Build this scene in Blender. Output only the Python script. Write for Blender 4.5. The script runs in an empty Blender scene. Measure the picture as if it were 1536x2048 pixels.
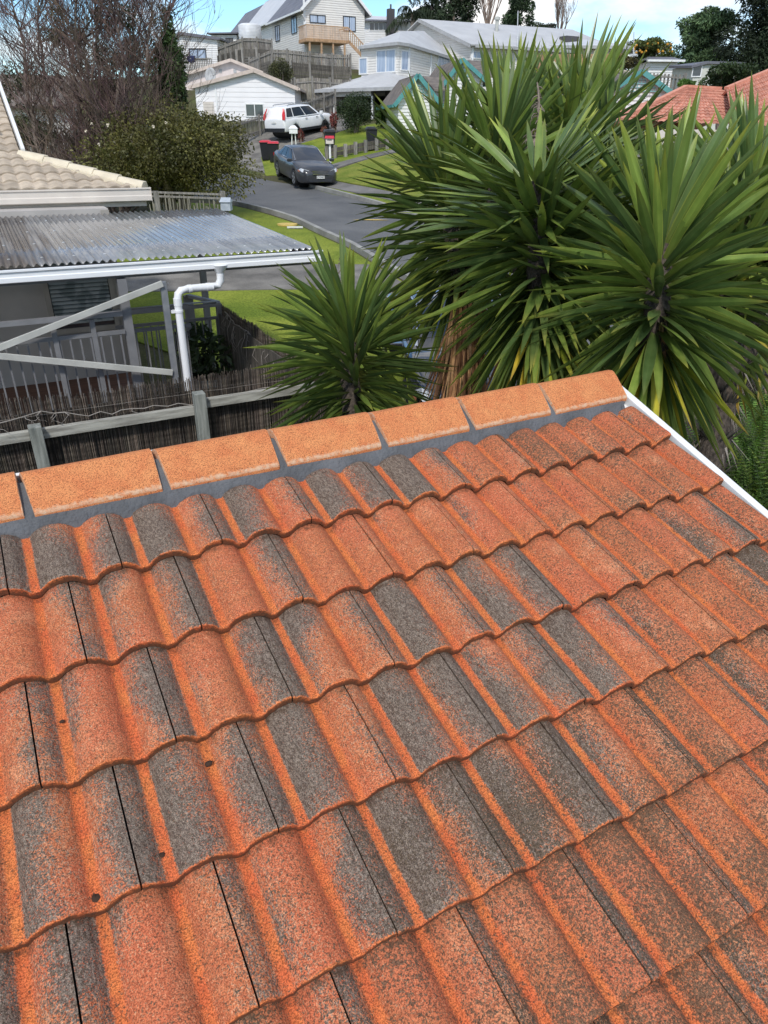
import bpy, math, random
import numpy as np
from mathutils import Vector, Matrix, noise
R = math.radians
S = bpy.context.scene
C = S.collection
V = Vector
random.seed(7)

# ---------------------------------------------------------------- camera
F = 1419.645
H = 3.6
Wm = np.array([[0.8844933393799339, -0.21193221893310796, 0.4156395880695465],
               [-0.46646922795087997, -0.4185734613916331, 0.7792321328035292],
               [0.008831306100632378, -0.8831087090481649, -0.4690852971857471]])
camd = bpy.data.cameras.new('camera'); cam = bpy.data.objects.new('camera', camd); C.objects.link(cam)
camd.sensor_fit = 'HORIZONTAL'; camd.sensor_width = 36.0; camd.lens = F / 1536 * 36
camd.clip_start = 0.05; camd.clip_end = 3000
cam.matrix_world = Matrix(((Wm[0][0], -Wm[0][1], -Wm[0][2], 0), (Wm[1][0], -Wm[1][1], -Wm[1][2], 0),
                           (Wm[2][0], -Wm[2][1], -Wm[2][2], H), (0, 0, 0, 1)))
S.camera = cam
S.render.resolution_x = 768; S.render.resolution_y = 1024
S.view_settings.view_transform = 'Standard'; S.view_settings.look = 'None'
S.view_settings.exposure = 0.27; S.view_settings.gamma = 1

# ---------------------------------------------------------------- sky and sun
SUN_EL, SUN_AZ = 48, 215          # azimuth measured clockwise from +Y
w = bpy.data.worlds.new('World'); S.world = w; w.use_nodes = True
nt = w.node_tree; nt.nodes.clear()
def N(nt, t, **k):
    n = nt.nodes.new(t)
    for a, b in k.items(): setattr(n, a, b)
    return n
def L(nt, a, b): nt.links.new(a, b)
sky = N(nt, 'ShaderNodeTexSky', sky_type='NISHITA', sun_disc=False)
sky.sun_elevation = R(SUN_EL); sky.sun_rotation = R(SUN_AZ); sky.air_density = 1.0; sky.dust_density = 0.2; sky.ozone_density = 3.0
tc = N(nt, 'ShaderNodeTexCoord'); mp = N(nt, 'ShaderNodeMapping'); mp.inputs['Scale'].default_value = (1, 1, 2.6)
mp.inputs['Location'].default_value = (0.35, 0.1, 0.42)
n1 = N(nt, 'ShaderNodeTexNoise'); n1.inputs['Scale'].default_value = 3.4; n1.inputs['Detail'].default_value = 9; n1.inputs['Roughness'].default_value = .55
cr = N(nt, 'ShaderNodeValToRGB'); cr.color_ramp.elements[0].position = .46; cr.color_ramp.elements[1].position = .60
bg1 = N(nt, 'ShaderNodeBackground'); bg1.inputs[1].default_value = 0.15
bg2 = N(nt, 'ShaderNodeBackground'); bg2.inputs[0].default_value = (1, .985, .97, 1); bg2.inputs[1].default_value = 1.0
mx = N(nt, 'ShaderNodeMixShader'); out = N(nt, 'ShaderNodeOutputWorld')
L(nt, tc.outputs['Generated'], mp.inputs[0]); L(nt, mp.outputs[0], n1.inputs['Vector']); L(nt, n1.outputs[0], cr.inputs[0])
sg = N(nt, 'ShaderNodeMix', data_type='RGBA', blend_type='MULTIPLY'); sg.inputs[0].default_value = 1; sg.inputs[7].default_value = (.76, .95, 1.04, 1); L(nt, sky.outputs[0], sg.inputs[6]); L(nt, sg.outputs[2], bg1.inputs[0]); L(nt, cr.outputs[0], mx.inputs[0]); L(nt, bg1.outputs[0], mx.inputs[1]); L(nt, bg2.outputs[0], mx.inputs[2])
L(nt, mx.outputs[0], out.inputs[0])
sl = bpy.data.lights.new('sun', 'SUN'); sl.energy = 2.5; sl.angle = R(6); sl.color = (1, .96, .9)
so = bpy.data.objects.new('sun', sl); C.objects.link(so)
sd = V((math.sin(R(SUN_AZ)) * math.cos(R(SUN_EL)), math.cos(R(SUN_AZ)) * math.cos(R(SUN_EL)), math.sin(R(SUN_EL))))
so.rotation_euler = sd.to_track_quat('Z', 'Y').to_euler()

# ---------------------------------------------------------------- survey helpers: sight lines of the photograph turned into places in the world
def P(px, py, x=None, y=None, z=None, d=None):
    r = Wm @ np.array([(px - 768) / F, (py - 1024) / F, 1.0])
    s = (z - H) / r[2] if z is not None else y / r[1] if y is not None else x / r[0] if x is not None else d
    q = r * s
    return V((q[0], q[1], q[2] + H))
def zpix(x, y, py):
    a = Wm.T @ np.array([x, y, 0.0]); b = Wm.T @ np.array([0, 0, 1.0]); k = (py - 1024) / F
    return H + (k * a[2] - a[1]) / (b[1] - k * b[2])

# ---------------------------------------------------------------- terrain (ground heights from surveyed spots)
_s = [(0, 0, 0), (0, 5, 0), (0, 8, .0), (-10, 5, 0), (10, 3, 0), (3, 9, .05), (5, 6, 0), (20, 0, .3), (6, 16, .45), (10, 15, .35), (12, 24, .95), (8.1, 26, 1.15),
      (14.4, 25.5, 1.2), (13.4, 32.5, 1.42), (13.5, 36.6, 1.77), (12, 38.6, 1.8), (14, 29.7, 1.44), (14.8, 45, 2.3), (17.8, 45.4, 3.15),
      (20.6, 46.8, 3.8), (17.8, 49.6, 3.85), (22, 44.9, 3.8), (24.8, 46.2, 4.15), (24, 50, 4.3), (21.5, 53.5, 4.4), (27.5, 50, 4.4), (26, 56, 5.0), (18.3, 38.5, 2.9), (17, 32.5, 2.3), (22, 59, 5.4),
      (17.5, 55, 4.2), (16, 56, 4.2), (29, 71, 9), (30, 63, 7.6), (14, 58, 4.6), (0, 40, 1.5), (-15, 40, 1.5), (-15, 20, .4), (-12, 10, .0), (0, 12, 0), (-6, 12, 0), (2, 13, .1), (-4, 9, 0), (16, 22, 1.15),
      (25, 25, 2.2), (30, 35, 3.5), (40, 50, 5.5), (60, 60, 6), (20, 90, 9), (-30, 80, 5), (0, 80, 6), (60, 100, 8), (100, 60, 6), (60, 20, 2.5),
      (90, 90, 7), (35, 85, 9.5), (150, 150, 7), (0, 200, 8), (250, 250, 6), (-200, 200, 6), (200, 0, 4), (-200, 0, 1), (0, -100, 0), (100, -100, 0),
      (-100, -100, 0), (0, -20, 0), (300, -300, 0), (-300, -300, 0), (0, 400, 6), (400, 400, 5), (-400, 400, 5), (400, 0, 5), (-400, 0, 2),
      (-5, -5, 0), (5, -5, 0), (15, -8, 0)]
_p = np.array(_s, float); _n = len(_p)
def _k(r2): return np.where(r2 > 0, r2 * np.log(np.sqrt(r2) + 1e-9), 0)
_K = _k(((_p[:, None, :2] - _p[None, :, :2]) ** 2).sum(-1)) + np.eye(_n) * 6
_A = np.zeros((_n + 3, _n + 3)); _A[:_n, :_n] = _K; _A[:_n, _n] = 1; _A[:_n, _n + 1:] = _p[:, :2]; _A[_n, :_n] = 1; _A[_n + 1:, :_n] = _p[:, :2].T
_w = np.linalg.solve(_A, np.concatenate([_p[:, 2], [0, 0, 0]]))
def terrs(xy):
    xy = np.asarray(xy, float)
    z = np.empty(len(xy))
    for i in range(0, len(xy), 4000):
        q = xy[i:i + 4000]
        z[i:i + 4000] = _k(((q[:, None] - _p[None, :, :2]) ** 2).sum(-1)) @ _w[:_n] + _w[_n] + q @ _w[_n + 1:]
    return np.clip(z, -.1, 14)
def terr(x, y): return float(terrs([(x, y)])[0])
def G(px, py, smin=5.0, smax=140.0):
    r = Wm @ np.array([(px - 768) / F, (py - 1024) / F, 1.0])
    s = np.arange(smin, smax, .1); q = r[None] * s[:, None]
    dz = q[:, 2] + H - terrs(q[:, :2])
    i = np.argmax(dz < 0)
    if not (dz < 0).any(): i = len(s) - 1
    return V((q[i][0], q[i][1], terr(q[i][0], q[i][1])))

# ---------------------------------------------------------------- object helpers
def tag(o, label=None, cat=None, group=None, kind=None):
    if label: o['label'] = label
    if cat: o['category'] = cat
    if group: o['group'] = group
    if kind: o['kind'] = kind
    return o
def empty(name, loc, label=None, cat=None, group=None, rz=0):
    o = bpy.data.objects.new(name, None); o.empty_display_size = .1; C.objects.link(o)
    o.location = loc; o.rotation_euler = (0, 0, rz)
    return tag(o, label, cat, group)
class MB:
    def __init__(s): s.v = []; s.f = []; s.c = []; s.uv = None
    def add(s, vs, fs, col=None):
        b = len(s.v); s.v += [tuple(p) for p in vs]; s.f += [tuple(b + i for i in f) for f in fs]
        if col is not None:
            if len(s.c) < b: s.c += [(1, 1, 1, 1)] * (b - len(s.c))
            s.c += ([col] * len(vs) if not isinstance(col, list) else col)
        return s
    def box(s, c, size, M=None, col=None):
        hx, hy, hz = size[0] / 2, size[1] / 2, size[2] / 2
        vs = [V((x, y, z)) for x in (-hx, hx) for y in (-hy, hy) for z in (-hz, hz)]
        if M is not None: vs = [M @ p for p in vs]
        vs = [p + V(c) for p in vs]
        return s.add(vs, [(0, 1, 3, 2), (4, 6, 7, 5), (0, 4, 5, 1), (2, 3, 7, 6), (0, 2, 6, 4), (1, 5, 7, 3)], col)
    def bar(s, a, b, w, h, col=None, up=V((0, 0, 1))):   # rectangular bar from a to b, w sideways, h along up
        a, b = V(a), V(b); d = (b - a); l = d.length; d = d.normalized()
        sd_ = d.cross(up)
        if sd_.length < 1e-4: sd_ = d.cross(V((0, 1, 0)))
        sd_.normalize(); u = sd_.cross(d).normalized()
        M = Matrix((sd_, d, u)).transposed()
        return s.box((a + b) / 2, (w, l, h), M, col)
    def slab(s, pts, t, col=None, n=None):                # planar polygon thickened downwards by t
        pts = [V(p) for p in pts]
        if n is None:
            n = (pts[1] - pts[0]).cross(pts[2] - pts[0]).normalized()
            if n.z < 0: n = -n
        k = len(pts); vs = pts + [p - n * t for p in pts]
        fs = [tuple(range(k)), tuple(range(2 * k - 1, k - 1, -1))] + [(i, i + k, (i + 1) % k + k, (i + 1) % k) for i in range(k)]
        return s.add(vs, fs, col)
    def prism(s, poly, z0, z1, col=None):
        return s.slab([(x, y, z1) for x, y in poly], z1 - z0, col, V((0, 0, 1)))
    def tube(s, pts, rad, n=6, col=None, cap=True):
        pts = [V(p) for p in pts]; k = len(pts)
        rad = rad if isinstance(rad, (list, tuple)) else [rad] * k
        vs = []; up = V((0.13, .21, 1)).normalized()
        for i, p in enumerate(pts):
            d = (pts[min(i + 1, k - 1)] - pts[max(i - 1, 0)]).normalized()
            if abs(d.dot(up)) > .97: up = V((1, .1, 0)).normalized()
            a = d.cross(up).normalized(); b = a.cross(d)
            for j in range(n):
                t = 2 * math.pi * j / n
                vs.append(p + (a * math.cos(t) + b * math.sin(t)) * rad[i])
        fs = [(i * n + j, i * n + (j + 1) % n, (i + 1) * n + (j + 1) % n, (i + 1) * n + j) for i in range(k - 1) for j in range(n)]
        if cap: fs += [tuple(range(n - 1, -1, -1)), tuple(range((k - 1) * n, k * n))]
        return s.add(vs, fs, col)
    def build(s, name, m, parent=None, off=None, smooth=False, bevel=0, label=None):
        if parent is not None and off is None:
            r = parent
            while r.parent: r = r.parent
            off = r.location if r.rotation_euler.z == 0 else V((0, 0, 0))
        o = None
        me = bpy.data.meshes.new(name)
        base = V(off) if off is not None else V((0, 0, 0))
        vs = s.v if base.length == 0 else [(x - base.x, y - base.y, z - base.z) for x, y, z in s.v]
        me.from_pydata(vs, [], s.f)
        if 1:
            c = s.c + [(1, 1, 1, 1)] * (len(s.v) - len(s.c))
            at = me.color_attributes.new('Col', 'FLOAT_COLOR', 'POINT'); at.data.foreach_set('color', np.array(c, dtype=np.float32).ravel())
        me.materials.append(m)
        if smooth: me.polygons.foreach_set('use_smooth', [True] * len(me.polygons))
        me.update()
        o = bpy.data.objects.new(name, me); C.objects.link(o)
        if parent is not None: o.parent = parent
        else: o.location = base
        if bevel:
            b = o.modifiers.new('bevel', 'BEVEL'); b.width = bevel; b.segments = 2; b.limit_method = 'ANGLE'; b.angle_limit = R(35)
        if label: o['label'] = label
        return o
def copy_tree(o, parent=None):
    c = o.copy(); C.objects.link(c)
    if parent is not None: c.parent = parent
    for ch in list(o.children): copy_tree(ch, c)
    return c

# ---------------------------------------------------------------- materials
MATS = {}
def mat(name, c1, c2=None, scale=8, rough=.8, bump=0, bscale=None, metal=0, detail=6, spec=.35, attr=False, stretch=(1, 1, 1), lo=.35, hi=.65,
        trans=0, alpha=1, coat=0, extra=None, sub=0, double=False):
    m = bpy.data.materials.new(name); m.use_nodes = True; nt = m.node_tree; b = nt.nodes['Principled BSDF']; MATS[name] = m
    b.inputs['Roughness'].default_value = rough; b.inputs['Metallic'].default_value = metal; b.inputs['Specular IOR Level'].default_value = spec
    b.inputs['Coat Weight'].default_value = coat; b.inputs['Alpha'].default_value = alpha; b.inputs['Transmission Weight'].default_value = trans
    tc = N(nt, 'ShaderNodeTexCoord'); mp = N(nt, 'ShaderNodeMapping'); mp.inputs['Scale'].default_value = stretch; L(nt, tc.outputs['Object'], mp.inputs[0])
    no = N(nt, 'ShaderNodeTexNoise'); no.inputs['Scale'].default_value = scale; no.inputs['Detail'].default_value = detail; L(nt, mp.outputs[0], no.inputs['Vector'])
    rp = N(nt, 'ShaderNodeValToRGB'); c2 = c2 or tuple(x * .82 for x in c1)
    rp.color_ramp.elements[0].position = lo; rp.color_ramp.elements[1].position = hi
    rp.color_ramp.elements[0].color = (*c2, 1); rp.color_ramp.elements[1].color = (*c1, 1); L(nt, no.outputs[0], rp.inputs[0])
    col = rp.outputs[0]
    if attr:
        a = N(nt, 'ShaderNodeAttribute', attribute_name='Col'); mxx = N(nt, 'ShaderNodeMix', data_type='RGBA', blend_type='MULTIPLY'); mxx.inputs[0].default_value = 1
        L(nt, col, mxx.inputs[6]); L(nt, a.outputs[0], mxx.inputs[7]); col = mxx.outputs[2]
    if extra: col = extra(nt, col, mp, b)
    L(nt, col, b.inputs['Base Color'])
    if bump:
        n2 = N(nt, 'ShaderNodeTexNoise'); n2.inputs['Scale'].default_value = bscale or scale * 4; n2.inputs['Detail'].default_value = 5; L(nt, mp.outputs[0], n2.inputs['Vector'])
        bp = N(nt, 'ShaderNodeBump'); bp.inputs['Strength'].default_value = bump; bp.inputs['Distance'].default_value = .02; L(nt, n2.outputs[0], bp.inputs['Height'])
        L(nt, bp.outputs[0], b.inputs['Normal'])
    if sub:   # thin leaf: some light comes through
        tr = N(nt, 'ShaderNodeBsdfTranslucent'); L(nt, col, tr.inputs[0]); ms = N(nt, 'ShaderNodeMixShader'); ms.inputs[0].default_value = sub
        o = nt.nodes['Material Output']; L(nt, b.outputs[0], ms.inputs[1]); L(nt, tr.outputs[0], ms.inputs[2]); L(nt, ms.outputs[0], o.inputs[0])
    return m
def grooves(axis, pitch, depth=.02, strength=1.0, sharp=.12):
    """horizontal lap boards / ribs: a saw or groove height driven through bump"""
    def f(nt, col, mp, b):
        sp = N(nt, 'ShaderNodeSeparateXYZ'); L(nt, mp.outputs[0], sp.inputs[0])
        d = N(nt, 'ShaderNodeMath', operation='DIVIDE'); d.inputs[1].default_value = pitch; L(nt, sp.outputs[axis], d.inputs[0])
        fr = N(nt, 'ShaderNodeMath', operation='FRACT'); L(nt, d.outputs[0], fr.inputs[0])
        mr = N(nt, 'ShaderNodeMapRange'); mr.inputs[1].default_value = 0; mr.inputs[2].default_value = sharp; mr.inputs[3].default_value = 0; mr.inputs[4].default_value = 1; L(nt, fr.outputs[0], mr.inputs[0])
        bp = N(nt, 'ShaderNodeBump'); bp.inputs['Strength'].default_value = strength; bp.inputs['Distance'].default_value = depth; L(nt, mr.outputs[0], bp.inputs['Height']); L(nt, bp.outputs[0], b.inputs['Normal'])
        return col
    return f
M_boards = mat('white_weatherboard', (.84, .82, .81), (.78, .77, .76), 2, .5, extra=grooves(2, .17, .035, .9, .22))
M_boards2 = mat('cream_weatherboard', (.80, .77, .72), (.74, .71, .67), 2, .5, extra=grooves(2, .17, .03, .9, .2))
M_whitewall = mat('white_plain_wall', (.86, .84, .84), (.82, .80, .80), 1.5, .55, extra=grooves(2, .3, .03, .6, .12))
M_pinkwall = mat('pale_pink_wall', (.72, .62, .58), None, 2, .6)
M_white = mat('white_paint', (.80, .80, .79), (.72, .72, .71), 6, .4, bump=.05)
M_pipe = mat('white_plastic', (.82, .83, .84), (.78, .79, .80), 3, .25, spec=.5)
M_cream = mat('cream_paint', (.66, .60, .53), (.60, .54, .48), 4, .5)
M_peach = mat('peach_paint', (.60, .50, .43), None, 4, .5)
M_greysteel = mat('grey_long_run_steel', (.50, .50, .50), (.43, .43, .43), .7, .45, extra=grooves(0, .32, .03, .7, .15))
M_dkroof = mat('charcoal_metal_roof', (.16, .16, .18), (.12, .12, .14), .8, .5, extra=grooves(0, .4, .03, .8, .15))
M_ltroof = mat('pale_grey_roof', (.55, .56, .58), (.50, .51, .53), .8, .45, extra=grooves(0, .3, .02, .4, .12))
M_gutter = mat('grey_gutter_paint', (.42, .42, .42), None, 3, .5)
M_brick = mat('dark_grey_brick', (.10, .095, .10), (.06, .058, .06), 14, .85, bump=.4, extra=None)
M_glass = mat('window_glass', (.05, .06, .07), (.03, .035, .045), 1.5, .05, spec=.9)
M_glasspale = mat('curtained_window_glass', (.42, .50, .62), (.25, .33, .46), 3.0, .08, spec=.8, stretch=(6, 6, .2), lo=.4, hi=.6)
M_dark = mat('dark_frame', (.03, .03, .033), None, 4, .5)
M_timber = mat('weathered_grey_timber', (.30, .28, .25), (.13, .12, .105), 3.5, .9, bump=.3, stretch=(9, 9, .8), attr=True)
M_timberdk = mat('dark_weathered_timber', (.14, .125, .105), (.055, .05, .042), 3, .9, bump=.3, stretch=(7, 7, .6), attr=True)
M_pine = mat('new_pine_timber', (.50, .33, .20), (.38, .24, .14), 4, .8, attr=True)
M_rail = mat('pale_lichen_timber', (.42, .41, .36), (.20, .19, .165), 5, .9, bump=.35, bscale=60, stretch=(.7, 6, 6), lo=.3, hi=.62)
M_post = mat('grey_green_post_timber', (.30, .31, .28), (.13, .14, .125), 5, .9, bump=.4, bscale=60, stretch=(7, 7, .8), lo=.3, hi=.65)
M_galv = mat('galvanised_steel', (.42, .43, .44), (.30, .32, .35), 9, .42, metal=.55, spec=.5)
M_galv2 = mat('chalky_painted_steel', (.50, .50, .46), (.40, .40, .37), 4, .6, bump=.1)
M_greymetal = mat('grey_painted_metal', (.20, .20, .205), (.16, .16, .165), 6, .5)
M_greywall = mat('warm_grey_wall', (.44, .41, .38), (.38, .355, .33), 3, .8, bump=.1)
M_beigetrim = mat('stone_trim', (.36, .33, .29), None, 5, .6)
M_teal = mat('teal_paint', (.10, .30, .29), (.07, .24, .24), 4, .55)
M_rub = mat('black_rubber', (.015, .015, .016), None, 8, .7)
M_black = mat('black_plastic', (.02, .021, .024), None, 8, .45)
M_red = mat('red_plastic', (.55, .03, .05), (.42, .025, .04), 8, .4)
M_alloy = mat('alloy_wheel_silver', (.55, .56, .58), None, 8, .3, metal=.8)
M_chrome = mat('chrome', (.7, .7, .72), None, 8, .15, metal=1)
M_soil = mat('dark_soil', (.045, .035, .026), (.02, .016, .012), 6, .95, bump=.6)
M_bark = mat('grey_brown_bark', (.26, .21, .17), (.12, .095, .08), 9, .95, bump=.5, stretch=(4, 4, .8))
M_twig = mat('reddish_brown_twigs', (.175, .13, .105), (.085, .065, .055), 3, .9, attr=True)
def leafmat(name, c1, c2, sub=.25, rough=.5, spec=.35): return mat(name, c1, c2, 1.2, rough, attr=True, sub=sub, spec=spec, detail=3)
M_leafdk = leafmat('dark_evergreen_leaves', (.055, .085, .030), (.03, .052, .02))
M_leafol = leafmat('olive_leaves', (.115, .125, .04), (.06, .075, .026))
M_leafbr = leafmat('bright_leaves', (.11, .20, .04), (.06, .13, .025))
M_conif = leafmat('conifer_needles', (.04, .06, .028), (.02, .034, .017), .1, .7)
# ================================================================ ground, road, lawns
def gcol(nt, col, mp, b):
    n = N(nt, 'ShaderNodeTexNoise'); n.inputs['Scale'].default_value = 22; n.inputs['Detail'].default_value = 8; n.inputs['Roughness'].default_value = .75
    L(nt, mp.outputs[0], n.inputs['Vector'])
    r = N(nt, 'ShaderNodeValToRGB'); r.color_ramp.elements[0].position = .35; r.color_ramp.elements[1].position = .68
    r.color_ramp.elements[0].color = (.45, .5, .4, 1); r.color_ramp.elements[1].color = (1.35, 1.3, 1.1, 1); L(nt, n.outputs[0], r.inputs[0])
    m = N(nt, 'ShaderNodeMix', data_type='RGBA', blend_type='MULTIPLY'); m.inputs[0].default_value = 1; L(nt, col, m.inputs[6]); L(nt, r.outputs[0], m.inputs[7])
    return m.outputs[2]
M_grass = mat('lawn_grass', (.25, .29, .05), (.13, .185, .026), .8, .9, bump=.9, bscale=30, extra=gcol, spec=.15)
M_grassdry = mat('dry_lawn_grass', (.25, .26, .06), (.13, .185, .03), 1.1, .9, bump=.8, bscale=30, extra=gcol, spec=.15)
def speck(nt, col, mp, b):
    n = N(nt, 'ShaderNodeTexNoise'); n.inputs['Scale'].default_value = 60; n.inputs['Detail'].default_value = 4; L(nt, mp.outputs[0], n.inputs['Vector'])
    r = N(nt, 'ShaderNodeValToRGB'); r.color_ramp.elements[0].position = .35; r.color_ramp.elements[1].position = .7
    r.color_ramp.elements[0].color = (.7, .7, .7, 1); r.color_ramp.elements[1].color = (1.25, 1.25, 1.25, 1); L(nt, n.outputs[0], r.inputs[0])
    m = N(nt, 'ShaderNodeMix', data_type='RGBA', blend_type='MULTIPLY'); m.inputs[0].default_value = 1; L(nt, col, m.inputs[6]); L(nt, r.outputs[0], m.inputs[7])
    return m.outputs[2]
M_asphalt = mat('asphalt', (.150, .150, .148), (.088, .090, .093), .6, .8, bump=.3, bscale=80, extra=speck, detail=12, lo=.3, hi=.7)
M_conc = mat('weathered_concrete', (.20, .19, .18), (.115, .11, .10), .9, .85, bump=.3, bscale=50, extra=speck, detail=9)
M_concold = mat('old_stained_concrete', (.24, .225, .20), (.12, .112, .10), 1.3, .9, bump=.4, bscale=40, extra=speck, detail=10)
M_kerb = mat('concrete_kerb', (.33, .325, .30), (.22, .215, .20), 2, .85)

xs = sorted(set([round(v, 2) for v in np.arange(-24, 50, .8)] + list(range(-60, 110, 6)) + [-1500, -900, -500, -300, -200, -120, -80, 130, 160, 200, 300, 500, 900, 1500]))
ys = sorted(set([round(v, 2) for v in np.arange(-8, 84, .8)] + list(range(-60, 140, 6)) + [-900, -500, -300, -200, -120, -80, 160, 200, 300, 500, 900, 1500]))
xy = np.array([(x, y) for y in ys for x in xs]); zz = terrs(np.clip(xy, -400, 400))
mb = MB(); nx = len(xs)
mb.v = [(x, y, z) for (x, y), z in zip(xy.tolist(), zz.tolist())]
mb.f = [(j * nx + i, j * nx + i + 1, (j + 1) * nx + i + 1, (j + 1) * nx + i) for j in range(len(ys) - 1) for i in range(nx - 1)]
M_ground = mat('rough_ground', (.105, .12, .05), (.085, .075, .055), .35, .95, bump=.8, bscale=12, extra=gcol, spec=.1, detail=9)
tag(mb.build('ground', M_ground, smooth=True), kind='structure')

def resample(pts, n):
    pts = [V((p[0], p[1])) for p in pts]; ds = [0]
    for a, b in zip(pts, pts[1:]): ds.append(ds[-1] + (b - a).length)
    o = []
    for i in range(n):
        t = ds[-1] * i / (n - 1); k = 0
        while k < len(ds) - 2 and ds[k + 1] < t: k += 1
        u = (t - ds[k]) / max(1e-9, ds[k + 1] - ds[k]); o.append(pts[k].lerp(pts[k + 1], u))
    return o
def drape(name, A, B, off, m, n=60, k=10, skirt=.15, kind='structure'):
    a, b = resample(A, n), resample(B, n); vs = []
    for p, q in zip(a, b):
        for j in range(k + 1): r = p.lerp(q, j / k); vs.append((r.x, r.y))
    z = terrs(vs) + off; mb = MB(); vv = [(x, y, zz) for (x, y), zz in zip(vs, z.tolist())]; K = k + 1
    fs = [(i * K + j, i * K + j + 1, (i + 1) * K + j + 1, (i + 1) * K + j) for i in range(n - 1) for j in range(k)]
    mb.add(vv, fs)
    ring = [i * K for i in range(n)] + [(n - 1) * K + j for j in range(1, K)] + [i * K + k for i in range(n - 2, -1, -1)] + list(range(k - 1, 0, -1))
    low = [(vv[i][0], vv[i][1], vv[i][2] - skirt) for i in ring]
    mb.add([vv[i] for i in ring] + low, [(i, (i + 1) % len(ring), (i + 1) % len(ring) + len(ring), i + len(ring)) for i in range(len(ring))])
    return tag(mb.build(name, m, smooth=False), kind=kind)
def GG(l): return [G(*p) for p in l]
near = GG([(380, 394), (430, 402), (460, 408), (522, 423), (592, 444), (649, 471), (700, 493), (751, 524), (790, 548), (879, 598), (960, 655), (1010, 700)])
far_ = GG([(380, 340), (440, 346), (490, 352), (545, 364), (620, 376), (700, 396), (760, 413), (830, 437), (920, 474), (1040, 530)])
n0 = near[-1] + V((14, -14, 0)); f0 = far_[-1] + V((14, -14, 0))
drape('road', near + [n0], far_ + [f0], .03, M_asphalt, 140, 24)
def kerb(name, path, w=.16, h=.075):
    mb = MB(); pts = resample(path, 90)
    for a, b in zip(pts, pts[1:]):
        za, zb = terr(a.x, a.y), terr(b.x, b.y)
        mb.bar((a.x, a.y, za + h), (b.x, b.y, zb + h), w, .16)
    return tag(mb.build(name, M_kerb), kind='structure')
kerb('kerb', near[1:] + [n0])
kerb('kerb', far_[4:] + [f0])
drape('driveway', GG([(480, 338), (468, 300), (470, 285), (520, 262), (600, 236), (652, 222)]), GG([(530, 348), (522, 316), (560, 302), (620, 283), (690, 262), (735, 240)]), .045, M_concold, 60, 12)
drape('footpath', GG([(630, 372), (700, 386), (800, 407), (900, 434), (1010, 480)]), GG([(650, 360), (700, 371), (800, 390), (900, 414), (1010, 450)]), .05, M_conc, 50, 6)
drape('path', GG([(640, 346), (690, 333), (740, 318), (800, 304), (900, 290)]), GG([(640, 338), (690, 324), (740, 311), (800, 299), (900, 286)]), .05, M_conc, 40, 6)
drape('lawn', GG([(650, 358), (700, 368), (800, 388), (900, 410), (1100, 470)]), GG([(665, 344), (730, 322), (800, 306), (900, 293), (1150, 275)]), .035, M_grassdry, 40, 24)
drape('footpath', GG([(250, 545), (430, 545), (600, 533), (745, 532)]), GG([(250, 588), (400, 586), (640, 584), (868, 606)]), .04, M_concold, 60, 14)
nl_ = near[2:]
drape('lawn', GG([(330, 404), (456, 411), (518, 426), (588, 448), (644, 476), (696, 499), (746, 530), (784, 553), (872, 604), (950, 660), (1000, 706)]), [(2.0, 20), (2.0, 17), (2.0, 14), (2.85, 12), (2.85, 9.5), (2.85, 8), (2.85, 7), (2.85, 6.4), (3.6, 6.0)], .025, M_grass, 90, 40)
drape('lawn', GG([(532, 352), (560, 352), (600, 356), (640, 345), (700, 322), (780, 302), (860, 292), (960, 290)]), GG([(505, 320), (545, 304), (600, 290), (660, 272), (720, 254), (790, 243), (860, 240), (960, 245)]), .03, M_grass, 60, 30)
drape('lawn', GG([(640, 386), (700, 398), (800, 426), (900, 462)]), GG([(645, 373), (705, 387), (805, 408), (905, 436)]), .03, M_grassdry, 50, 8)
mb = MB(); mb.prism([(-7, 5.7), (2.72, 5.7), (2.72, 8.05), (-7, 8.05)], -.02, .04); tag(mb.build('patio', mat('red_brown_soil', (.16, .085, .055), (.08, .045, .03), 4, .95, bump=.5, bscale=40)), kind='structure')
# soil bed beside the red roof
mb = MB(); mb.prism([(2.9, 1), (9, 1), (9, 6.4), (2.9, 6.4)], .0, .035); tag(mb.build('soil_bed', M_soil), kind='structure')

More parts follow.
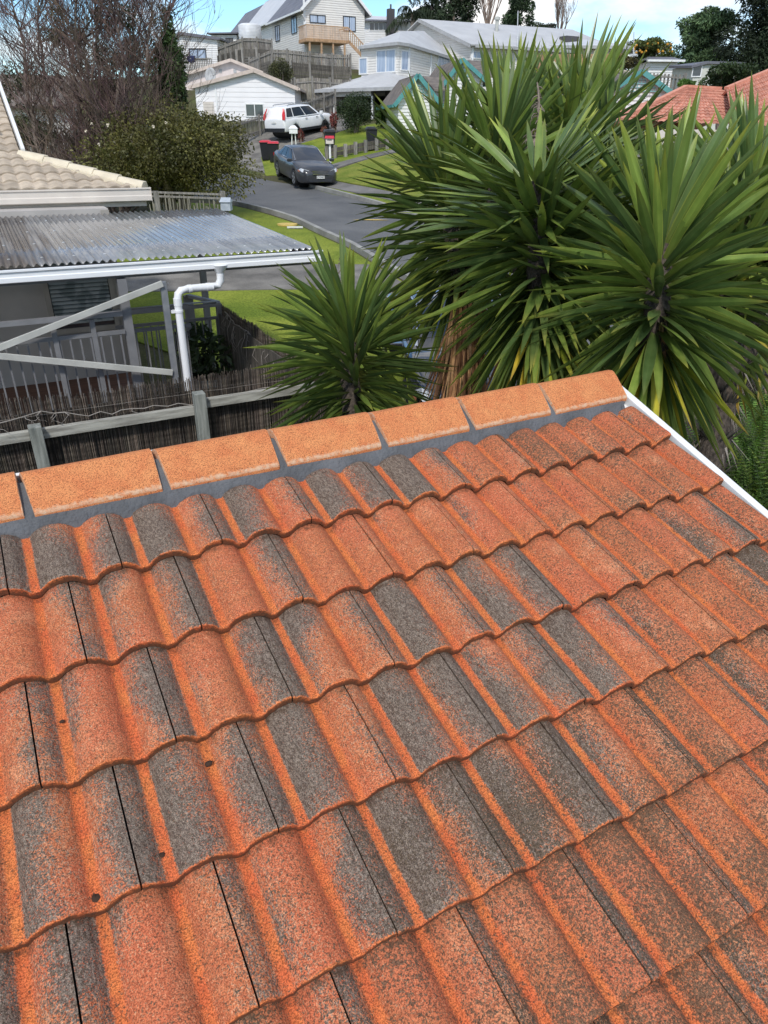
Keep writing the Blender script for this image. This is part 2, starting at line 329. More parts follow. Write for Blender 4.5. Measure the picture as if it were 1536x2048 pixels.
# ================================================================ red tiled roof (this building)
gg = 0.298705
Mr = np.array([[0.8844933393799339, -0.4429553639583038, 0.1464994134223742], [-0.21193221893310796, -0.6611985718021021, -0.719653516092953], [0.4156395880695465, 0.6054807958865646, -0.6787022459384902]])
tr = np.array([-1.173050784400567, 0.06167147191890005, 2.171699106240748])
Rw = Wm @ Mr; tw = Wm @ tr + np.array([0, 0, H])
def roofp(u, v, n):   # u along the ridge (m), v up the slope (m), n out of the slope (m)
    q = Rw @ np.array([u, v, n]) + tw
    return (q[0], q[1], q[2])
def tilecol(nt, _, mp, b):
    """fired orange concrete with grey weathered slurry, cream wear and dark grains"""
    a = N(nt, 'ShaderNodeAttribute', attribute_name='Col'); sp = N(nt, 'ShaderNodeSeparateColor'); L(nt, a.outputs[0], sp.inputs[0])
    def noise_(s, d=4, r=.6, st=None):
        n = N(nt, 'ShaderNodeTexNoise'); n.inputs['Scale'].default_value = s; n.inputs['Detail'].default_value = d; n.inputs['Roughness'].default_value = r
        if st:
            q = N(nt, 'ShaderNodeMapping'); q.inputs['Scale'].default_value = st; q.inputs['Rotation'].default_value = (0, 0, R(25)); L(nt, mp.outputs[0], q.inputs[0]); L(nt, q.outputs[0], n.inputs['Vector'])
        else: L(nt, mp.outputs[0], n.inputs['Vector'])
        return n.outputs[0]
    def ma(op, x, y, c=False):
        m = N(nt, 'ShaderNodeMath', operation=op); m.use_clamp = c
        for i, q in enumerate((x, y)):
            if isinstance(q, (int, float)): m.inputs[i].default_value = q
            else: L(nt, q, m.inputs[i])
        return m.outputs[0]
    def ramp(x, a_, b_):
        m = N(nt, 'ShaderNodeMapRange'); m.interpolation_type = 'SMOOTHSTEP'; m.inputs[1].default_value = a_; m.inputs[2].default_value = b_; L(nt, x, m.inputs[0]); return m.outputs[0]
    def mix(f, x, y, bt='MIX'):
        m = N(nt, 'ShaderNodeMix', data_type='RGBA', blend_type=bt); 
        if isinstance(f, (int, float)): m.inputs[0].default_value = f
        else: L(nt, f, m.inputs[0])
        for i, q in ((6, x), (7, y)):
            if isinstance(q, tuple): m.inputs[i].default_value = (*q, 1)
            else: L(nt, q, m.inputs[i])
        return m.outputs[2]
    big = noise_(9, 4); huge = noise_(3.2, 3); mid = noise_(38, 4, .7); fine = noise_(230, 3, .7); grain = noise_(520, 2, .6); strk = noise_(150, 4, .7, (1, .35, 1))
    pan = mix(ramp(big, .3, .7), (.50, .115, .045), (.54, .17, .055)); pan = mix(ma('MULTIPLY', ramp(mid, .60, .74), .45), pan, (.26, .085, .04))
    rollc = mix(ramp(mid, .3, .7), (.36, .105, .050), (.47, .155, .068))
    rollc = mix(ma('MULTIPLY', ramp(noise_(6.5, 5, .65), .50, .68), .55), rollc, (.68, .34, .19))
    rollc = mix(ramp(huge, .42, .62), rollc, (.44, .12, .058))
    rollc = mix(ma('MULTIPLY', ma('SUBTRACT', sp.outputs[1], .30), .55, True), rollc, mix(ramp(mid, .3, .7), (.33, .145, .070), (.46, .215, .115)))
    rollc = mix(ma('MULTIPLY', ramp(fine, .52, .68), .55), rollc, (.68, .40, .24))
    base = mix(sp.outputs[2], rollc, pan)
    # grey slurry
    gy = mix(ramp(strk, .3, .72), (.050, .046, .040), (.19, .172, .148))
    gy = mix(ma('MULTIPLY', ramp(grain, .56, .7), .6), gy, (.46, .42, .36))
    g = ma('ADD', sp.outputs[0], ma('MULTIPLY', ma('SUBTRACT', big, .5), .85)); g = ma('ADD', g, ma('MULTIPLY', ma('SUBTRACT', fine, .5), 2.3)); g = ma('ADD', g, ma('MULTIPLY', ma('SUBTRACT', mid, .5), .45)); g = ma('ADD', g, ma('MULTIPLY', ma('SUBTRACT', huge, .5), .9)); g = ma('ADD', g, ma('MULTIPLY', ma('SUBTRACT', strk, .5), .5))
    gf = ramp(g, .34, .68)
    # cream wear on the border of the slurry
    edge = ma('MULTIPLY', ramp(g, .16, .42), ma('SUBTRACT', 1, gf)); edge = ma('MULTIPLY', edge, ramp(strk, .42, .62)); edge = ma('MULTIPLY', edge, ma('SUBTRACT', 1, sp.outputs[2]))
    c = mix(ma('MULTIPLY', edge, .6, True), base, (.66, .38, .22))
    c = mix(ma('MULTIPLY', gf, .93), c, gy)
    # dark grains (lichen specks)
    s = ma('ADD', ma('MULTIPLY', fine, .40), ma('MULTIPLY', noise_(125, 3, .75), .45)); s = ma('ADD', s, ma('MULTIPLY', mid, .15)); s = ma('ADD', s, ma('MULTIPLY', sp.outputs[1], .112))
    c = mix(ma('MULTIPLY', ramp(s, .55, .60), .85), c, (.085, .062, .042))
    c = mix(1.0, c, mix(ramp(noise_(300, 2, .8), .36, .62), (.50, .48, .46), (1.42, 1.36, 1.26)), 'MULTIPLY')
    # dirt in the laps
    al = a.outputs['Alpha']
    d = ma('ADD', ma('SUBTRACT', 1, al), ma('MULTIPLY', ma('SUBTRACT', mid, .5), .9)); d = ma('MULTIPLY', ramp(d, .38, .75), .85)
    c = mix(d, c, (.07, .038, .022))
    bp = N(nt, 'ShaderNodeBump'); bp.inputs['Strength'].default_value = .5; bp.inputs['Distance'].default_value = .003
    L(nt, ma('ADD', fine, ma('MULTIPLY', mid, .6)), bp.inputs['Height']); L(nt, bp.outputs[0], b.inputs['Normal'])
    return c
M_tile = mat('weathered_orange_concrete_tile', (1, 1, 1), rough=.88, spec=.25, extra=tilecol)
def capcol(nt, _, mp, b):
    def nz(s, d=4):
        n = N(nt, 'ShaderNodeTexNoise'); n.inputs['Scale'].default_value = s; n.inputs['Detail'].default_value = d; n.inputs['Roughness'].default_value = .65; L(nt, mp.outputs[0], n.inputs['Vector']); return n.outputs[0]
    def rp(x, stops):
        r = N(nt, 'ShaderNodeValToRGB'); e = r.color_ramp.elements
        e[0].position, e[0].color = stops[0][0], (*stops[0][1], 1); e[1].position, e[1].color = stops[-1][0], (*stops[-1][1], 1)
        for p_, c_ in stops[1:-1]: q = e.new(p_); q.color = (*c_, 1)
        L(nt, x, r.inputs[0]); return r.outputs[0]
    c1 = rp(nz(14), [(.35, (.52, .175, .070)), (.65, (.58, .235, .095))])
    sp_ = rp(nz(300, 3), [(.36, (.32, .28, .24)), (.47, (.92, .92, .92)), (.62, (1.25, 1.2, 1.1))])
    m = N(nt, 'ShaderNodeMix', data_type='RGBA', blend_type='MULTIPLY'); m.inputs[0].default_value = 1; L(nt, c1, m.inputs[6]); L(nt, sp_, m.inputs[7])
    a = N(nt, 'ShaderNodeAttribute', attribute_name='Col'); m2 = N(nt, 'ShaderNodeMix', data_type='RGBA', blend_type='MIX'); sc = N(nt, 'ShaderNodeSeparateColor'); L(nt, a.outputs[0], sc.inputs[0])
    q = N(nt, 'ShaderNodeMath', operation='ADD'); L(nt, sc.outputs[0], q.inputs[0]); n3 = N(nt, 'ShaderNodeMapRange'); n3.inputs[3].default_value = -.5; n3.inputs[4].default_value = .5; L(nt, nz(70), n3.inputs[0]); L(nt, n3.outputs[0], q.inputs[1])
    n4 = N(nt, 'ShaderNodeMapRange'); n4.inputs[1].default_value = .8; n4.inputs[2].default_value = 1.15; L(nt, q.outputs[0], n4.inputs[0])
    L(nt, n4.outputs[0], m2.inputs[0]); L(nt, m.outputs[2], m2.inputs[6]); m2.inputs[7].default_value = (.58, .40, .27, 1)
    bp = N(nt, 'ShaderNodeBump'); bp.inputs['Strength'].default_value = .4; bp.inputs['Distance'].default_value = .003; L(nt, nz(300, 3), bp.inputs['Height']); L(nt, bp.outputs[0], b.inputs['Normal'])
    return m2.outputs[2]
M_cap = mat('orange_ridge_cap_concrete', (1, 1, 1), rough=.85, spec=.25, extra=capcol)
M_mortar = mat('blue_grey_pointing_mortar', (.135, .140, .150), (.082, .085, .09), 9, .8, bump=.6, bscale=70, detail=10, lo=.3, hi=.7)

RK = 0.152
def prof(u):          # height of the tile surface across one 0.3 m tile
    for c, hw, hh in ((-.012, .062, .039), (.139, .062, .039), (.288, .062, .039)):
        x = abs(u - c) / hw
        if x < 1: return hh * (1 - x ** 2.2) ** .80
    return 0.0
rg = random.Random(11)
# weathering seen on the rows (first value: rolls at the side lap, second: middle roll), keyed by the lap position
WA = {(1, 0): .9, (1, 1): .8, (1, 2): .62, (1, 3): .6, (1, 4): .9, (1, 5): .7, (1, 6): .3, (1, 7): .1, (1, 8): .2,
      (2, .5): .65, (2, 1.5): .95, (2, 2.5): .7, (2, 3.5): .2, (2, 4.5): .25, (2, 5.5): .1, (2, 6.5): .15, (2, 7.5): .3,
      (3, 0): .6, (3, 1): .8, (3, 2): .95, (3, 3): .8, (3, 4): .65, (3, 5): .85, (3, 6): .6, (3, 7): .2,
      (4, .5): .85, (4, 1.5): .75, (4, 2.5): .6, (4, 3.5): 1.0, (4, 4.5): .9, (4, 5.5): .5, (4, 6.5): .2,
      (5, 1): .55, (5, 2): .75, (5, 3): .85, (5, 4): .95, (5, 5): .5, (5, 0): .7, (6, 1.5): .4, (6, 2.5): .5, (6, 3.5): .3, (6, 4.5): .5}
WB = {(1, 0): .85, (1, 1): .8, (1, 2): .75, (1, 3): .7, (1, 4): .95, (1, 5): .1, (1, 6): .25, (1, 7): .25, (1, 8): .2,
      (2, -.5): .35, (2, .5): .62, (2, 1.5): .1, (2, 2.5): .1, (2, 3.5): .15, (2, 4.5): .2, (2, 5.5): .2, (2, 6.5): .25,
      (3, 0): .3, (3, 1): .2, (3, 2): .7, (3, 3): .85, (3, 4): .7, (3, 5): .15, (3, 6): .2, (3, -1): .2,
      (4, -.5): .75, (4, .5): .72, (4, 1.5): .85, (4, 2.5): .85, (4, 3.5): .65, (4, 4.5): .9, (4, 5.5): .2,
      (5, 0): .3, (5, 1): .3, (5, 2): .8, (5, 3): .7, (5, 4): .5, (6, 1.5): .3, (6, 2.5): .25, (6, 3.5): .3}
root = empty('tiled_roof_building', roofp(1.2, -2, -2.0)[:2] + (0,), 'building seen from its own weathered orange tiled roof with ridge caps and white barge', 'building')
mb = MB(); NU = 38
ALL = []; COL = []; FS = []
VERGE = 8.485
for row in range(1, 15):
    off = 0 if row % 2 else .5
    for k in range(-6, 10):
        u0 = k + off; u1 = min(u0 + 1, VERGE)
        if u1 - u0 < .1: continue
        ga = WA.get((row, u0), None); gb = WB.get((row, u0), None); gn = WA.get((row, u0 + 1), None)
        rnd = lambda: rg.choice([.15, .25, .6, .8, .9]) if u0 < 5 else rg.choice([.15, .3, .5, .7, .8])
        ga = rnd() if ga is None else ga; gb = rnd() if gb is None else gb; gn = rnd() if gn is None else gn
        brn = max(0, min(1, (u0 - 4.5) / 1.5)) if row < 5 else max(0, min(1, (u0 - 1) / 2 + (row - 5) * .5))
        lowb = max(0, min(1, row - 4.6)); spk = .15 + .55 * brn + .35 * lowb
        spk = min(1, spk * rg.uniform(.8, 1.2))
        if row >= 6: ga, gb, gn = ga * .6, gb * .45, gn * .6
        vtop = -(row - 1) * gg; jz = rg.uniform(-.0015, .0015); sk = rg.uniform(-.0025, .0025); ph = rg.uniform(0, 6)
        vl = [-.07, -.003, .012, .06, .12, .18, .24, gg - .016, gg - .006, gg, gg + .001]
        if row == 1: vl[:4] = [.0425, .0455, .052, .066]
        base = len(ALL); ncol = NU + 2
        for iv, dv in enumerate(vl):
            for iu in range(-1, NU + 1):
                t = min(max(iu, 0), NU) / NU if iu < NU else 1
                if iu == -1: t = 0
                uu = (u0 * .3 + .002) * (1 - t) + (u1 * .3 - .002) * t
                lu = uu - u0 * .3
                h = prof(lu); hn = dv / gg * .030
                if iv == 8: hn -= .0012
                if iv == 9: hn -= .005
                z = h + hn + jz
                if iv == 10: z = h * .98 + .030 - .026 - .006 * noise.noise(V((uu * 40, row, 3)))
                wob = .0012 * noise.noise(V((uu * 30, row * 7.1, 5))) + .0022 * noise.noise(V((uu * 110, row * 3.1, 9))) if iv >= 8 else 0
                if iu == -1: z -= .016
                if row == 1 and iv < 3: z = h * (0, .62, .9)[iv] + hn + jz - (.004 if iv == 0 else 0)
                ALL.append(roofp(uu, vtop - dv + wob + sk, z))
                # weathering
                vv = max(0, min(1, dv / gg)); ang = .25 * math.sin(ph + vv * 3.2)
                a_ = lu / .3
                if a_ < .18: g = ga * (1.0 - .15 * a_ / .165); pn = 0
                elif a_ < .262: g = -.4 + .25 * ga * (u0 < 3); pn = 1
                elif a_ < .675:
                    q = (a_ - .262) / .413; g = gb * 1.28 - (q + ang) * (1.15 - .6 * gb); pn = 0
                elif a_ < .755: g = -.6; pn = 1
                else:
                    q = (a_ - .755) / .245; g = gn * 1.0 - (.75 - q * .8) * (1.1 - .5 * gn) - ang * .5; pn = 0
                pnv = pn * 1.0
                if row >= 5 and a_ < .16: g = max(g, .62)
                if row >= 5 and .84 < a_ and gn > .2: g = max(g, .30)
                s_ = spk * (.35 if pn else 1.0) * (0.75 + .7 * noise.noise(V((uu * 6, row * 2.3, dv * 6))))
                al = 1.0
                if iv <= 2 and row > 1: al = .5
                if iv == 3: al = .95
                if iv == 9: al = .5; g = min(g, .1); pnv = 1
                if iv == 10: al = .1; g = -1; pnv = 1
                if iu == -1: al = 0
                COL.append((max(-.2, g), max(0, s_), pnv, al))
        nr = len(vl)
        for iv in range(nr - 1):
            for iu in range(ncol - 1):
                a = base + iv * ncol + iu
                FS.append((a, a + ncol, a + ncol + 1, a + 1))
mb.v = ALL; mb.f = FS; mb.c = COL
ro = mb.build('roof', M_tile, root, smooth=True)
E = ro.modifiers.new('split', 'EDGE_SPLIT'); E.split_angle = R(50)
# dark underlay
mb = MB(); a_ = [roofp(-1.78, .02, -.022), roofp(2.535, .02, -.022), roofp(2.535, -4.15, -.022), roofp(-1.78, -4.15, -.022)]
mb.slab(a_, .02); mb.build('underlay', M_black, root)
# mortar bed
mb = MB()
def rquad(mb, pts): mb.add([roofp(*p) for p in pts], [tuple(range(len(pts)))])
n_ = 60; vs = []; fs = []
pr = [(-.075, -.012), (-.052, .008), (-.004, .050), (.03, .062), (.105, .088), (.16, .05), (.16, -.02)]
for i in range(n_ + 1):
    u = -1.8 + (2.528 + 1.8) * i / n_
    for j, (v_, nn) in enumerate(pr):
        wv = .003 * noise.noise(V((u * 9, j * 3.3, 0)))
        if j == 1: wv += -.003 * math.sin(u * 21)
        vs.append(roofp(u, v_ + wv, nn + .0025 * noise.noise(V((u * 13, j * 2.1, 7)))))
kk = len(pr)
for i in range(n_):
    for j in range(kk - 1): fs.append((i * kk + j, i * kk + j + 1, (i + 1) * kk + j + 1, (i + 1) * kk + j))
fs.append(tuple(range(n_ * kk, n_ * kk + kk)))
mb.add(vs, fs); mb.build('mortar_bed', M_mortar, root, smooth=True).modifiers.new('split', 'EDGE_SPLIT').split_angle = R(40)
ks = [-5.2, -3.83, -2.47, -1.1, .26, 1.64, 3.0, 4.345, 5.68, 7.05, 8.50]
for j in range(len(ks) - 1):
    mb = MB(); ua = ks[j] * .3 + rg.uniform(.012, .017); ub = ks[j + 1] * .3 - rg.uniform(.001, .005); vs = []; cs = []
    if j == len(ks) - 2: ub = 2.548
    pr = [(-.012, .034), (-.010, .050), (-.004, .0575), (.03, .0735), (.06, .0865), (.09, .0985), (.116, .1070), (.127, .1070), (.15, .095), (.185, .06), (.19, .035)]
    st = [0, .004, .012, .25, .5, .75, .988, .996, 1]
    tw_ = rg.uniform(-.003, .003)
    for i, t in enumerate(st):
        u = ua + (ub - ua) * t; e = (.004 if i in (0, len(st) - 1) else 0); lift = .006 * t + .001
        for q, (v_, nn) in enumerate(pr):
            skew = .012 * (1 - v_ / .12) if t < .5 else .006 * (1 - v_ / .12)
            vs.append(roofp(u + skew * (1 if t < .5 else -0) + .0015 * noise.noise(V((v_ * 60, j, t * 3))), v_ + tw_ * (t - .5), nn - e + lift))
            cs.append(((1.0 if i in (0, 1, len(st) - 2, len(st) - 1) and q > 0 or q in (1, 2) else 0), 0, 0, 1))
    kk = len(pr); fs = [(i * kk + q, i * kk + q + 1, (i + 1) * kk + q + 1, (i + 1) * kk + q) for i in range(len(st) - 1) for q in range(kk - 1)]
    fs += [tuple(range(kk - 1, -1, -1)), tuple(range((len(st) - 1) * kk, len(st) * kk))]
    mb.add(vs, fs, cs); mb.build('ridge_cap', M_cap, root, smooth=True).modifiers.new('split', 'EDGE_SPLIT').split_angle = R(45)
# white verge barge and rear fascia
def rbox(mb, u0, u1, v0, v1, n0, n1):
    vs = [roofp(u, v_, nn) for u in (u0, u1) for v_ in (v0, v1) for nn in (n0, n1)]
    mb.add(vs, [(0, 1, 3, 2), (4, 6, 7, 5), (0, 4, 5, 1), (2, 3, 7, 6), (0, 2, 6, 4), (1, 5, 7, 3)])
mb = MB(); rbox(mb, 2.562, 2.600, -4.2, .18, -.16, .052); rbox(mb, 2.546, 2.566, -4.2, .10, -.012, .012); mb.build('barge_board', M_white, root, bevel=.003)
mb = MB(); rbox(mb, -1.8, 2.566, .192, .206, -.2, .050); mb.build('fascia_board', M_white, root, bevel=.003)
mb = MB(); rbox(mb, 2.548, 2.5655, -4.2, .0, -.03, .004); mb.build('verge_flashing', M_galv, root)
# walls below
A = V(roofp(-1.7, .12, 0)); B = V(roofp(2.42, -4.0, 0))
mb = MB()
pts = [(A.x, A.y), (B.x, A.y), (B.x, B.y), (A.x, B.y)]
zA, zB = A.z - .12, B.z - .12
vs = [(A.x, A.y, 0), (B.x, A.y, 0), (B.x, B.y, 0), (A.x, B.y, 0), (A.x, A.y, zA), (B.x, A.y, zA), (B.x, B.y, zB), (A.x, B.y, zB)]
mb.add(vs, [(0, 1, 5, 4), (1, 2, 6, 5), (2, 3, 7, 6), (3, 0, 4, 7), (4, 5, 6, 7)]); mb.build('wall', M_whitewall, root)
# bits of debris caught on the tiles
M_deb = mat('dry_moss', (.05, .028, .018), None, 40, .95)
for (px, py, r_, lab) in ((192, 1798, .011, 'dark dry moss clump on the orange tile gutter near lower left'), (417, 1527, .0075, 'small dark snail shell lying in the roof tile channel'),
                     (322, 1712, .008, 'curled brown leaf scrap stuck on the grey tile roll'), (124, 1443, .005, 'tiny dark pebble of moss on orange roof channel')):
    # land on the tile surface
    r = Wm @ np.array([(px - 768) / F, (py - 1024) / F, 1.0]); nr_ = Rw[:, 2]; s_ = (nr_ @ (tw + nr_ * .022 - np.array([0, 0, H]))) / (nr_ @ r); q = r * s_ + np.array([0, 0, H])
    mb = MB(); vs = []; n6 = 8
    for i in range(7):
        for j in range(n6):
            th = math.pi * i / 6; f_ = 2 * math.pi * j / n6; rr = r_ * (1 + .35 * noise.noise(V((i * 1.3, j * 1.7, px))))
            vs.append((q[0] + rr * 1.3 * math.sin(th) * math.cos(f_), q[1] + rr * math.sin(th) * math.sin(f_), q[2] + rr * .8 * math.cos(th)))
    mb.add(vs, [(i * n6 + j, i * n6 + (j + 1) % n6, (i + 1) * n6 + (j + 1) % n6, (i + 1) * n6 + j) for i in range(6) for j in range(n6)])
    tag(mb.build('moss_clump' if 'moss' in lab else 'leaf_scrap' if 'leaf' in lab else 'snail_shell', M_deb, off=q, smooth=True), lab, 'debris')
# ================================================================ neighbour's house: beige tiled roof
YE = 12.3; ZE = 2.84; SL = math.tan(R(20))
def fh(px, py, lift=0):     # point of the neighbour's front roof slope along a sight line
    r = Wm @ np.array([(px - 768) / F, (py - 1024) / F, 1.0]); n = np.array([0, -SL, 1.0]); p0 = np.array([0, YE, ZE + lift - H])
    s = (n @ p0) / (n @ r); q = r * s; return V((q[0], q[1], q[2] + H))
xe = fh(288, 374).x; hipt = fh(44, 312); vg0 = fh(50, 305); vg1 = fh(0, 165)
def beigecol(nt, col, mp, b):
    a = N(nt, 'ShaderNodeAttribute', attribute_name='Col'); m = N(nt, 'ShaderNodeMix', data_type='RGBA', blend_type='MULTIPLY'); m.inputs[0].default_value = 1; L(nt, col, m.inputs[6]); L(nt, a.outputs[0], m.inputs[7]); return m.outputs[2]
M_btile = mat('weathered_beige_tile', (.60, .50, .385), (.41, .335, .255), 9, .85, bump=.3, bscale=90, lo=.3, hi=.7, extra=beigecol)
M_bcap = mat('cream_ridge_tile', (.66, .58, .44), (.56, .49, .37), 6, .8, bump=.2, bscale=60)
hr = empty('neighbour_house', (-1, 11, .5), 'grey neighbour house with beige tiled hip roof left of the photo', 'house')
hx, hy = hipt.x, hipt.y
mb = MB(); pit = .20; crs = .27; row = 0; cs = math.cos(R(20)); sn = math.sin(R(20))
vx = (vg0.x + vg1.x) / 2
def xr(y): return xe + (hx - xe) * (y - YE) / (hy - YE) if y <= hy else min(hx, vx + (vg1.x - vg0.x) * (y - hy) / max(.1, (vg1.y - vg0.y)) * 0)
ytop = YE + 5.0
while YE + row * crs * cs < ytop:
    y0, y1 = YE + row * crs * cs - .03, YE + (row + 1) * crs * cs
    xa = -6.5; xb = xr((y0 + y1) / 2) - .02; n = int((xb - xa) / .025); vs = []; cl = []
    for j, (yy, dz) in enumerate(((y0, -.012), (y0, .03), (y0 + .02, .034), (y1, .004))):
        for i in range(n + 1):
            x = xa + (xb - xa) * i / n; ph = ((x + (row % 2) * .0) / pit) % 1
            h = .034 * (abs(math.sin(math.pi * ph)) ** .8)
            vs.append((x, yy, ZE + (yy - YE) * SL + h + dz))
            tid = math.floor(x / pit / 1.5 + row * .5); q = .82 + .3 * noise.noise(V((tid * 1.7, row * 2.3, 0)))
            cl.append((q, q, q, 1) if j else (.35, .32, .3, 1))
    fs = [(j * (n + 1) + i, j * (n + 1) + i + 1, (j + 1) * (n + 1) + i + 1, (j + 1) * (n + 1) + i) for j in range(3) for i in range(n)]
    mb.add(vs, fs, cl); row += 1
mb.slab([(-6.5, YE, ZE - .03), (xe, YE, ZE - .03), (hx, hy, ZE + (hy - YE) * SL - .03), (hx, ytop, ZE + (ytop - YE) * SL - .03), (-6.5, ytop, ZE + (ytop - YE) * SL - .03)], .05, (.5, .5, .5, 1))
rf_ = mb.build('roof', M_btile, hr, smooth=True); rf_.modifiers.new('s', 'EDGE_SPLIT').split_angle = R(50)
# hip side slope (falls to the right) and back part
mb = MB(); hb = V((hx, hy, ZE + (hy - YE) * SL)); e0 = V((xe, YE, ZE)); e1 = V((xe, hy + (hy - YE) + 2, ZE)); 
mb.slab([e0 - V((0, 0, .03)), hb - V((0, 0, .03)), V((hx, hy + 3, hb.z - .03)), V((xe, hy + 3, ZE - .03))], .05); mb.build('roof_side', M_btile, hr)
# hip ridge tiles
for i in range(5):
    mb = MB(); t0, t1 = i / 5 - .005, (i + 1) / 5 + .01; a = e0.lerp(hb, t0) + V((0, 0, .05 + .012)); b = e0.lerp(hb, t1) + V((0, 0, .045))
    d = (b - a).normalized(); sdv = d.cross(V((0, 0, 1))).normalized(); up = sdv.cross(d)
    vs = []
    for p, k in ((a, 1.08), (a + d * .02, 1.1), (b, 1.0)):
        for (s_, u_) in ((-.11, -.055), (-.10, -.02), (-.05, .035), (.05, .035), (.10, -.02), (.11, -.055)): vs.append(p + sdv * s_ * k + up * u_ * k)
    mb.add(vs, [(j * 6 + i2, j * 6 + i2 + 1, (j + 1) * 6 + i2 + 1, (j + 1) * 6 + i2) for j in range(2) for i2 in range(5)] + [(5, 4, 3, 2, 1, 0), (12, 13, 14, 15, 16, 17)])
    mb.build('ridge_tile', M_bcap, hr, bevel=.006)
mb = MB(); a = e0 + V((-.1, -.02, .0)); b = hb + V((-.1, 0, .0)); mb.bar(a, b, .16, .07); mb.build('mortar_bed', M_bcap, hr)
# white verge on the upper gable
mb = MB(); vt = V((hx + .03, ytop, ZE + (ytop - YE) * SL + .03)); vb = V((hx + .03, hy - .05, hb.z + .03)); mb.bar(vb, vt, .05, .16); mb.build('barge_board', M_white, hr)
mb = MB(); mb.box((hx - .35, (hy + ytop) / 2 + .5, 3.0), (.1, ytop - hy, 1.6)); mb.box((-3, ytop + .1, 2.6), (7, .1, 4)); mb.build('upper_wall', M_cream, hr)
# fascia / gutter with moulded lines
xg = xe + .07
def gutter(name, m, x0, x1, y, ztop, hgt, parent, dep=.11):
    mb = MB(); prf = [(0, 0), (-.012, .0), (-.012, -.022), (.004, -.028), (.004, -hgt * .55), (-.004, -hgt * .6), (-.004, -hgt * .95), (.01, -hgt), (dep, -hgt), (dep, -.02), (dep - .008, -.02), (dep - .008, -hgt + .01), (.014, -hgt + .01), (.014, 0)]
    k = len(prf); vs = [(x, y + a, ztop + b) for x in (x0, x1) for a, b in prf]
    mb.add(vs, [(i, i + k, (i + 1) % k + k, (i + 1) % k) for i in range(k)]); mb.box((x0 + .004, y + dep / 2, ztop - hgt / 2), (.008, dep, hgt)); mb.box((x1 - .004, y + dep / 2, ztop - hgt / 2), (.008, dep + .02, hgt + .004))
    return mb.build(name, m, parent, bevel=.003)
gutter('gutter', M_cream, -6.5, xg, YE - .1, ZE + .02, .19, hr)
mb = MB(); mb.box(((-6.5 + xe) / 2, YE + .03, ZE - .125), (xe + 6.5, .025, .24)); mb.build('fascia_board', M_cream, hr)
mb = MB(); mb.box(((-6.5 + xe) / 2, YE + .27, ZE - .235), (xe + 6.5, .46, .012)); mb.build('soffit', M_cream, hr)
# walls, window with louvre shutters
YW = 11.8
WXR = P(245, 600, y=YW).x
mb = MB(); mb.box(((-6.5 + WXR) / 2, YW + 3, 1.31), (WXR + 6.5, 6.0, 2.62)); wl = mb.build('wall', M_greywall, hr)
wx0, wx1 = P(95, 570, y=YW).x, P(222, 600, y=YW).x; wz0 = P(225, 648, y=YW).z; wz1 = wz0 + 1.15
mb = MB()
for (a, b, c, d) in ((wx0 - .07, wx0, wz0 - .07, wz1 + .07), (wx1, wx1 + .07, wz0 - .07, wz1 + .07), (wx0, wx1, wz1, wz1 + .07), (wx0, wx1, wz0 - .07, wz0)):
    mb.box(((a + b) / 2, YW - .02, (c + d) / 2), (b - a, .06, d - c))
wf = mb.build('window', M_beigetrim, hr)
mb = MB(); mb.box(((wx0 + wx1) / 2, YW - .004, (wz0 + wz1) / 2), (wx1 - wx0, .006, wz1 - wz0)); mb.build('pane', M_glass, wf)
M_louv = mat('louvre_blind', (.30, .33, .33), (.16, .19, .19), 5, .35, lo=.45, hi=.55)
mb = MB(); z = wz0 + .09; Mx = Matrix.Rotation(R(55), 3, 'X')
while z < wz1 - .02: mb.box(((wx0 + wx1) / 2, YW - .03, z), (wx1 - wx0 - .02, .055, .006), Mx); z += .058
mb.build('louvre_blind', M_louv, wf)
mb = MB(); mb.box((WXR - .05, YW - .012, 1.3), (.11, .02, 2.6)); mb.build('corner_trim', M_beigetrim, hr)
mb = MB(); mb.box((-2.3, 9.9, .09), (8.0, 3.78, .18)); mb.build('deck', mat('red_brown_decking', (.15, .075, .045), (.09, .045, .03), 3, .8, stretch=(.5, 8, 8)), hr)

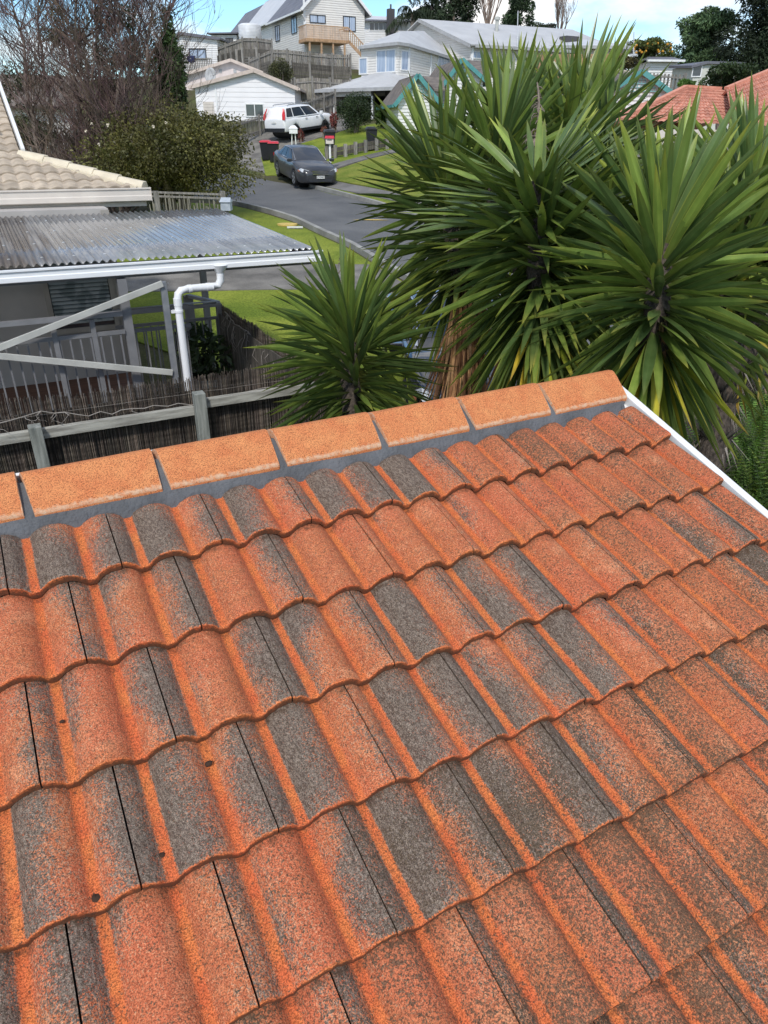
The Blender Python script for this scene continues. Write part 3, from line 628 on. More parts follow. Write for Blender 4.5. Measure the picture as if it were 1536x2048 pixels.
# ================================================================ carport with corrugated translucent roof
ZC = 2.40; XR = 3.34; XL = -3.2; YC = 8.0; YB = 11.9; SC = (2.53 - 2.42) / (12 - 8)
cp = empty('carport', (0.5, 8, 0), 'grey carport frame with corrugated translucent roof and white gutter beside the neighbour house', 'carport')
def polycol(nt, col, mp, b):
    n = N(nt, 'ShaderNodeTexNoise'); n.inputs['Scale'].default_value = 1.2; n.inputs['Detail'].default_value = 7; q = N(nt, 'ShaderNodeMapping'); q.inputs['Scale'].default_value = (2.2, .8, 1); L(nt, mp.outputs[0], q.inputs[0]); L(nt, q.outputs[0], n.inputs['Vector'])
    sx = N(nt, 'ShaderNodeSeparateXYZ'); L(nt, mp.outputs[0], sx.inputs[0])
    mr = N(nt, 'ShaderNodeMapRange'); mr.inputs[1].default_value = -1.2; mr.inputs[2].default_value = 1.6; mr.inputs[3].default_value = .32; mr.inputs[4].default_value = -.15; L(nt, sx.outputs[0], mr.inputs[0])
    ad = N(nt, 'ShaderNodeMath', operation='ADD'); L(nt, n.outputs[0], ad.inputs[0]); L(nt, mr.outputs[0], ad.inputs[1])
    r = N(nt, 'ShaderNodeMapRange'); r.inputs[1].default_value = .45; r.inputs[2].default_value = .7; L(nt, ad.outputs[0], r.inputs[0])
    m = N(nt, 'ShaderNodeMix', data_type='RGBA'); L(nt, r.outputs[0], m.inputs[0]); L(nt, col, m.inputs[6]); m.inputs[7].default_value = (.12, .095, .075, 1)
    rr = N(nt, 'ShaderNodeMapRange'); rr.inputs[3].default_value = .16; rr.inputs[4].default_value = .6; L(nt, r.outputs[0], rr.inputs[0]); L(nt, rr.outputs[0], b.inputs['Roughness'])
    return m.outputs[2]
M_poly = mat('grey_tinted_corrugated_sheet', (.42, .43, .44), (.28, .29, .30), 2, .12, spec=1, extra=polycol, coat=.6, metal=.25, alpha=.72, stretch=(3, .5, 1))
mb = MB(); pit = .0765; nseg = 8; x = XL; vs = []; cols = int((XR - XL) / pit * nseg)
ysn = [YC + .01, YC + 1.0, YC + 2.0, YC + 3.0, YB]
for iy, y in enumerate(ysn):
    for i in range(cols + 1):
        x = XL + i * pit / nseg; vs.append((x, y, ZC + .045 + (y - YC) * SC + .015 * math.cos(2 * math.pi * i / nseg) + .004 * noise.noise(V((x * .8, y * .6, 2)))))
mb.add(vs, [(j * (cols + 1) + i, j * (cols + 1) + i + 1, (j + 1) * (cols + 1) + i + 1, (j + 1) * (cols + 1) + i) for j in range(len(ysn) - 1) for i in range(cols)])
o = mb.build('roof_sheet', M_poly, cp, smooth=True); sm = o.modifiers.new('t', 'SOLIDIFY'); sm.thickness = .003
M_screw = mat('pale_washer', (.6, .62, .62), None, 3, .4)
mb = MB()
for y in (8.35, 9.25, 10.2, 11.2):
    for i in range(0, int((XR - XL) / pit), 4):
        x = XL + i * pit; z = ZC + .045 + (y - YC) * SC + .0095
        mb.tube([(x, y, z - .004), (x, y, z + .006)], .013, 8)
tag(mb.build('roof_screws', M_screw, cp), kind='stuff')
gutter('gutter', M_pipe, XL, XR + .05, YC - .09, ZC + .03, .125, cp)
mb = MB(); mb.box(((XL + XR) / 2, YC + .06, ZC - .06), (XR - XL - .06, .045, .15)); mb.build('front_beam', M_greymetal, cp)
mb = MB(); mb.box(((XL + XR) / 2, YB - .1, ZC + .03), (XR - XL, .045, .14)); mb.box((XR - .03, (YC + YB) / 2, ZC - .02), (.045, YB - YC - .2, .10))
for y in (9.25, 10.2, 11.2): mb.box(((XL + XR) / 2, y, ZC - .0), (XR - XL - .06, .045, .07))
mb.build('rafters', M_greymetal, cp)
def vpost(mb, px, py, y, zb, zt, w_, col=None):
    p = P(px, py, y=y); mb.box((p.x, y, (zb + zt) / 2), (w_, w_, zt - zb)); return p.x
mb = MB(); xm = vpost(mb, 258, 660, 7.98, .0, ZC - .13, .09); mb.build('post', M_greymetal, cp)
mb = MB(); mb.box((XR - .4, YB - .2, 1.3), (.09, .09, 2.4)); mb.build('post', M_greymetal, cp)
# galvanised bracket frame
mb = MB(); gx = P(337, 650, y=7.86).x; gt = P(323, 563, y=7.86).z; gb = P(352, 748, y=7.86).z
mb.box((gx, 7.86, (gt + gb) / 2 - .05), (.065, .05, gt - gb + .1)); mb.build('bracket_post', M_galv, cp, bevel=.004)
for (a, b) in ((P(0, 695, y=7.82), P(325, 567, y=7.82)), (P(0, 712, y=7.82), P(345, 745, y=7.82))):
    d = (b - a).normalized(); a2 = a - d * 1.6
    mb = MB(); mb.bar(a2, b, .03, .062); mb.build('brace', M_galv2, cp, bevel=.003)
for (px, py) in ((330, 563), (336, 566), (330, 572)):
    p = P(px, py, y=7.80); mb = MB(); mb.tube([(p.x, 7.80, p.z), (p.x, 7.785, p.z)], .006, 6); mb.build('bolt', M_galv, cp)
# downpipe
mb = MB(); z1 = ZC - .09
pts = [P(440, 545, y=7.95), P(441, 560, y=7.95), P(436, 570, y=7.95), P(425, 573, y=7.94), P(375, 578, y=7.9), P(362, 581, y=7.88), P(356, 588, y=7.86), P(355, 600, y=7.86)]
pb = P(372, 745, y=7.84); pts.append(V((pts[-1].x + .0, 7.86, pb.z))); pts.append(V((pts[-1].x, 7.86, 0)))
mb.tube(pts, .041, 14); 
mb.tube([pts[0] + V((0, 0, .08)), pts[0] + V((0, 0, .0))], [.09, .045], 14)
mb.tube([pts[3].lerp(pts[4], .1), pts[3].lerp(pts[4], .25)], .045, 14); mb.tube([pts[4].lerp(pts[3], .02), pts[4].lerp(pts[3], .14)], .045, 14); mb.tube([pts[7] + V((0, 0, .02)), pts[7] - V((0, 0, .06))], .045, 14)
dp = mb.build('downpipe', M_pipe, cp, smooth=True); dp.modifiers.new('s', 'EDGE_SPLIT').split_angle = R(40)
pc = P(357, 622, y=7.86); mb = MB(); mb.tube([(pts[-1].x, 7.86, pc.z - .012), (pts[-1].x, 7.86, pc.z + .012)], .047, 14); mb.box((pts[-1].x - .06, 7.86, pc.z), (.05, .04, .03)); mb.build('clip', M_pipe, dp)

# ================================================================ grey balustrade on the neighbour's deck, gate
def balus(root, a, b, zt, zb, pitch_, m=M_greymetal, posts=True, mid=None):
    a, b = V(a), V(b); L_ = (b - a).length; d = (b - a) / L_
    mb = MB(); mb.bar(a + V((0, 0, zt)), b + V((0, 0, zt)), .065, .045); mb.build('top_rail', m, root)
    mb = MB(); mb.bar(a + V((0, 0, zb)), b + V((0, 0, zb)), .03, .04); mb.build('rail', m, root); mb = MB()
    if mid: mb.bar(a + V((0, 0, mid)), b + V((0, 0, mid)), .03, .04)
    if mid: mb.build('rail', m, root)
    n = int(L_ / pitch_); tt = (mid or zt) - .02
    if n < 90:
        proto = None
        for i in range(n):
            p = a + d * ((i + .5) * L_ / n); mb = MB(); mb.box((p.x, p.y, (zb + tt) / 2), (.016, .016, tt - zb)); mb.build('baluster', m, root)
zt = P(150, 665, y=7.9).z; zm = P(150, 690, y=7.9).z
bl = empty('balustrade', (0, 7.9, .5), 'dark grey metal balustrade with thin upright bars before the grey wall', 'balustrade', 'grey balustrades on the neighbour deck')
balus(bl, (-2.6, 7.93, 0), (xm - .05, 7.93, 0), 1.93, .35, .098, mid=1.74)
for px in (238,):
    mb = MB(); q = P(px, 700, y=7.93); mb.box((q.x - .22, 7.93, 1.1), (.05, .05, 1.6)); mb.build('post', M_greymetal, bl)
mb = MB(); mb.box((P(115, 700, y=7.93).x - .0, 7.93, 1.1), (.05, .05, 1.7)); mb.build('post', M_greymetal, bl)
bl2 = empty('balustrade', (2, 8, .5), 'grey metal balustrade section behind the white downpipe up to the reed fence', 'balustrade', 'grey balustrades on the neighbour deck')
xc = P(437, 612, y=10.2).x
balus(bl2, (xm + .1, 8.6, 0), (1.95, 8.6, 0), 1.80, .35, .105, mid=1.58)
gt_ = empty('side_gate', (2.4, 10.2, .4), 'grey metal yard gate with pale top rails above potted plants', 'gate')
balus(gt_, (xm + .15, 10.2, 0), (xc, 10.2, 0), 1.45, .35, .10, mid=1.27)
a = P(375, 588, z=1.5); mb = MB(); mb.bar((xc, 10.2, 1.475), (a.x, a.y, 1.475), .07, .045); mb.bar((xm + .15, 10.2, 1.50), (xc, 10.2, 1.50), .07, .012); mb.build('cap_rail', M_galv, gt_)
mb = MB(); mb.box((a.x, a.y, .75), (.12, .12, 1.45)); mb.box((xc, 10.2, .72), (.07, .07, 1.5)); mb.build('post', M_greymetal, gt_)
# potted plants by the fence
M_pot = mat('pale_stone_pot', (.36, .37, .35), (.22, .24, .22), 9, .8, bump=.3)
def leafball(mb, c, rx, rz, n, ls, rr, c1=(1, 1, 1), asp=.45, bias=.5):
    for i in range(n):
        while True:
            p = V((rr.uniform(-1, 1), rr.uniform(-1, 1), rr.uniform(-1, 1)))
            if bias * bias < p.length_squared < 1: break
        q = V((c[0] + p.x * rx, c[1] + p.y * rx, c[2] + p.z * rz)); d = V((rr.gauss(0, 1), rr.gauss(0, 1), rr.gauss(.2, .8))).normalized(); e = d.cross(V((rr.gauss(0, 1), rr.gauss(0, 1), rr.gauss(0, 1)))).normalized()
        l = ls * rr.uniform(.6, 1.2); k = rr.uniform(.65, 1.35); cc = (c1[0] * k, c1[1] * k, c1[2] * k, 1)
        mb.add([q - d * l / 2, q + e * l * asp / 2, q + d * l / 2, q - e * l * asp / 2], [(0, 1, 2, 3)], cc)
for i, (px, py, d, sz) in enumerate(((396, 745, 10.6, .26), (415, 735, 9.9, .30))):
    p = P(px, py, d=d); z0 = .06; rr = random.Random(i)
    pt = empty('potted_plant', (p.x, p.y, z0), ('broad leafed plant in a pale stone pot against the reed fence', 'low dark green plant in a small pot beside the white downpipe')[1 - i], 'potted plant', 'potted plants in the neighbour yard')
    mb = MB(); h = .55; mb.tube([(p.x, p.y, z0), (p.x, p.y, z0 + h), (p.x, p.y, z0 + h), (p.x, p.y, z0 + h - .04)], [sz * .7, sz, sz * .9, sz * .85], 16); mb.build('pot', M_pot, pt)
    mb = MB(); leafball(mb, (p.x, p.y, z0 + h + .25), sz * 1.25, .33, 260, .16, rr, asp=.4); mb.build('foliage', M_leafdk, pt)

# ================================================================ reed (brush) screen fences
M_reed = mat('brown_reed_stems', (.17, .14, .115), (.065, .053, .043), 5, .85, stretch=(1, 1, 6), attr=True)
M_wire = mat('pale_dead_vine', (.30, .27, .24), None, 8, .7)
def reeds(name, a, b, ztop, zbot, label, n_per_m, seed, layers=2):
    rr = random.Random(seed); a, b = V(a), V(b); L_ = (b - a).length; d = (b - a) / L_; nrm = V((-d.y, d.x, 0))
    root = empty(name, (a.x, a.y, zbot), label, 'fence', 'reed screen fences')
    mb = MB()
    for l in range(layers):
        n = int(L_ * n_per_m)
        for i in range(n):
            if rr.random() < .04: continue
            t = (i + rr.random()) / n * L_; p = a + d * t + nrm * (l * .012 + rr.uniform(-.004, .004)); r_ = rr.uniform(.0022, .0042)
            zt_ = ztop + .035 * noise.noise(V((t * 1.5, seed, 0))) + rr.uniform(-.03, .02) + (rr.random() < .03) * rr.uniform(0, .05)
            k = rr.choice([.3, .45, .6, .75, .85, 1.0, 1.5]); lean = rr.uniform(-.012, .012)
            c_ = (k * rr.uniform(.95, 1.1), k, k * rr.uniform(.9, 1.05), 1)
            mb.tube([p + V((0, 0, zbot)), p + d * lean + V((0, 0, zt_))], [r_, r_ * .7], 4, c_, cap=False)
    mb.build('reed_screen', M_reed, root)
    mb = MB(); mb.slab([a + nrm * .045 + V((0, 0, ztop - .12)), b + nrm * .045 + V((0, 0, ztop - .12)), b + nrm * .045 + V((0, 0, zbot)), a + nrm * .045 + V((0, 0, zbot))], .018, n=nrm * -1); mb.build('backing_boards', M_timberdk, root)
    mb = MB()
    for kz in (.12, .75):
        pts = []; zz = ztop - kz
        for i in range(int(L_ * 6)):
            pts.append(a + d * (i / 6) - nrm * .012 + V((0, 0, zz + rr.uniform(-.004, .004))))
        mb.tube(pts, .0011, 4)
    mb.build('tie_wire', M_wire, root)
    return root
YF = 5.62
fr = reeds('reed_fence', (-3.2, YF, 0), (2.72, YF, 0), 1.86, 0, 'brown reed screen fence with pale rails and two grey posts behind the orange ridge', 150, 3)
r1 = P(391, 822, y=5.5).z; r2 = P(97, 872, y=5.5).z
xp1 = P(405, 830, y=5.46).x; xp0 = P(80, 900, y=5.46).x
zr = (r1 + r2) / 2
def railbar(mb, x0, x1, z): mb.box(((x0 + x1) / 2, 5.555, z), (x1 - x0, .05, .075))
for (x0, x1) in ((-3.2, xp0 - .045), (xp0 + .045, xp1 - .045), (xp1 + .045, 2.7)):
    mb = MB(); railbar(mb, x0, x1, zr + (.045 if x0 > xp1 else 0)); mb.build('rail', M_rail, fr, bevel=.004)
for (x, zt_) in ((xp0, 1.70), (xp1, P(400, 788, y=5.46).z), (xp0 - 1.6, 1.72)):
    mb = MB(); mb.box((x, 5.505, zt_ / 2), (.09, .095, zt_)); mb.build('post', M_post, fr, bevel=.006)
f2 = reeds('reed_fence', (2.78, 5.75, 0), (2.78, 10.2, 0), 1.45, 0, 'second reed fence running back to the yard gate, tangled with dry vine', 130, 5)
# dry vines
def vine(name, pts, r_, label, n_br=0, seed=1, grp='dry vines on the reed fences', ln=.3, up=-1):
    rr = random.Random(seed); mb = MB(); P_ = []
    for i, (a, b) in enumerate(zip(pts, pts[1:])):
        for k in range(10):
            t = k / 10; q = V(a).lerp(V(b), t) + V((rr.uniform(-.01, .01), rr.uniform(-.01, .01), rr.uniform(-.016, .016) - .05 * math.sin(t * math.pi))); P_.append(q)
    P_.append(V(pts[-1])); mb.tube(P_, r_, 5)
    for i in range(n_br):
        p = rr.choice(P_); q = [p]
        for k in range(6): p = p + V((rr.uniform(-.04, .04), rr.uniform(-.04, .04), up * rr.uniform(.2, 1) * ln / 5)); q.append(p)
        mb.tube(q, [r_ * .8 * (1 - j / 8) for j in range(7)], 4)
    return tag(mb.build(name, M_wire, off=V(pts[0])), label, 'vine', grp)
vine('dry_vine', [(-2.5, 5.58, 1.72), (-1.0, 5.58, 1.75), (.1, 5.58, 1.78), (.9, 5.58, 1.70), (1.9, 5.58, 1.72), (2.7, 5.58, 1.68)], .0035, 'thin pale dead vine strung along the top of the front reed fence', 14, 4, ln=.12)
vine('dry_vine', [(2.735, 9.9, 1.42), (2.735, 9.0, 1.36), (2.735, 8.0, 1.30), (2.735, 7.0, 1.12), (2.735, 6.2, .95)], .006, 'tangled hanging pale vine on the reed fence near the small yucca', 70, 9, ln=.5)
# ================================================================ houses on the hill
class Pl:
    """vertical wall plane through O (x, y) with unit direction ax; nrm points to the viewer"""
    def __init__(s, O, ax):
        s.O = V((O[0], O[1])); s.ax = V((ax[0], ax[1])).normalized(); s.n = V((-s.ax.y, s.ax.x))
        if s.n.dot(-s.O) < 0: s.n = -s.n
    def hit(s, px, py):
        r = Wm @ np.array([(px - 768) / F, (py - 1024) / F, 1.0]); k = s.n.dot(s.O) / (s.n.x * r[0] + s.n.y * r[1])
        q = V((r[0] * k, r[1] * k)); return (q - s.O).dot(s.ax), r[2] * k + H
    def pt(s, t, z, d=0): return V((s.O.x + s.ax.x * t + s.n.x * d, s.O.y + s.ax.y * t + s.n.y * d, z))
    def box(s, mb, t0, t1, z0, z1, d0, d1, col=None):
        c = (s.pt(t0, z0, d0) + s.pt(t1, z1, d1)) / 2; M = Matrix(((s.ax.x, s.n.x, 0), (s.ax.y, s.n.y, 0), (0, 0, 1)))
        return mb.box(c, (abs(t1 - t0), abs(d1 - d0), abs(z1 - z0)), M, col)
FR = V((0.4156, 0.7792)).normalized()      # viewing heading on the ground
RT = V((FR.y, -FR.x))
def head(deg): a = R(deg); return V((RT.x * math.cos(a) + FR.x * math.sin(a), RT.y * math.cos(a) + FR.y * math.sin(a)))   # 0 = square to the view, +ve turns the right end away
def window(root, pl, r, frame=M_white, glass=M_glass, mull=1, fw=.07, name='window', label=None):
    t0, z1 = pl.hit(r[0], r[1]); t1, z0 = pl.hit(r[2], r[3]);
    if t0 > t1: t0, t1 = t1, t0
    mb = MB()
    pl.box(mb, t0 - fw, t0, z0 - fw, z1 + fw, .0, .06); pl.box(mb, t1, t1 + fw, z0 - fw, z1 + fw, .0, .06); pl.box(mb, t0, t1, z1, z1 + fw, .0, .06); pl.box(mb, t0, t1, z0 - fw, z0, .0, .06)
    for i in range(mull): t = t0 + (t1 - t0) * (i + 1) / (mull + 1); pl.box(mb, t - fw * .4, t + fw * .4, z0, z1, .0, .055)
    w_ = mb.build(name, frame, root, label=label)
    mb = MB(); pl.box(mb, t0, t1, z0, z1, .004, .02); mb.build('pane', glass, w_)
    return w_
def walls(root, plan, z0, z1, m, name='wall'):
    mb = MB(); mb.prism(plan, z0, z1); return mb.build(name, m, root)
def gable_house(root, O, ax, w_, Ln, z0, ze, zr, mw, mr, mt, over=.35, apex=.5, rt=.10):
    """gable end on the plane through O along ax (width w_), body runs back by Ln"""
    pl = Pl(O, ax); mb = MB(); top = [(0, ze), (w_ * apex, zr), (w_, ze)]
    vs = []
    for d in (0, -Ln): vs += [pl.pt(0, z0, d), pl.pt(w_, z0, d)] + [pl.pt(t, z, d) for t, z in reversed(top)]
    mb.add(vs, [(0, 1, 2, 3, 4), (9, 8, 7, 6, 5), (0, 4, 9, 5), (1, 6, 7, 2)]); mb.build('wall', mw, root)
    for sgn in (0, 1):
        t_e = -over if sgn == 0 else w_ + over; sl = (zr - ze) / (w_ * (apex if sgn == 0 else 1 - apex)); zz_ = ze - sl * over; ta = w_ * apex
        mb = MB(); mb.slab([pl.pt(t_e, zz_ + rt, over), pl.pt(ta, zr + rt, over), pl.pt(ta, zr + rt, -Ln - over), pl.pt(t_e, zz_ + rt, -Ln - over)], rt * .9); mb.build('roof', mr, root)
        mb = MB(); mb.bar(pl.pt(t_e, zz_ + rt - .06, over + .02), pl.pt(ta, zr + rt - .06, over + .02), .05, .22); mb.build('barge_board', mt, root)
        mb = MB(); e = .06 if sgn else -.06; mb.bar(pl.pt(t_e + e, zz_ + .04, over), pl.pt(t_e + e, zz_ + .04, -Ln - over), .12, .14); mb.build('gutter', mt, root)
    return pl

# ---- H2: white garage with two gables and a dish
O = P(392, 200, d=50); ax = head(0)
pl = Pl((O.x, O.y), ax); t1, _ = pl.hit(590, 200); zb = min(terr(*pl.pt(0, 0).xy), terr(*pl.pt(t1, 0).xy)) - .4
ze = pl.hit(389, 176)[1]; zr = pl.hit(511, 143)[1]; ta = pl.hit(509, 145)[0] / t1
h2 = empty('white_garage', (O.x, O.y, zb), 'long white garage with peach barge boards and a satellite dish, below the hillside fences', 'garage')
gable_house(h2, (O.x, O.y), ax, t1, 9, zb, ze + .05, zr, M_whitewall, M_ltroof, M_peach, over=.3, apex=ta)
window(h2, pl, (492, 209, 527, 232), M_white, M_glass, 1)
tt0, zt0 = pl.hit(406, 203); tt1, zt1 = pl.hit(430, 238); mb = MB()
for i in range(6): pl.box(mb, tt0, tt1, zt1 + (zt0 - zt1) * i / 6, zt1 + (zt0 - zt1) * (i + .9) / 6, 0, .05)
mb.build('roller_door', M_cream, h2)
mb = MB(); tc_, _ = pl.hit(433, 200); pl.box(mb, tc_ - .06, tc_ + .06, zb, pl.hit(433, 166)[1], 0, .05); mb.build('corner_board', M_white, h2)
h2b = empty('white_house', (O.x, O.y + 10, zb), 'white house with pale pink gable and two small vents behind the white garage', 'house')
O2 = P(372, 190, d=58); p2 = Pl((O2.x, O2.y), ax); t2, _ = p2.hit(545, 190); ze2 = p2.hit(366, 152)[1]; zr2 = p2.hit(463, 122)[1]; ta2 = p2.hit(463, 122)[0] / t2
gable_house(h2b, (O2.x, O2.y), ax, t2, 7, zb, ze2, zr2, M_pinkwall, M_ltroof, M_peach, over=.35, apex=ta2)
for px in (441, 470):
    tv, zv = p2.hit(px, 142); mb = MB(); p2.box(mb, tv - .12, tv + .12, zv - .12, zv + .12, 0, .04); mb.build('vent', M_gutter, h2b)
# satellite dish standing on the garage roof
q = P(422, 152, d=49.3); ds = empty('satellite_dish', P(420, 163, d=49.3), 'pale grey satellite dish on the left roof slope of the white garage', 'satellite dish')
mb = MB(); vs = []; Mx = Matrix.Rotation(R(-35), 3, 'Z') @ Matrix.Rotation(R(70), 3, 'X')
for i in range(5):
    for j in range(16):
        r_ = .50 * i / 4; a = 2 * math.pi * j / 16; vs.append(q + Mx @ V((r_ * math.cos(a) * .8, r_ * math.sin(a), .5 * r_ * r_)))
mb.add(vs, [(i * 16 + j, i * 16 + (j + 1) % 16, (i + 1) * 16 + (j + 1) % 16, (i + 1) * 16 + j) for i in range(4) for j in range(16)]); mb.build('dish', M_gutter, ds, smooth=True).modifiers.new('t', 'SOLIDIFY').thickness = .03
mb = MB(); mb.tube([P(420, 166, d=49.3), P(420, 158, d=49.3), q], .03, 6); mb.tube([q, P(437, 147, d=49.0)], .02, 5); mb.build('mast', M_gutter, ds)

# ---- H1: small white house far left
O = P(352, 120, d=66); pl = Pl((O.x, O.y), head(-4)); t1, _ = pl.hit(437, 120); zb = zpix(O.x, O.y, 170)
h1 = empty('white_house', (O.x, O.y, zb), 'small white weatherboard house with dark barge boards at left, towel over its deck rail', 'house')
gable_house(h1, (O.x, O.y), pl.ax, t1, 8, zb, pl.hit(352, 70)[1] - .3, pl.hit(363, 68)[1], M_boards, M_dkroof, M_dkroof, over=.3, apex=.16)
window(h1, pl, (379, 99, 412, 118), M_dark, M_glasspale, 1, .08); window(h1, pl, (344, 97, 357, 125), M_dark, M_glass, 0, .08)
mb = MB(); t0, z1 = pl.hit(376, 118); t2, _ = pl.hit(428, 118); _, z0 = pl.hit(376, 140); k = 16
pl.box(mb, t0, t2, z1 - .08, z1, .9, 1.0); pl.box(mb, t0, t2, z0 - .15, z0, .0, 1.0)
for i in range(k): t = t0 + (t2 - t0) * i / (k - 1); pl.box(mb, t - .04, t + .04, z0, z1, .93, .97)
mb.build('deck_rail', M_timber, h1)
M_towel = mat('navy_towel', (.02, .03, .10), None, 5, .9)
mb = MB(); t0, z1 = pl.hit(380, 114); t2, z0 = pl.hit(399, 129); vs = []
for i in range(9):
    for j in range(6):
        u, v_ = i / 8, j / 5; wob = .05 * math.sin(u * 9 + v_ * 3); sh = .25 * v_ * (u - .5)
        vs.append(pl.pt(t0 + (t2 - t0) * (u - sh), z1 + .02 - (z1 - z0) * v_ * (1 - .25 * (u - .5) ** 2 * 4 * 0 - .3 * abs(u - .5)), 1.03 + wob))
mb.add(vs, [(i * 6 + j, i * 6 + j + 1, (i + 1) * 6 + j + 1, (i + 1) * 6 + j) for i in range(8) for j in range(5)])
to = mb.build('towel', M_towel, off=pl.pt(t0, z0, 1.03), smooth=True); to.modifiers.new('t', 'SOLIDIFY').thickness = .02
tag(to, 'navy towel hung over the deck rail of the small white house', 'towel')

# ---- H3: row of steep-roofed white houses (far left one, middle one), H4: big one with the pine deck
def steep(px_corner, py_eave, d, px_right, py_apex_off, label, z_b, pxl, pyl, roofm, mw=M_boards, apex_h=None, a_front=25, over=.45):
    O = P(px_corner, py_eave, d=d); ax = head(a_front); pl = Pl((O.x, O.y), ax); tw_, _ = pl.hit(px_right, py_eave)
    root = empty('hillside_house', (O.x, O.y, z_b), label, 'house', 'steep roofed houses on the hillside')
    zr = O.z + tw_ / 2 * apex_h
    # side wall runs back from the corner
    sidep = Pl((O.x, O.y), V((-pl.n.x, -pl.n.y))); L_ = abs(sidep.hit(pxl, pyl)[0])
    pl = gable_house(root, (O.x, O.y), ax, tw_, L_, z_b, O.z, zr, mw, roofm, M_white, over=over, rt=.14)
    return root, pl, sidep, tw_, L_
O = P(608, 100, d=62)
root, pl, sp_, tw_, L_ = steep(608, 12, 62, 729, 0, 'tall white weatherboard house with steep charcoal roof and new pine deck', terr(O.x, O.y) - 1.5, 545, 60, M_dkroof, M_boards2, .95)
h4 = root
window(h4, pl, (620, 30, 650, 46), M_dark, M_glasspale, 1, .06); window(h4, pl, (687, 33, 710, 62), M_dark, M_glasspale, 1, .06)
window(h4, sp_, (583, 36, 594, 64), M_dark, M_glasspale, 1, .06); window(h4, sp_, (551, 54, 560, 80), M_dark, M_glasspale, 1, .06)
mb = MB(); pl.box(mb, -.1, .08, terr(O.x, O.y) - 1.5, O.z + 4.0, 0, .05); mb.build('corner_board', M_white, h4)
mb = MB(); a = pl.pt(-.3, zpix(O.x, O.y, 24), .35); b_ = pl.pt(.03, zpix(O.x, O.y, 36), .1); c_ = pl.pt(.03, zpix(O.x, O.y, 95), .1); mb.tube([a, b_, c_], .05, 8); mb.build('downpipe', M_pipe, h4)
# deck
dz1 = pl.hit(640, 79)[1]; dr = pl.hit(640, 47)[1]; t0, t1 = pl.hit(610, 60)[0], pl.hit(697, 60)[0]; dd = 2.2
# shift so that the deck front (dd in front of the wall) lands where it is seen
pf = Pl(pl.pt(0, 0, dd).xy, pl.ax); t0, zt_ = pf.hit(612, 48); t1, _ = pf.hit(696, 52); zd = pf.hit(650, 78)[1]
dk = h4; mb = MB(); pl.box(mb, t0, t1, zd - .25, zd, .07, dd); mb.build('deck_floor', M_pine, dk)
mb = MB(); pf.box(mb, t0, t1, zt_ - .07, zt_, -.06, .04); pl.box(mb, t0 - .03, t0 + .05, zt_ - .07, zt_, .1, dd); pl.box(mb, t1 - .05, t1 + .03, zt_ - .07, zt_, .1, dd); mb.build('deck_handrail', M_pine, dk)
rr = random.Random(5); n = 38
for i in range(n):
    mb = MB(); t = t0 + (t1 - t0) * (i + .5) / n; k = rr.uniform(.8, 1.2); pf.box(mb, t - .026, t + .026, zd - .2, zt_ - .07, 0, .03, (k, k * .97, k * .92, 1)); mb.build('deck_slat', M_pine, dk)
for i in range(8):
    mb = MB(); d_ = .3 + (dd - .3) * i / 8; pl.box(mb, t0 - .02, t0 + .01, zd - .2, zt_ - .07, d_, d_ + .08); mb.build('deck_slat', M_pine, dk)
zg = terr(*pf.pt((t0 + t1) / 2, 0).xy) - .6
for i in range(4):
    mb = MB(); t = t0 + .3 + (t1 - t0 - .6) * i / 3; pf.box(mb, t - .07, t + .07, zg, zd - .25, -.2, -.06); mb.build('deck_post', M_pine, dk)
mb = MB(); pf.box(mb, t1 + .1, t1 + .16, zd - .1, zd, -.3, .0); a = pf.pt(t1, zd, -.1); b_ = pf.pt(t1 + 3.0, zd - 2.4, -.1)
mb.bar(a, b_, .05, .25); mb.bar(a + V((0, 0, zt_ - zd)), b_ + V((0, 0, zt_ - zd)), .05, .08)
for i in range(16): p = a.lerp(b_, (i + .5) / 16); mb.box(p + V((0, 0, (zt_ - zd) / 2)), (.05, .05, zt_ - zd))
mb.build('deck_stairs', M_pine, dk)
mb = MB(); pl.box(mb, t0 + .3, t1 - .3, zg, zd - 1.6, -.02, .35); mb.build('stacked_timber', M_timber, dk)
# middle one
O = P(556, 100, d=74); steep(556, 32, 74, 660, 0, 'white house with pale grey steep roof just left of the pine deck house', terr(O.x, O.y) - 1, 490, 60, M_ltroof, M_boards, 1.0)
O = P(500, 100, d=84); steep(503, 55, 84, 590, 0, 'small white house with dark steep roof, furthest left of the steep roofed row', terr(O.x, O.y) - 1, 455, 70, M_dkroof, M_boards, 1.0)
O = P(424, 88, d=88); pl = Pl((O.x, O.y), head(-6)); t1, _ = pl.hit(474, 88); la = empty('lean_to', (O.x, O.y, O.z - 4), 'small flat roofed white annex with dark window left of the steep roofs', 'annex')
z1 = pl.hit(450, 70)[1]; walls(la, [pl.pt(0, 0).xy, pl.pt(t1, 0).xy, pl.pt(t1, 0, -5).xy, pl.pt(0, 0, -5).xy], O.z - 5, z1, M_boards)
mb = MB(); mb.slab([pl.pt(-.4, z1 + .2, .5), pl.pt(t1 + .3, z1 + .25, .5), pl.pt(t1 + .3, z1 + .3, -5.3), pl.pt(-.4, z1 + .3, -5.3)], .15); mb.build('roof', M_dkroof, la); window(la, pl, (452, 77, 466, 87), M_dark, M_glass, 1, .06)
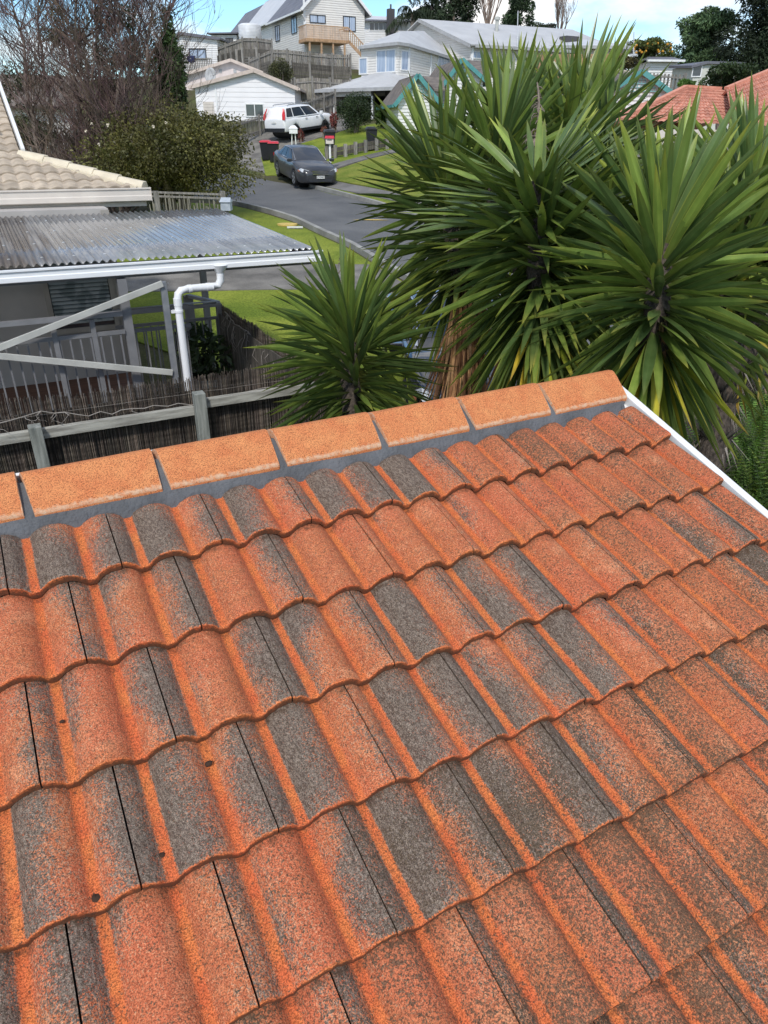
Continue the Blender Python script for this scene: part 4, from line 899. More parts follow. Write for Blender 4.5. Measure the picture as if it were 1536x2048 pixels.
# water tank / white screen
pk = P(500, 66, d=72); tk = MB(); tk.tube([(pk.x, pk.y, pk.z - 1.3), (pk.x, pk.y, pk.z - 1.25), (pk.x, pk.y, pk.z + .6), (pk.x, pk.y, pk.z + .75)], [1.1, 1.15, 1.15, .9], 20)
tag(tk.build('water_tank', mat('white_corrugated_tank', (.7, .71, .72), None, 2, .4, extra=grooves(2, .12, .03, .8, .4)), off=(pk.x, pk.y, pk.z - 1.3), smooth=True), 'white ribbed round tank behind the curved timber fence', 'tank')
# house behind with dark chimney
O = P(722, 68, d=84); pl = Pl((O.x, O.y), head(-8)); t1, _ = pl.hit(815, 60); hb_ = empty('grey_roofed_house', (O.x, O.y, O.z - 5), 'low house with pale roof and dark square chimney behind the pine deck house', 'house')
z1 = pl.hit(760, 41)[1]; walls(hb_, [pl.pt(0, 0).xy, pl.pt(t1, 0).xy, pl.pt(t1, 0, -6).xy, pl.pt(0, 0, -6).xy], O.z - 5, z1, M_boards)
mb = MB(); mb.slab([pl.pt(-.5, z1 + .1, .6), pl.pt(t1 + .5, z1 - .1, .6), pl.pt(t1 + .5, z1 + .6, -3), pl.pt(-.5, z1 + .9, -3)], .15); mb.build('roof', M_ltroof, hb_); mb = MB(); mb.bar(pl.pt(-.5, z1 + .02, .65), pl.pt(t1 + .5, z1 - .2, .65), .1, .16); mb.build('gutter', M_dkroof, hb_)
window(hb_, pl, (740, 46, 775, 60), M_white, M_glass, 3, .07)
mb = MB(); q = P(781, 60, d=82.6); zc_ = zpix(q.x, q.y, 18); mb.box((q.x, q.y, zc_ - 2), (.75, .6, 4)); mb.tube([(q.x, q.y, zc_), (q.x, q.y, zc_ + .45)], .1, 8); mb.build('chimney', M_brick, hb_)

# ---- H6: two-storey cream house with open garage
dN = 50.0
def pd(px, py, d): q = P(px, py, d=d); return q
A_ = pd(788, 168, 49); B_ = pd(632, 185, 53)     # garage eave line, near right corner to far left
axg = V((A_.x - B_.x, A_.y - B_.y)); plg = Pl((B_.x, B_.y), axg); Lg = axg.length
zgb = min(terr(A_.x, A_.y), terr(B_.x, B_.y)) - .5
h6 = empty('two_storey_house', (A_.x, A_.y, zgb), 'two storey cream weatherboard house with grey roofs and open brick garage behind the white car', 'house')
nb = -plg.n
def pg(t, d, z): return V((plg.O.x + plg.ax.x * t + plg.n.x * d, plg.O.y + plg.ax.y * t + plg.n.y * d, z))
zeg = (A_.z + B_.z) / 2; ov = .5
# garage walls: brick piers each side of the opening
tl = .55; to0 = plg.hit(659, 220)[0]; to1 = plg.hit(737, 220)[0]; zoh = plg.hit(700, 192)[1]
mb = MB(); plg.box(mb, tl, to0, zgb, zeg, -ov - .25, -ov); mb.build('brick_pier', M_brick, h6)
mb = MB(); plg.box(mb, to1, Lg - 2.4, zgb, zeg, -ov - .25, -ov); mb.build('brick_pier', M_brick, h6)
mb = MB(); plg.box(mb, to0, to1, zoh, zeg, -ov - .25, -ov); mb.build('door_lintel', M_white, h6)
mb = MB(); plg.box(mb, to0 - .02, to0 + .12, zgb, zoh, -ov - .02, -ov + .05); plg.box(mb, to1 - .12, to1 + .02, zgb, zoh, -ov - .02, -ov + .05); mb.build('door_frame', M_white, h6)
mb = MB(); plg.box(mb, tl, tl + .2, zgb, zeg, -7, -ov - .25); plg.box(mb, Lg - .6, Lg - .4, zgb, zeg, -7, -2.4); plg.box(mb, tl, Lg - .4, zgb, zeg, -7.2, -7); plg.box(mb, Lg - 2.5, Lg - .4, zgb, zeg, -2.5, -2.3); mb.build('garage_wall', M_brick, h6)
mb = MB(); plg.box(mb, Lg - .65, Lg - .5, zgb, zeg, -ov - .15, -ov); mb.build('porch_post', M_white, h6)
# lower hip roof
zrg = zeg + 1.15; o_ = [pg(0, 0, zeg), pg(Lg, 0, zeg), pg(Lg + .3, -7.4, zeg), pg(0, -7.4, zeg)]; r1_, r2_ = pg(2.9, -3.4, zrg), pg(Lg - 2.7, -3.0, zrg)
mb = MB(); mb.add(o_ + [r1_, r2_] + [p - V((0, 0, .08)) for p in o_], [(0, 1, 5, 4), (1, 2, 5), (2, 3, 4, 5), (3, 0, 4), (9, 8, 7, 6)]); mb.build('lower_roof', M_greysteel, h6)
mb = MB(); plg.box(mb, -.05, Lg + .05, zeg - .2, zeg + .02, .0, .12); mb.bar(o_[1] - V((0, 0, .09)), o_[2] - V((0, 0, .09)), .12, .2); mb.bar(o_[3] - V((0, 0, .09)), o_[0] - V((0, 0, .09)), .12, .2); mb.build('lower_gutter', M_gutter, h6)
# upper storey: plan with a chamfered bay
e1 = pd(718, 97, 54.0); e2 = pd(796, 83, 51.2); e3 = pd(818, 82, 52.0); e4 = pd(912, 109, 60)
zuE = (e1.z + e2.z + e3.z) / 3; back = FR * 9
def ins(p, q, r_, d_=.45):  # pull wall line in from the eave towards the body
    return V((p.x, p.y))
cen = V(((e1.x + e4.x) / 2, (e1.y + e4.y) / 2)) + V((FR.x, FR.y)) * 3
def shrink(p, k=.45): v_ = (cen - V((p.x, p.y))).normalized(); return V((p.x, p.y)) + v_ * k
pu = [shrink(e1, .3), shrink(e2, .6), shrink(e3, .5), shrink(e4, .3)]; pub = [pu[3] + back * .4, pu[0] + back]
walls(h6, [tuple(p) for p in pu + pub], zeg - .3, zuE - .05, M_boards2)
f0 = Pl(pu[0], pu[1] - pu[0]); f1 = Pl(pu[1], pu[2] - pu[1]); f2_ = Pl(pu[2], pu[3] - pu[2])
window(h6, f0, (755, 103, 790, 142), M_white, M_glasspale, 1, .09); window(h6, f0, (708 + 12, 118, 734, 146), M_white, M_glasspale, 0, .09)
window(h6, f1, (803, 102, 815, 140), M_white, M_glasspale, 0, .07); window(h6, f2_, (876, 112, 897, 148), M_white, M_glasspale, 1, .08)
mb = MB(); f2_.box(mb, .02, .14, zeg, zuE - .1, .0, .07); f2_.box(mb, 4.4, 4.52, zeg, zuE - .1, .0, .07); mb.build('downpipe', M_pipe, h6)
zuR = zuE + 1.6; rp_ = pd(802, 62, 55); rp2 = pd(848, 62, 60); ev = [V((e.x, e.y, zuE)) for e in (e1, e2, e3)] + [V((e4.x, e4.y, zuE - .15))]
evb = [V((e4.x + back.x * .5, e4.y + back.y * .5, zuE)), V((e1.x + back.x * 1.1, e1.y + back.y * 1.1, zuE))]
allp = ev + evb + [rp_, rp2]
mb = MB(); mb.add(allp + [p - V((0, 0, .06)) for p in ev + evb], [(0, 1, 6), (1, 2, 6), (2, 3, 7, 6), (3, 4, 7), (4, 5, 6, 7), (5, 0, 6), (13, 12, 11, 10, 9, 8)]); mb.build('upper_roof', M_greysteel, h6)
mb = MB()
for a, b_ in zip(ev, ev[1:]): mb.bar(a - V((0, 0, .1)), b_ - V((0, 0, .1)), .12, .2)
mb.build('upper_gutter', M_gutter, h6)
# ---- H7: long white house with grey roof on the right
O = pd(942, 96, 58); L0 = pd(845, 60, 62); axw = V((O.x - L0.x, O.y - L0.y)); pl7 = Pl((L0.x, L0.y), axw); W7 = axw.length
h7 = empty('long_white_house', (L0.x, L0.y, L0.z - 5), 'long cream weatherboard house with wide pale grey roof and flue behind the yuccas', 'house')
z7e = zpix(O.x, O.y, 90); z7r = pl7.hit(848, 42)[1]
# gable wall (half gable seen), body runs to the right-back
e = V((RT.x, RT.y)) * 1.0; run = (V((RT.x, RT.y)) * .93 + V((FR.x, FR.y)) * .37).normalized(); Lr = 15
apx = V((L0.x, L0.y)); eav = V((O.x, O.y)); other = apx + (apx - eav) * .8
zb7 = terr(O.x, O.y) - 2.5
mb = MB(); vs = []
for s_ in (0, Lr): vs += [(*(eav + run * s_), zb7), (*(eav + run * s_), z7e), (*(apx + run * s_), z7r), (*(other + run * s_), z7e), (*(other + run * s_), zb7)]
mb.add(vs, [(0, 1, 2, 3, 4), (9, 8, 7, 6, 5), (0, 5, 6, 1), (4, 3, 8, 9)]); mb.build('wall', M_boards2, h7)
dv = (eav - apx).normalized() * .5; rb = -run * .4
mb = MB(); mb.slab([(*(apx + rb), z7r + .15), (*(eav + dv + rb), z7e + .0), (*(eav + dv + run * (Lr + .4)), z7e + .0), (*(apx + run * (Lr + .4)), z7r + .15)], .1); mb.slab([(*(apx + rb), z7r + .15), (*(other - dv + rb), z7e), (*(other - dv + run * Lr), z7e), (*(apx + run * Lr), z7r + .15)], .1); mb.build('roof', M_greysteel, h7)
mb = MB(); mb.bar((*(apx + rb * 1.1), z7r + .05), (*(eav + dv + rb * 1.1), z7e - .1), .06, .25); mb.build('barge_board', M_gutter, h7)
mb = MB(); mb.bar((*(eav + dv * 1.1), z7e - .1), (*(eav + dv * 1.1 + run * Lr), z7e - .1), .14, .22); mb.build('gutter', M_gutter, h7)
p7 = Pl(eav, run); window(h7, p7, (944, 103, 962, 116), M_white, M_glasspale, 1, .07); mb = MB(); p7.box(mb, .1, .22, zb7, z7e - .1, 0, .1); mb.build('downpipe', M_pipe, h7)
q = pd(993, 62, 62); mb = MB(); mb.tube([(q.x, q.y, q.z - 1), (q.x, q.y, q.z + .8), (q.x, q.y, q.z + .8), (q.x, q.y, q.z + 1.0), (q.x, q.y, q.z + 1.05)], [.16, .16, .26, .26, .1], 10); mb.build('flue', M_galv2, h7)
# flat-roofed long one further right
a = pd(1035, 92, 62); b_ = pd(1250, 112, 60); pl8 = Pl((a.x, a.y), (b_.x - a.x, b_.y - a.y)); t1 = (b_ - a).xy.length; h8 = empty('low_white_house', (a.x, a.y, a.z - 5), 'low long house with pale flat-looking roof and peach fence right of the long roof', 'house')
z8 = a.z; walls(h8, [pl8.pt(0, 0).xy, pl8.pt(t1, 0).xy, pl8.pt(t1, 0, -7).xy, pl8.pt(0, 0, -7).xy], zb7, z8 - .2, M_cream)
mb = MB(); r0 = z8 + 1.0; mb.add([pl8.pt(-1.5, z8 + .05, .6), pl8.pt(t1 + .6, z8 - .25, .6), pl8.pt(t1 - 3, r0 - .3, -4), pl8.pt(-1.5, r0 + .1, -4), pl8.pt(t1 + .6, z8 - .1, -8), pl8.pt(-1.5, z8, -8)], [(0, 1, 2, 3), (1, 4, 2), (3, 2, 4, 5), (0, 3, 5)]); mb.build('roof', M_ltroof, h8)
mb = MB(); mb.bar(pl8.pt(-1.5, z8 - .05, .66), pl8.pt(t1 + .6, z8 - .35, .66), .12, .22); mb.build('gutter', M_gutter, h8); window(h8, pl8, (1062, 103, 1072, 114), M_dark, M_glass, 0, .06)
mb = MB(); q = pd(1137, 88, 63); mb.box(q, (1.4, 1, 1.1)); mb.build('chimney', M_brick, h8)
mb = MB(); rr = random.Random(3); a2, b2 = pd(1060, 122, 55), pd(1245, 120, 52); n = 60
for i in range(n): p = a2.lerp(b2, (i + .5) / n); k = rr.uniform(.85, 1.15); mb.box((p.x, p.y, p.z - .6), (.28, .04, 2.0), col=(k, k, k, 1))
fz = empty('board_fence', (a2.x, a2.y, a2.z - 1.6), 'peach coloured board fence below the low white house', 'fence'); mb.build('boards', M_pine, fz); mb = MB(); mb.bar(a2 + V((0, 0, .3)), b2 + V((0, 0, .3)), .06, .08); mb.build('rail', M_pine, fz)

# ---- teal trimmed gable houses
M_btileg = mat('brown_grey_roof_tile', (.20, .17, .145), (.11, .095, .085), 3, .85, bump=.4, bscale=30, extra=grooves(1, .35, .06, .8, .2))
def lattice(mb, pl, ta, z_a, t0, t1, zc, step=.16, w_=.03, d=.30, slope=1):
    """diagonal free square lattice inside the gable triangle above zc"""
    t = t0
    while t < t1:
        zt = z_a - abs(t - ta) * slope
        if zt > zc: pl.box(mb, t - w_ / 2, t + w_ / 2, zc, zt, d, d + .02)
        t += step
    z = zc
    while z < z_a - .05:
        hw = (z_a - z) / slope; pl.box(mb, max(t0, ta - hw), min(t1, ta + hw), z - w_ / 2, z + w_ / 2, d + .021, d + .04); z += step
def teal(apx_, lft, rgt, d, Ln, label, tiles_right=True, hd=-14):
    O = P(lft[0], lft[1], d=d); pl = Pl((O.x, O.y), head(hd)); w_ = pl.hit(*rgt)[0]; ta, za = pl.hit(*apx_); ze_ = O.z; zb_ = terr(O.x, O.y) - .5
    root = empty('teal_trimmed_house', (O.x, O.y, zb_), label, 'house', 'teal trimmed gable houses')
    pl = gable_house(root, (O.x, O.y), pl.ax, w_, Ln, zb_, ze_, za, M_boards, M_btileg, M_teal, over=.3, apex=ta / w_)
    mb = MB(); sl = (za - ze_) / (w_ * .5); lattice(mb, pl, ta, za - .15, .1, w_ - .1, za - (za - ze_) * .8, slope=sl, d=.12); mb.build('gable_lattice', mat('teal_lattice', (.20, .42, .42), None, 4, .6) if 'teal_lattice' not in MATS else MATS['teal_lattice'], root)
    return root, pl
teal((834, 152), (797, 200), (872, 196), 40, 5, 'small teal trimmed gable with lattice beside the round cream bay', hd=10)
teal((922, 121), (893, 160), (966, 166), 42, 6, 'teal trimmed gable with mottled tile roof behind the middle yucca leaves', hd=10)
rt_, plt = teal((1282, 146), (1205, 192), (1345, 196), 34, 6, 'teal trimmed white gable with wide lattice and long brown tiled roof, right of centre', hd=-6)
e0_, e1_, e2_, e3_ = P(1285, 146, d=36), P(1140, 205, d=34), P(1130, 150, d=40), P(1230, 138, d=41)
mb = MB(); mb.slab([P(1275, 150, d=35.2), P(1200, 196, d=34.3), P(1090, 200, d=36), P(1150, 140, d=42), P(1228, 138, d=42)], .1, n=V((0, 0, 1))); mb.build('side_roof', M_btileg, rt_)
mb = MB(); mb.bar(P(1185, 130, d=42) , P(1262, 146, d=38), .15, .12); mb.build('ridge_tiles', M_bcap, rt_)
mb = MB(); z_ = terr(*P(1150, 200, d=38).xy); c_ = P(1170, 200, d=39.5); mb.box((c_.x, c_.y, (z_ + c_.z) / 2), (5, 4, c_.z - z_)); mb.build('side_wall', M_boards, rt_)
mb = MB(); mb.slab([P(845, 152, d=42), P(885, 154, d=42), P(890, 178, d=40), P(868, 178, d=40)], .1, n=V((0, 0, 1))); r_ = [c for c in C.objects if c.name.startswith('teal_trimmed_house')]; mb.build('side_roof', M_btileg, r_[0])
mb = MB(); mb.slab([P(935, 120, d=45), P(1005, 124, d=46), P(1010, 150, d=42), P(962, 152, d=42)], .1, n=V((0, 0, 1))); mb.build('side_roof', M_btileg, r_[1])

# ---- terracotta tiled house at right
M_terra = mat('terracotta_roof_tile', (.64, .30, .21), (.52, .21, .14), 6, .8, attr=True)
def tilepatch(root, name, a, b_, c_, d_, m, nu, nv, amp=.035, step=.03):
    """tile surface over quad a(lower-left) b(lower-right) c(upper-right) d(upper-left)"""
    a, b_, c_, d_ = map(V, (a, b_, c_, d_)); nrm = (b_ - a).cross(d_ - a).normalized(); nrm = nrm if nrm.z > 0 else -nrm
    mb = MB(); K = 6; vs = []; cl = []; rr = random.Random(nu); W_ = nu * K + 1
    for j in range(nv):
        for (v0, h0) in ((j / nv, step), ((j + 1) / nv, 0)):
            for i in range(W_):
                u = i / (nu * K); p = a.lerp(b_, u).lerp(d_.lerp(c_, u), v0); h = amp * abs(math.sin(math.pi * i / K)) ** .8 + h0
                vs.append(p + nrm * h); k = .85 + .3 * noise.noise(V((int(i / K) * 1.9, j * 2.7, 1))); cl.append((k, k, k, 1))
    fs = [(r * W_ + i, r * W_ + i + 1, (r + 1) * W_ + i + 1, (r + 1) * W_ + i) for r in range(2 * nv - 1) for i in range(W_ - 1)]
    mb.add(vs, fs, cl); mb.build(name, m, root, smooth=False)
th = empty('terracotta_house', P(1450, 260, d=27), 'house with bright terracotta tile hip roof seen above the right yuccas', 'house')
A1, A2, A3 = P(1372, 176, d=29), P(1440, 180, d=29.5), P(1240, 242, d=26)
dn = (A3 - A1); eaveR = A2 + V((RT.x, RT.y, 0)) * 3 + V((-FR.x, -FR.y, 0)) * 3.4 + V((0, 0, -1.45)); eaveL = A3
tilepatch(th, 'roof', eaveL, eaveR, A2, A1, M_terra, 34, 12)
B1, B2 = P(1452, 180, d=28.5), P(1552, 138, d=30); C1 = P(1470, 262, d=24.5); C2 = P(1640, 240, d=25.5)
tilepatch(th, 'roof', C1, C2, B2, B1, M_terra, 26, 12)
mb = MB(); mb.bar(A3 + V((0, 0, .06)), A1 + V((0, 0, .06)), .2, .1); mb.bar(A1 + V((0, 0, .06)), A2 + V((0, 0, .06)), .2, .1); mb.bar(B1 + V((0, 0, .06)), B2 + V((0, 0, .06)), .2, .1); mb.build('ridge_tiles', M_terra, th)
c_ = (eaveL + eaveR + C2 + C1) / 4 + V((FR.x, FR.y, 0)) * 2.5; zb_ = terr(c_.x, c_.y) - 1; M = Matrix(((RT.x, FR.x, 0), (RT.y, FR.y, 0), (0, 0, 1)))
mb = MB(); mb.box((c_.x, c_.y, (zb_ + eaveL.z) / 2 - .1), (7.0, 4, eaveL.z - zb_ - .3), M); mb.build('wall', M_cream, th)
mb = MB(); bk = V((FR.x, FR.y, 0)) * 3.5 + V((0, 0, -1.5)); mb.slab([A1, A2, A2 + bk, A1 + bk], .08); mb.slab([A1, A1 + bk, A3 + V((FR.x * 6, FR.y * 6, 0)), A3], .08); mb.slab([B1, B2, B2 + bk, B1 + bk], .08); mb.build('rear_roof', M_terra, th)

# ---- cream shed, dark-roofed house, fences at right
O = P(1383, 170, d=45); pl = Pl((O.x, O.y), head(-18)); t1, _ = pl.hit(1405, 170); Oc = pl.pt(t1, 0); sh = empty('shed', (Oc.x, Oc.y, O.z - 2), 'plain pale cream shed with dark roof edge at the upper right below the big conifer', 'shed')
plr = Pl((Oc.x, Oc.y), head(8)); t2, _ = plr.hit(1476, 160); zs = plr.hit(1406, 127)[1]; zs2 = plr.hit(1476, 131)[1]
walls(sh, [pl.pt(0, 0).xy, Oc.xy, plr.pt(t2, 0).xy, (plr.pt(t2, 0) + V((FR.x, FR.y, 0)) * 4).xy, (pl.pt(0, 0) + V((FR.x, FR.y, 0)) * 4).xy], O.z - 2.5, zs, mat('pale_cream_cladding', (.62, .62, .55), None, 2, .6))
mb = MB(); f_ = V((FR.x, FR.y, 0)) * 4.3; mb.slab([pl.pt(-.2, zs - .1, .2), Oc + V((0, 0, zs + .12)) - V((FR.x, FR.y, 0)) * .2, plr.pt(t2 + .2, zs + .1, .2), plr.pt(t2 + .2, zs + .3, .2) + f_, pl.pt(-.2, zs + .2, .2) + f_], .14, n=V((0, 0, 1))); mb.build('roof', M_dkroof, sh)
window(sh, pl, (1388, 132, 1400, 152), M_white, M_glass, 0, .06)
O = P(1300, 122, d=56); pl = Pl((O.x, O.y), head(0)); t1, _ = pl.hit(1356, 122); dh = empty('dark_roofed_house', (O.x, O.y, O.z - 3), 'small white house with charcoal ribbed roof beneath the orange tree', 'house')
walls(dh, [pl.pt(0, 0).xy, pl.pt(t1, 0).xy, pl.pt(t1, 0, -5).xy, pl.pt(0, 0, -5).xy], O.z - 3, O.z, M_boards); tr0, zr_ = pl.hit(1318, 107)
mb = MB(); mb.add([pl.pt(-.4, O.z + .05, .4), pl.pt(t1 + .4, O.z + .05, .4), pl.pt(t1 + .4, zr_, -2.6), pl.pt(tr0, zr_, -2.6), pl.pt(-.4, O.z, -5.4), pl.pt(t1 + .4, O.z, -5.4)], [(0, 1, 2, 3), (0, 3, 4), (4, 3, 2, 5)]); mb.build('roof', M_dkroof, dh)
mb = MB(); mb.bar(pl.pt(-.4, O.z, .45), pl.pt(t1 + .4, O.z, .45), .1, .14); mb.build('gutter', M_white, dh)
# ================================================================ timber fences on the bank
def fence(label, pts, htop, zlow_extra, m, pitch=.14, bw=.125, th=.025, post_every=2.0, rails=True, drop=0, name='timber_fence', gap_jit=.02, seed=1, grp='weathered timber fences', post_h=.1, postm=M_timber):
    """pts: list of (x, y, ztop); boards hang from ztop by htop"""
    rr = random.Random(seed); root = empty(name, (pts[0][0], pts[0][1], pts[0][2] - htop), label, 'fence', grp)
    mb = MB(); mr_ = MB(); mp_ = []; acc = 0
    for (a, b_) in zip(pts, pts[1:]):
        a, b_ = V(a), V(b_); d = b_ - a; L_ = d.xy.length; n = max(1, int(L_ / pitch)); ax = V((d.x, d.y, 0)).normalized(); nn = V((-ax.y, ax.x, 0)); 
        if nn.dot(-a) < 0: nn = -nn
        M = Matrix(((ax.x, nn.x, 0), (ax.y, nn.y, 0), (0, 0, 1)))
        for i in range(n):
            p = a + d * ((i + .5) / n); k = rr.uniform(.6, 1.35); h = htop + rr.uniform(-gap_jit, gap_jit)
            mb.box((p.x, p.y, p.z - h / 2 + rr.uniform(-.01, .01)), (bw, th, h), M, (k, k * rr.uniform(.95, 1.0), k * rr.uniform(.88, 1), 1))
        for zf in (.15, .8):
            mr_.bar(a + nn * .05 * 1 + V((0, 0, -htop * zf)), b_ + nn * .05 + V((0, 0, -htop * zf)), .05, .09)
        m_ = max(1, int(round(L_ / post_every)))
        for i in range(m_ + 1): mp_.append((a + d * (i / m_)) + nn * .09)
    mb.build('palings', m, root); mr_.build('rails', m, root)
    for p in mp_:
        q = MB(); g = terr(p.x, p.y) - .3; g = min(g, p.z - htop - zlow_extra); q.box((p.x, p.y, (p.z + post_h + g) / 2), (.11, .11, p.z + post_h - g)); q.build('post', postm, root)
    return root
def fp(l): return [tuple(P(a, b_, d=d)) for a, b_, d in l]
fence('upper curved grey timber fence on tall retaining posts below the white tank', fp([(430, 97, 66), (452, 88, 64), (486, 76, 62), (515, 76, 61), (545, 80, 60)]), 1.25, .2, M_timber, seed=1)
fence('lower curved grey timber fence in front of the pine deck house', fp([(500, 118, 59), (520, 109, 57), (545, 99, 55.5), (575, 100, 55), (620, 105, 55), (665, 109, 55), (701, 110, 55)]), 1.3, .2, M_timber, seed=2)
def retain(label, pts, hh, seed, m=M_timberdk, name='retaining_wall'):
    rr = random.Random(seed); root = empty(name, (pts[0][0], pts[0][1], pts[0][2] - hh), label, 'retaining wall', 'timber retaining walls'); mb = MB(); ms = MB()
    for (a, b_) in zip(pts, pts[1:]):
        a, b_ = V(a), V(b_); d = b_ - a; L_ = d.xy.length; nn = V((-d.y, d.x, 0)).normalized(); nn = nn if nn.dot(-a) > 0 else -nn; ax = V((d.x, d.y, 0)).normalized(); M = Matrix(((ax.x, nn.x, 0), (ax.y, nn.y, 0), (0, 0, 1)))
        for k in range(int(hh / .2)):
            c_ = (a + b_) / 2; kk = rr.uniform(.7, 1.2); mb.bar(a + V((0, 0, -k * .2 - .1)), b_ + V((0, 0, -k * .2 - .1)), .06, .185, (kk, kk, kk, 1))
        n = max(1, int(L_ / 1.1))
        for i in range(n):
            p = a + d * (i / n) + nn * .1; k = rr.uniform(.8, 1.5); q = MB(); q.box((p.x, p.y, p.z - hh / 2 + .05), (.16, .16, hh + .1), M, (k, k, k, 1)); q.build('post', M_timber, root)
    mb.build('sleepers', m, root); return root
retain('dark timber retaining wall with posts beneath the upper curved fence', fp([(432, 112, 65.8), (486, 98, 61.8), (515, 98, 61), (545, 100, 60)]), 2.4, 4)
retain('tall dark timber retaining wall beneath the lower curved fence', fp([(520, 128, 57), (545, 120, 55.4), (620, 128, 54.8), (665, 132, 54.8), (701, 133, 54.8)]), 2.4, 5)
fence('short grey timber fence stepping down behind the cream house roof', fp([(590, 158, 53), (625, 155, 52.6), (660, 158, 52.4), (700, 160, 52.6)]), 1.7, .2, M_timber, seed=6)
g = [(455, 272, 41), (500, 254, 43.5), (560, 232, 46), (600, 218, 47.5), (640, 203, 49.5), (662, 196, 50.5)]
pts = []
for px, py, d in g: q = P(px, py, d=d); pts.append((q.x, q.y, terr(q.x, q.y) + 1.25))
pts = []
for px, pt_, pb in ((440, 252, 282), (475, 243, 272), (515, 232, 262), (560, 219, 247), (600, 205, 232), (645, 189, 214), (668, 181, 204)):
    d = 41 + (px - 440) * .045; q = P(px, pt_, d=d); pts.append(tuple(q))
fence('grey picket fence climbing the concrete driveway beside the white car', pts, 1.05, .4, M_timber, pitch=.17, bw=.085, seed=3, gap_jit=.03)
# garden retaining wall by the bins
pts = []
for px, py in ((655, 319), (672, 317), (690, 314), (710, 310), (730, 306), (752, 302), (775, 299), (800, 297), (830, 297), (860, 298)):
    q = G(px, py); pts.append((q.x, q.y, q.z + .50))
retain('low brown sleeper wall with pale posts along the front lawn', pts, .6, 8, M_timberdk)
# wooden fence beyond the carport roof
a, b_ = P(296, 384, d=20), P(447, 389, d=19.2)
fa = empty('stick_fence', (a.x, a.y, a.z - 1.2), 'old wooden fence with thin upright sticks beyond the carport roof', 'fence')
mb = MB(); rr = random.Random(2)
for i in range(46):
    p = a.lerp(b_, (i + rr.random()) / 46); k = rr.uniform(.7, 1.5); mb.tube([p - V((0, 0, 1.1)), p + V((rr.uniform(-.05, .05), 0, rr.uniform(-.35, .0)))], .014, 5, (k, k, k * .9, 1))
mb.build('sticks', M_timber, fa)
for dz in (0, -.10): mb = MB(); mb.bar(a + V((0, 0, dz)), b_ + V((0, 0, dz)), .05, .05); mb.build('rail', M_timber, fa)
for px in (312, 445): q = P(px, 388, d=19.6); mb = MB(); mb.box((q.x, q.y, q.z - .6), (.12, .12, 1.35)); mb.build('post', M_timber, fa)
# ================================================================ TV aerials on the right
def aerial(px, py0, py1, d, label, arms):
    p0, p1 = P(px, py1, d=d), P(px + 2, py0, d=d); r_ = empty('tv_aerial', p0, label, 'aerial', 'tall aerials'); mb = MB(); mb.tube([p0, p1], .035, 6); mb.build('mast', M_galv, r_)
    for f_, wd in arms:
        mb = MB(); c_ = p0.lerp(p1, f_); h = V((RT.x, RT.y, 0)) * wd; mb.tube([c_ - h, c_ + h], .02, 5)
        for k in range(-3, 4): e = c_ + h * (k / 3.2); mb.tube([e - V((FR.x, FR.y, 0)) * .25 - V((0, 0, .12)), e + V((FR.x, FR.y, 0)) * .25 + V((0, 0, .12))], .014, 4)
        mb.build('antenna_arm', M_galv, r_)
aerial(1252, 66, 150, 44, 'taller left tv aerial mast with crossbars above the brown tiled roof', [(.62, .35), (.78, .2)])
aerial(1266, 64, 130, 46, 'thin right tv aerial mast beside the taller one', [(.30, .25)])
aerial(1034, 22, 95, 56, 'single thin pole aerial in front of the dark conifer', [])
# ================================================================ cars
M_cargrey = mat('dark_grey_car_paint', (.035, .037, .042), (.030, .032, .036), 2, .3, spec=.5, coat=.35)
M_carwhite = mat('white_car_paint', (.80, .80, .80), (.77, .77, .78), 2, .3, spec=.5, coat=.5)
M_carblack = mat('black_car_paint', (.008, .009, .011), None, 2, .15, spec=.7, coat=1)
M_cglass = mat('car_window_glass', (.018, .022, .026), (.012, .015, .018), 2, .12, spec=.5)
M_cscreen = mat('windscreen_glass', (.10, .14, .15), (.06, .085, .09), 1, .04, spec=1, coat=1)
M_lamp = mat('clear_headlight', (.62, .65, .68), (.4, .42, .45), 20, .12, spec=.9)
M_tail = mat('red_tail_light', (.60, .012, .015), None, 8, .2, spec=.8)
M_plate = mat('white_number_plate', (.78, .78, .76), None, 8, .4)
M_amber = mat('amber_lens', (.55, .2, .12), None, 8, .3)
def lerp(a, b, t): return a + (b - a) * t
def interp(tab, x):
    for (x0, *a), (x1, *b) in zip(tab, tab[1:]):
        if x <= x1: t = max(0, (x - x0) / (x1 - x0)); return [lerp(p, q, t) for p, q in zip(a, b)]
    return list(tab[-1][1:])
def quadpanel(mb, q, u0, u1, v0, v1, off, n=4, cut=None):
    """panel inset on quad q = (low-left, low-right, up-right, up-left), lifted by off"""
    a, b, c, d = map(V, q); nn = (b - a).cross(d - a).normalized()
    P_ = lambda u, v: a.lerp(b, u).lerp(d.lerp(c, u), v) + nn * off
    pts = [P_(u0, v0), P_(u1, v0), P_(u1, v1), P_(u0, v1)] if cut is None else [P_(*x) for x in cut]
    mb.add(pts, [tuple(range(len(pts)))])
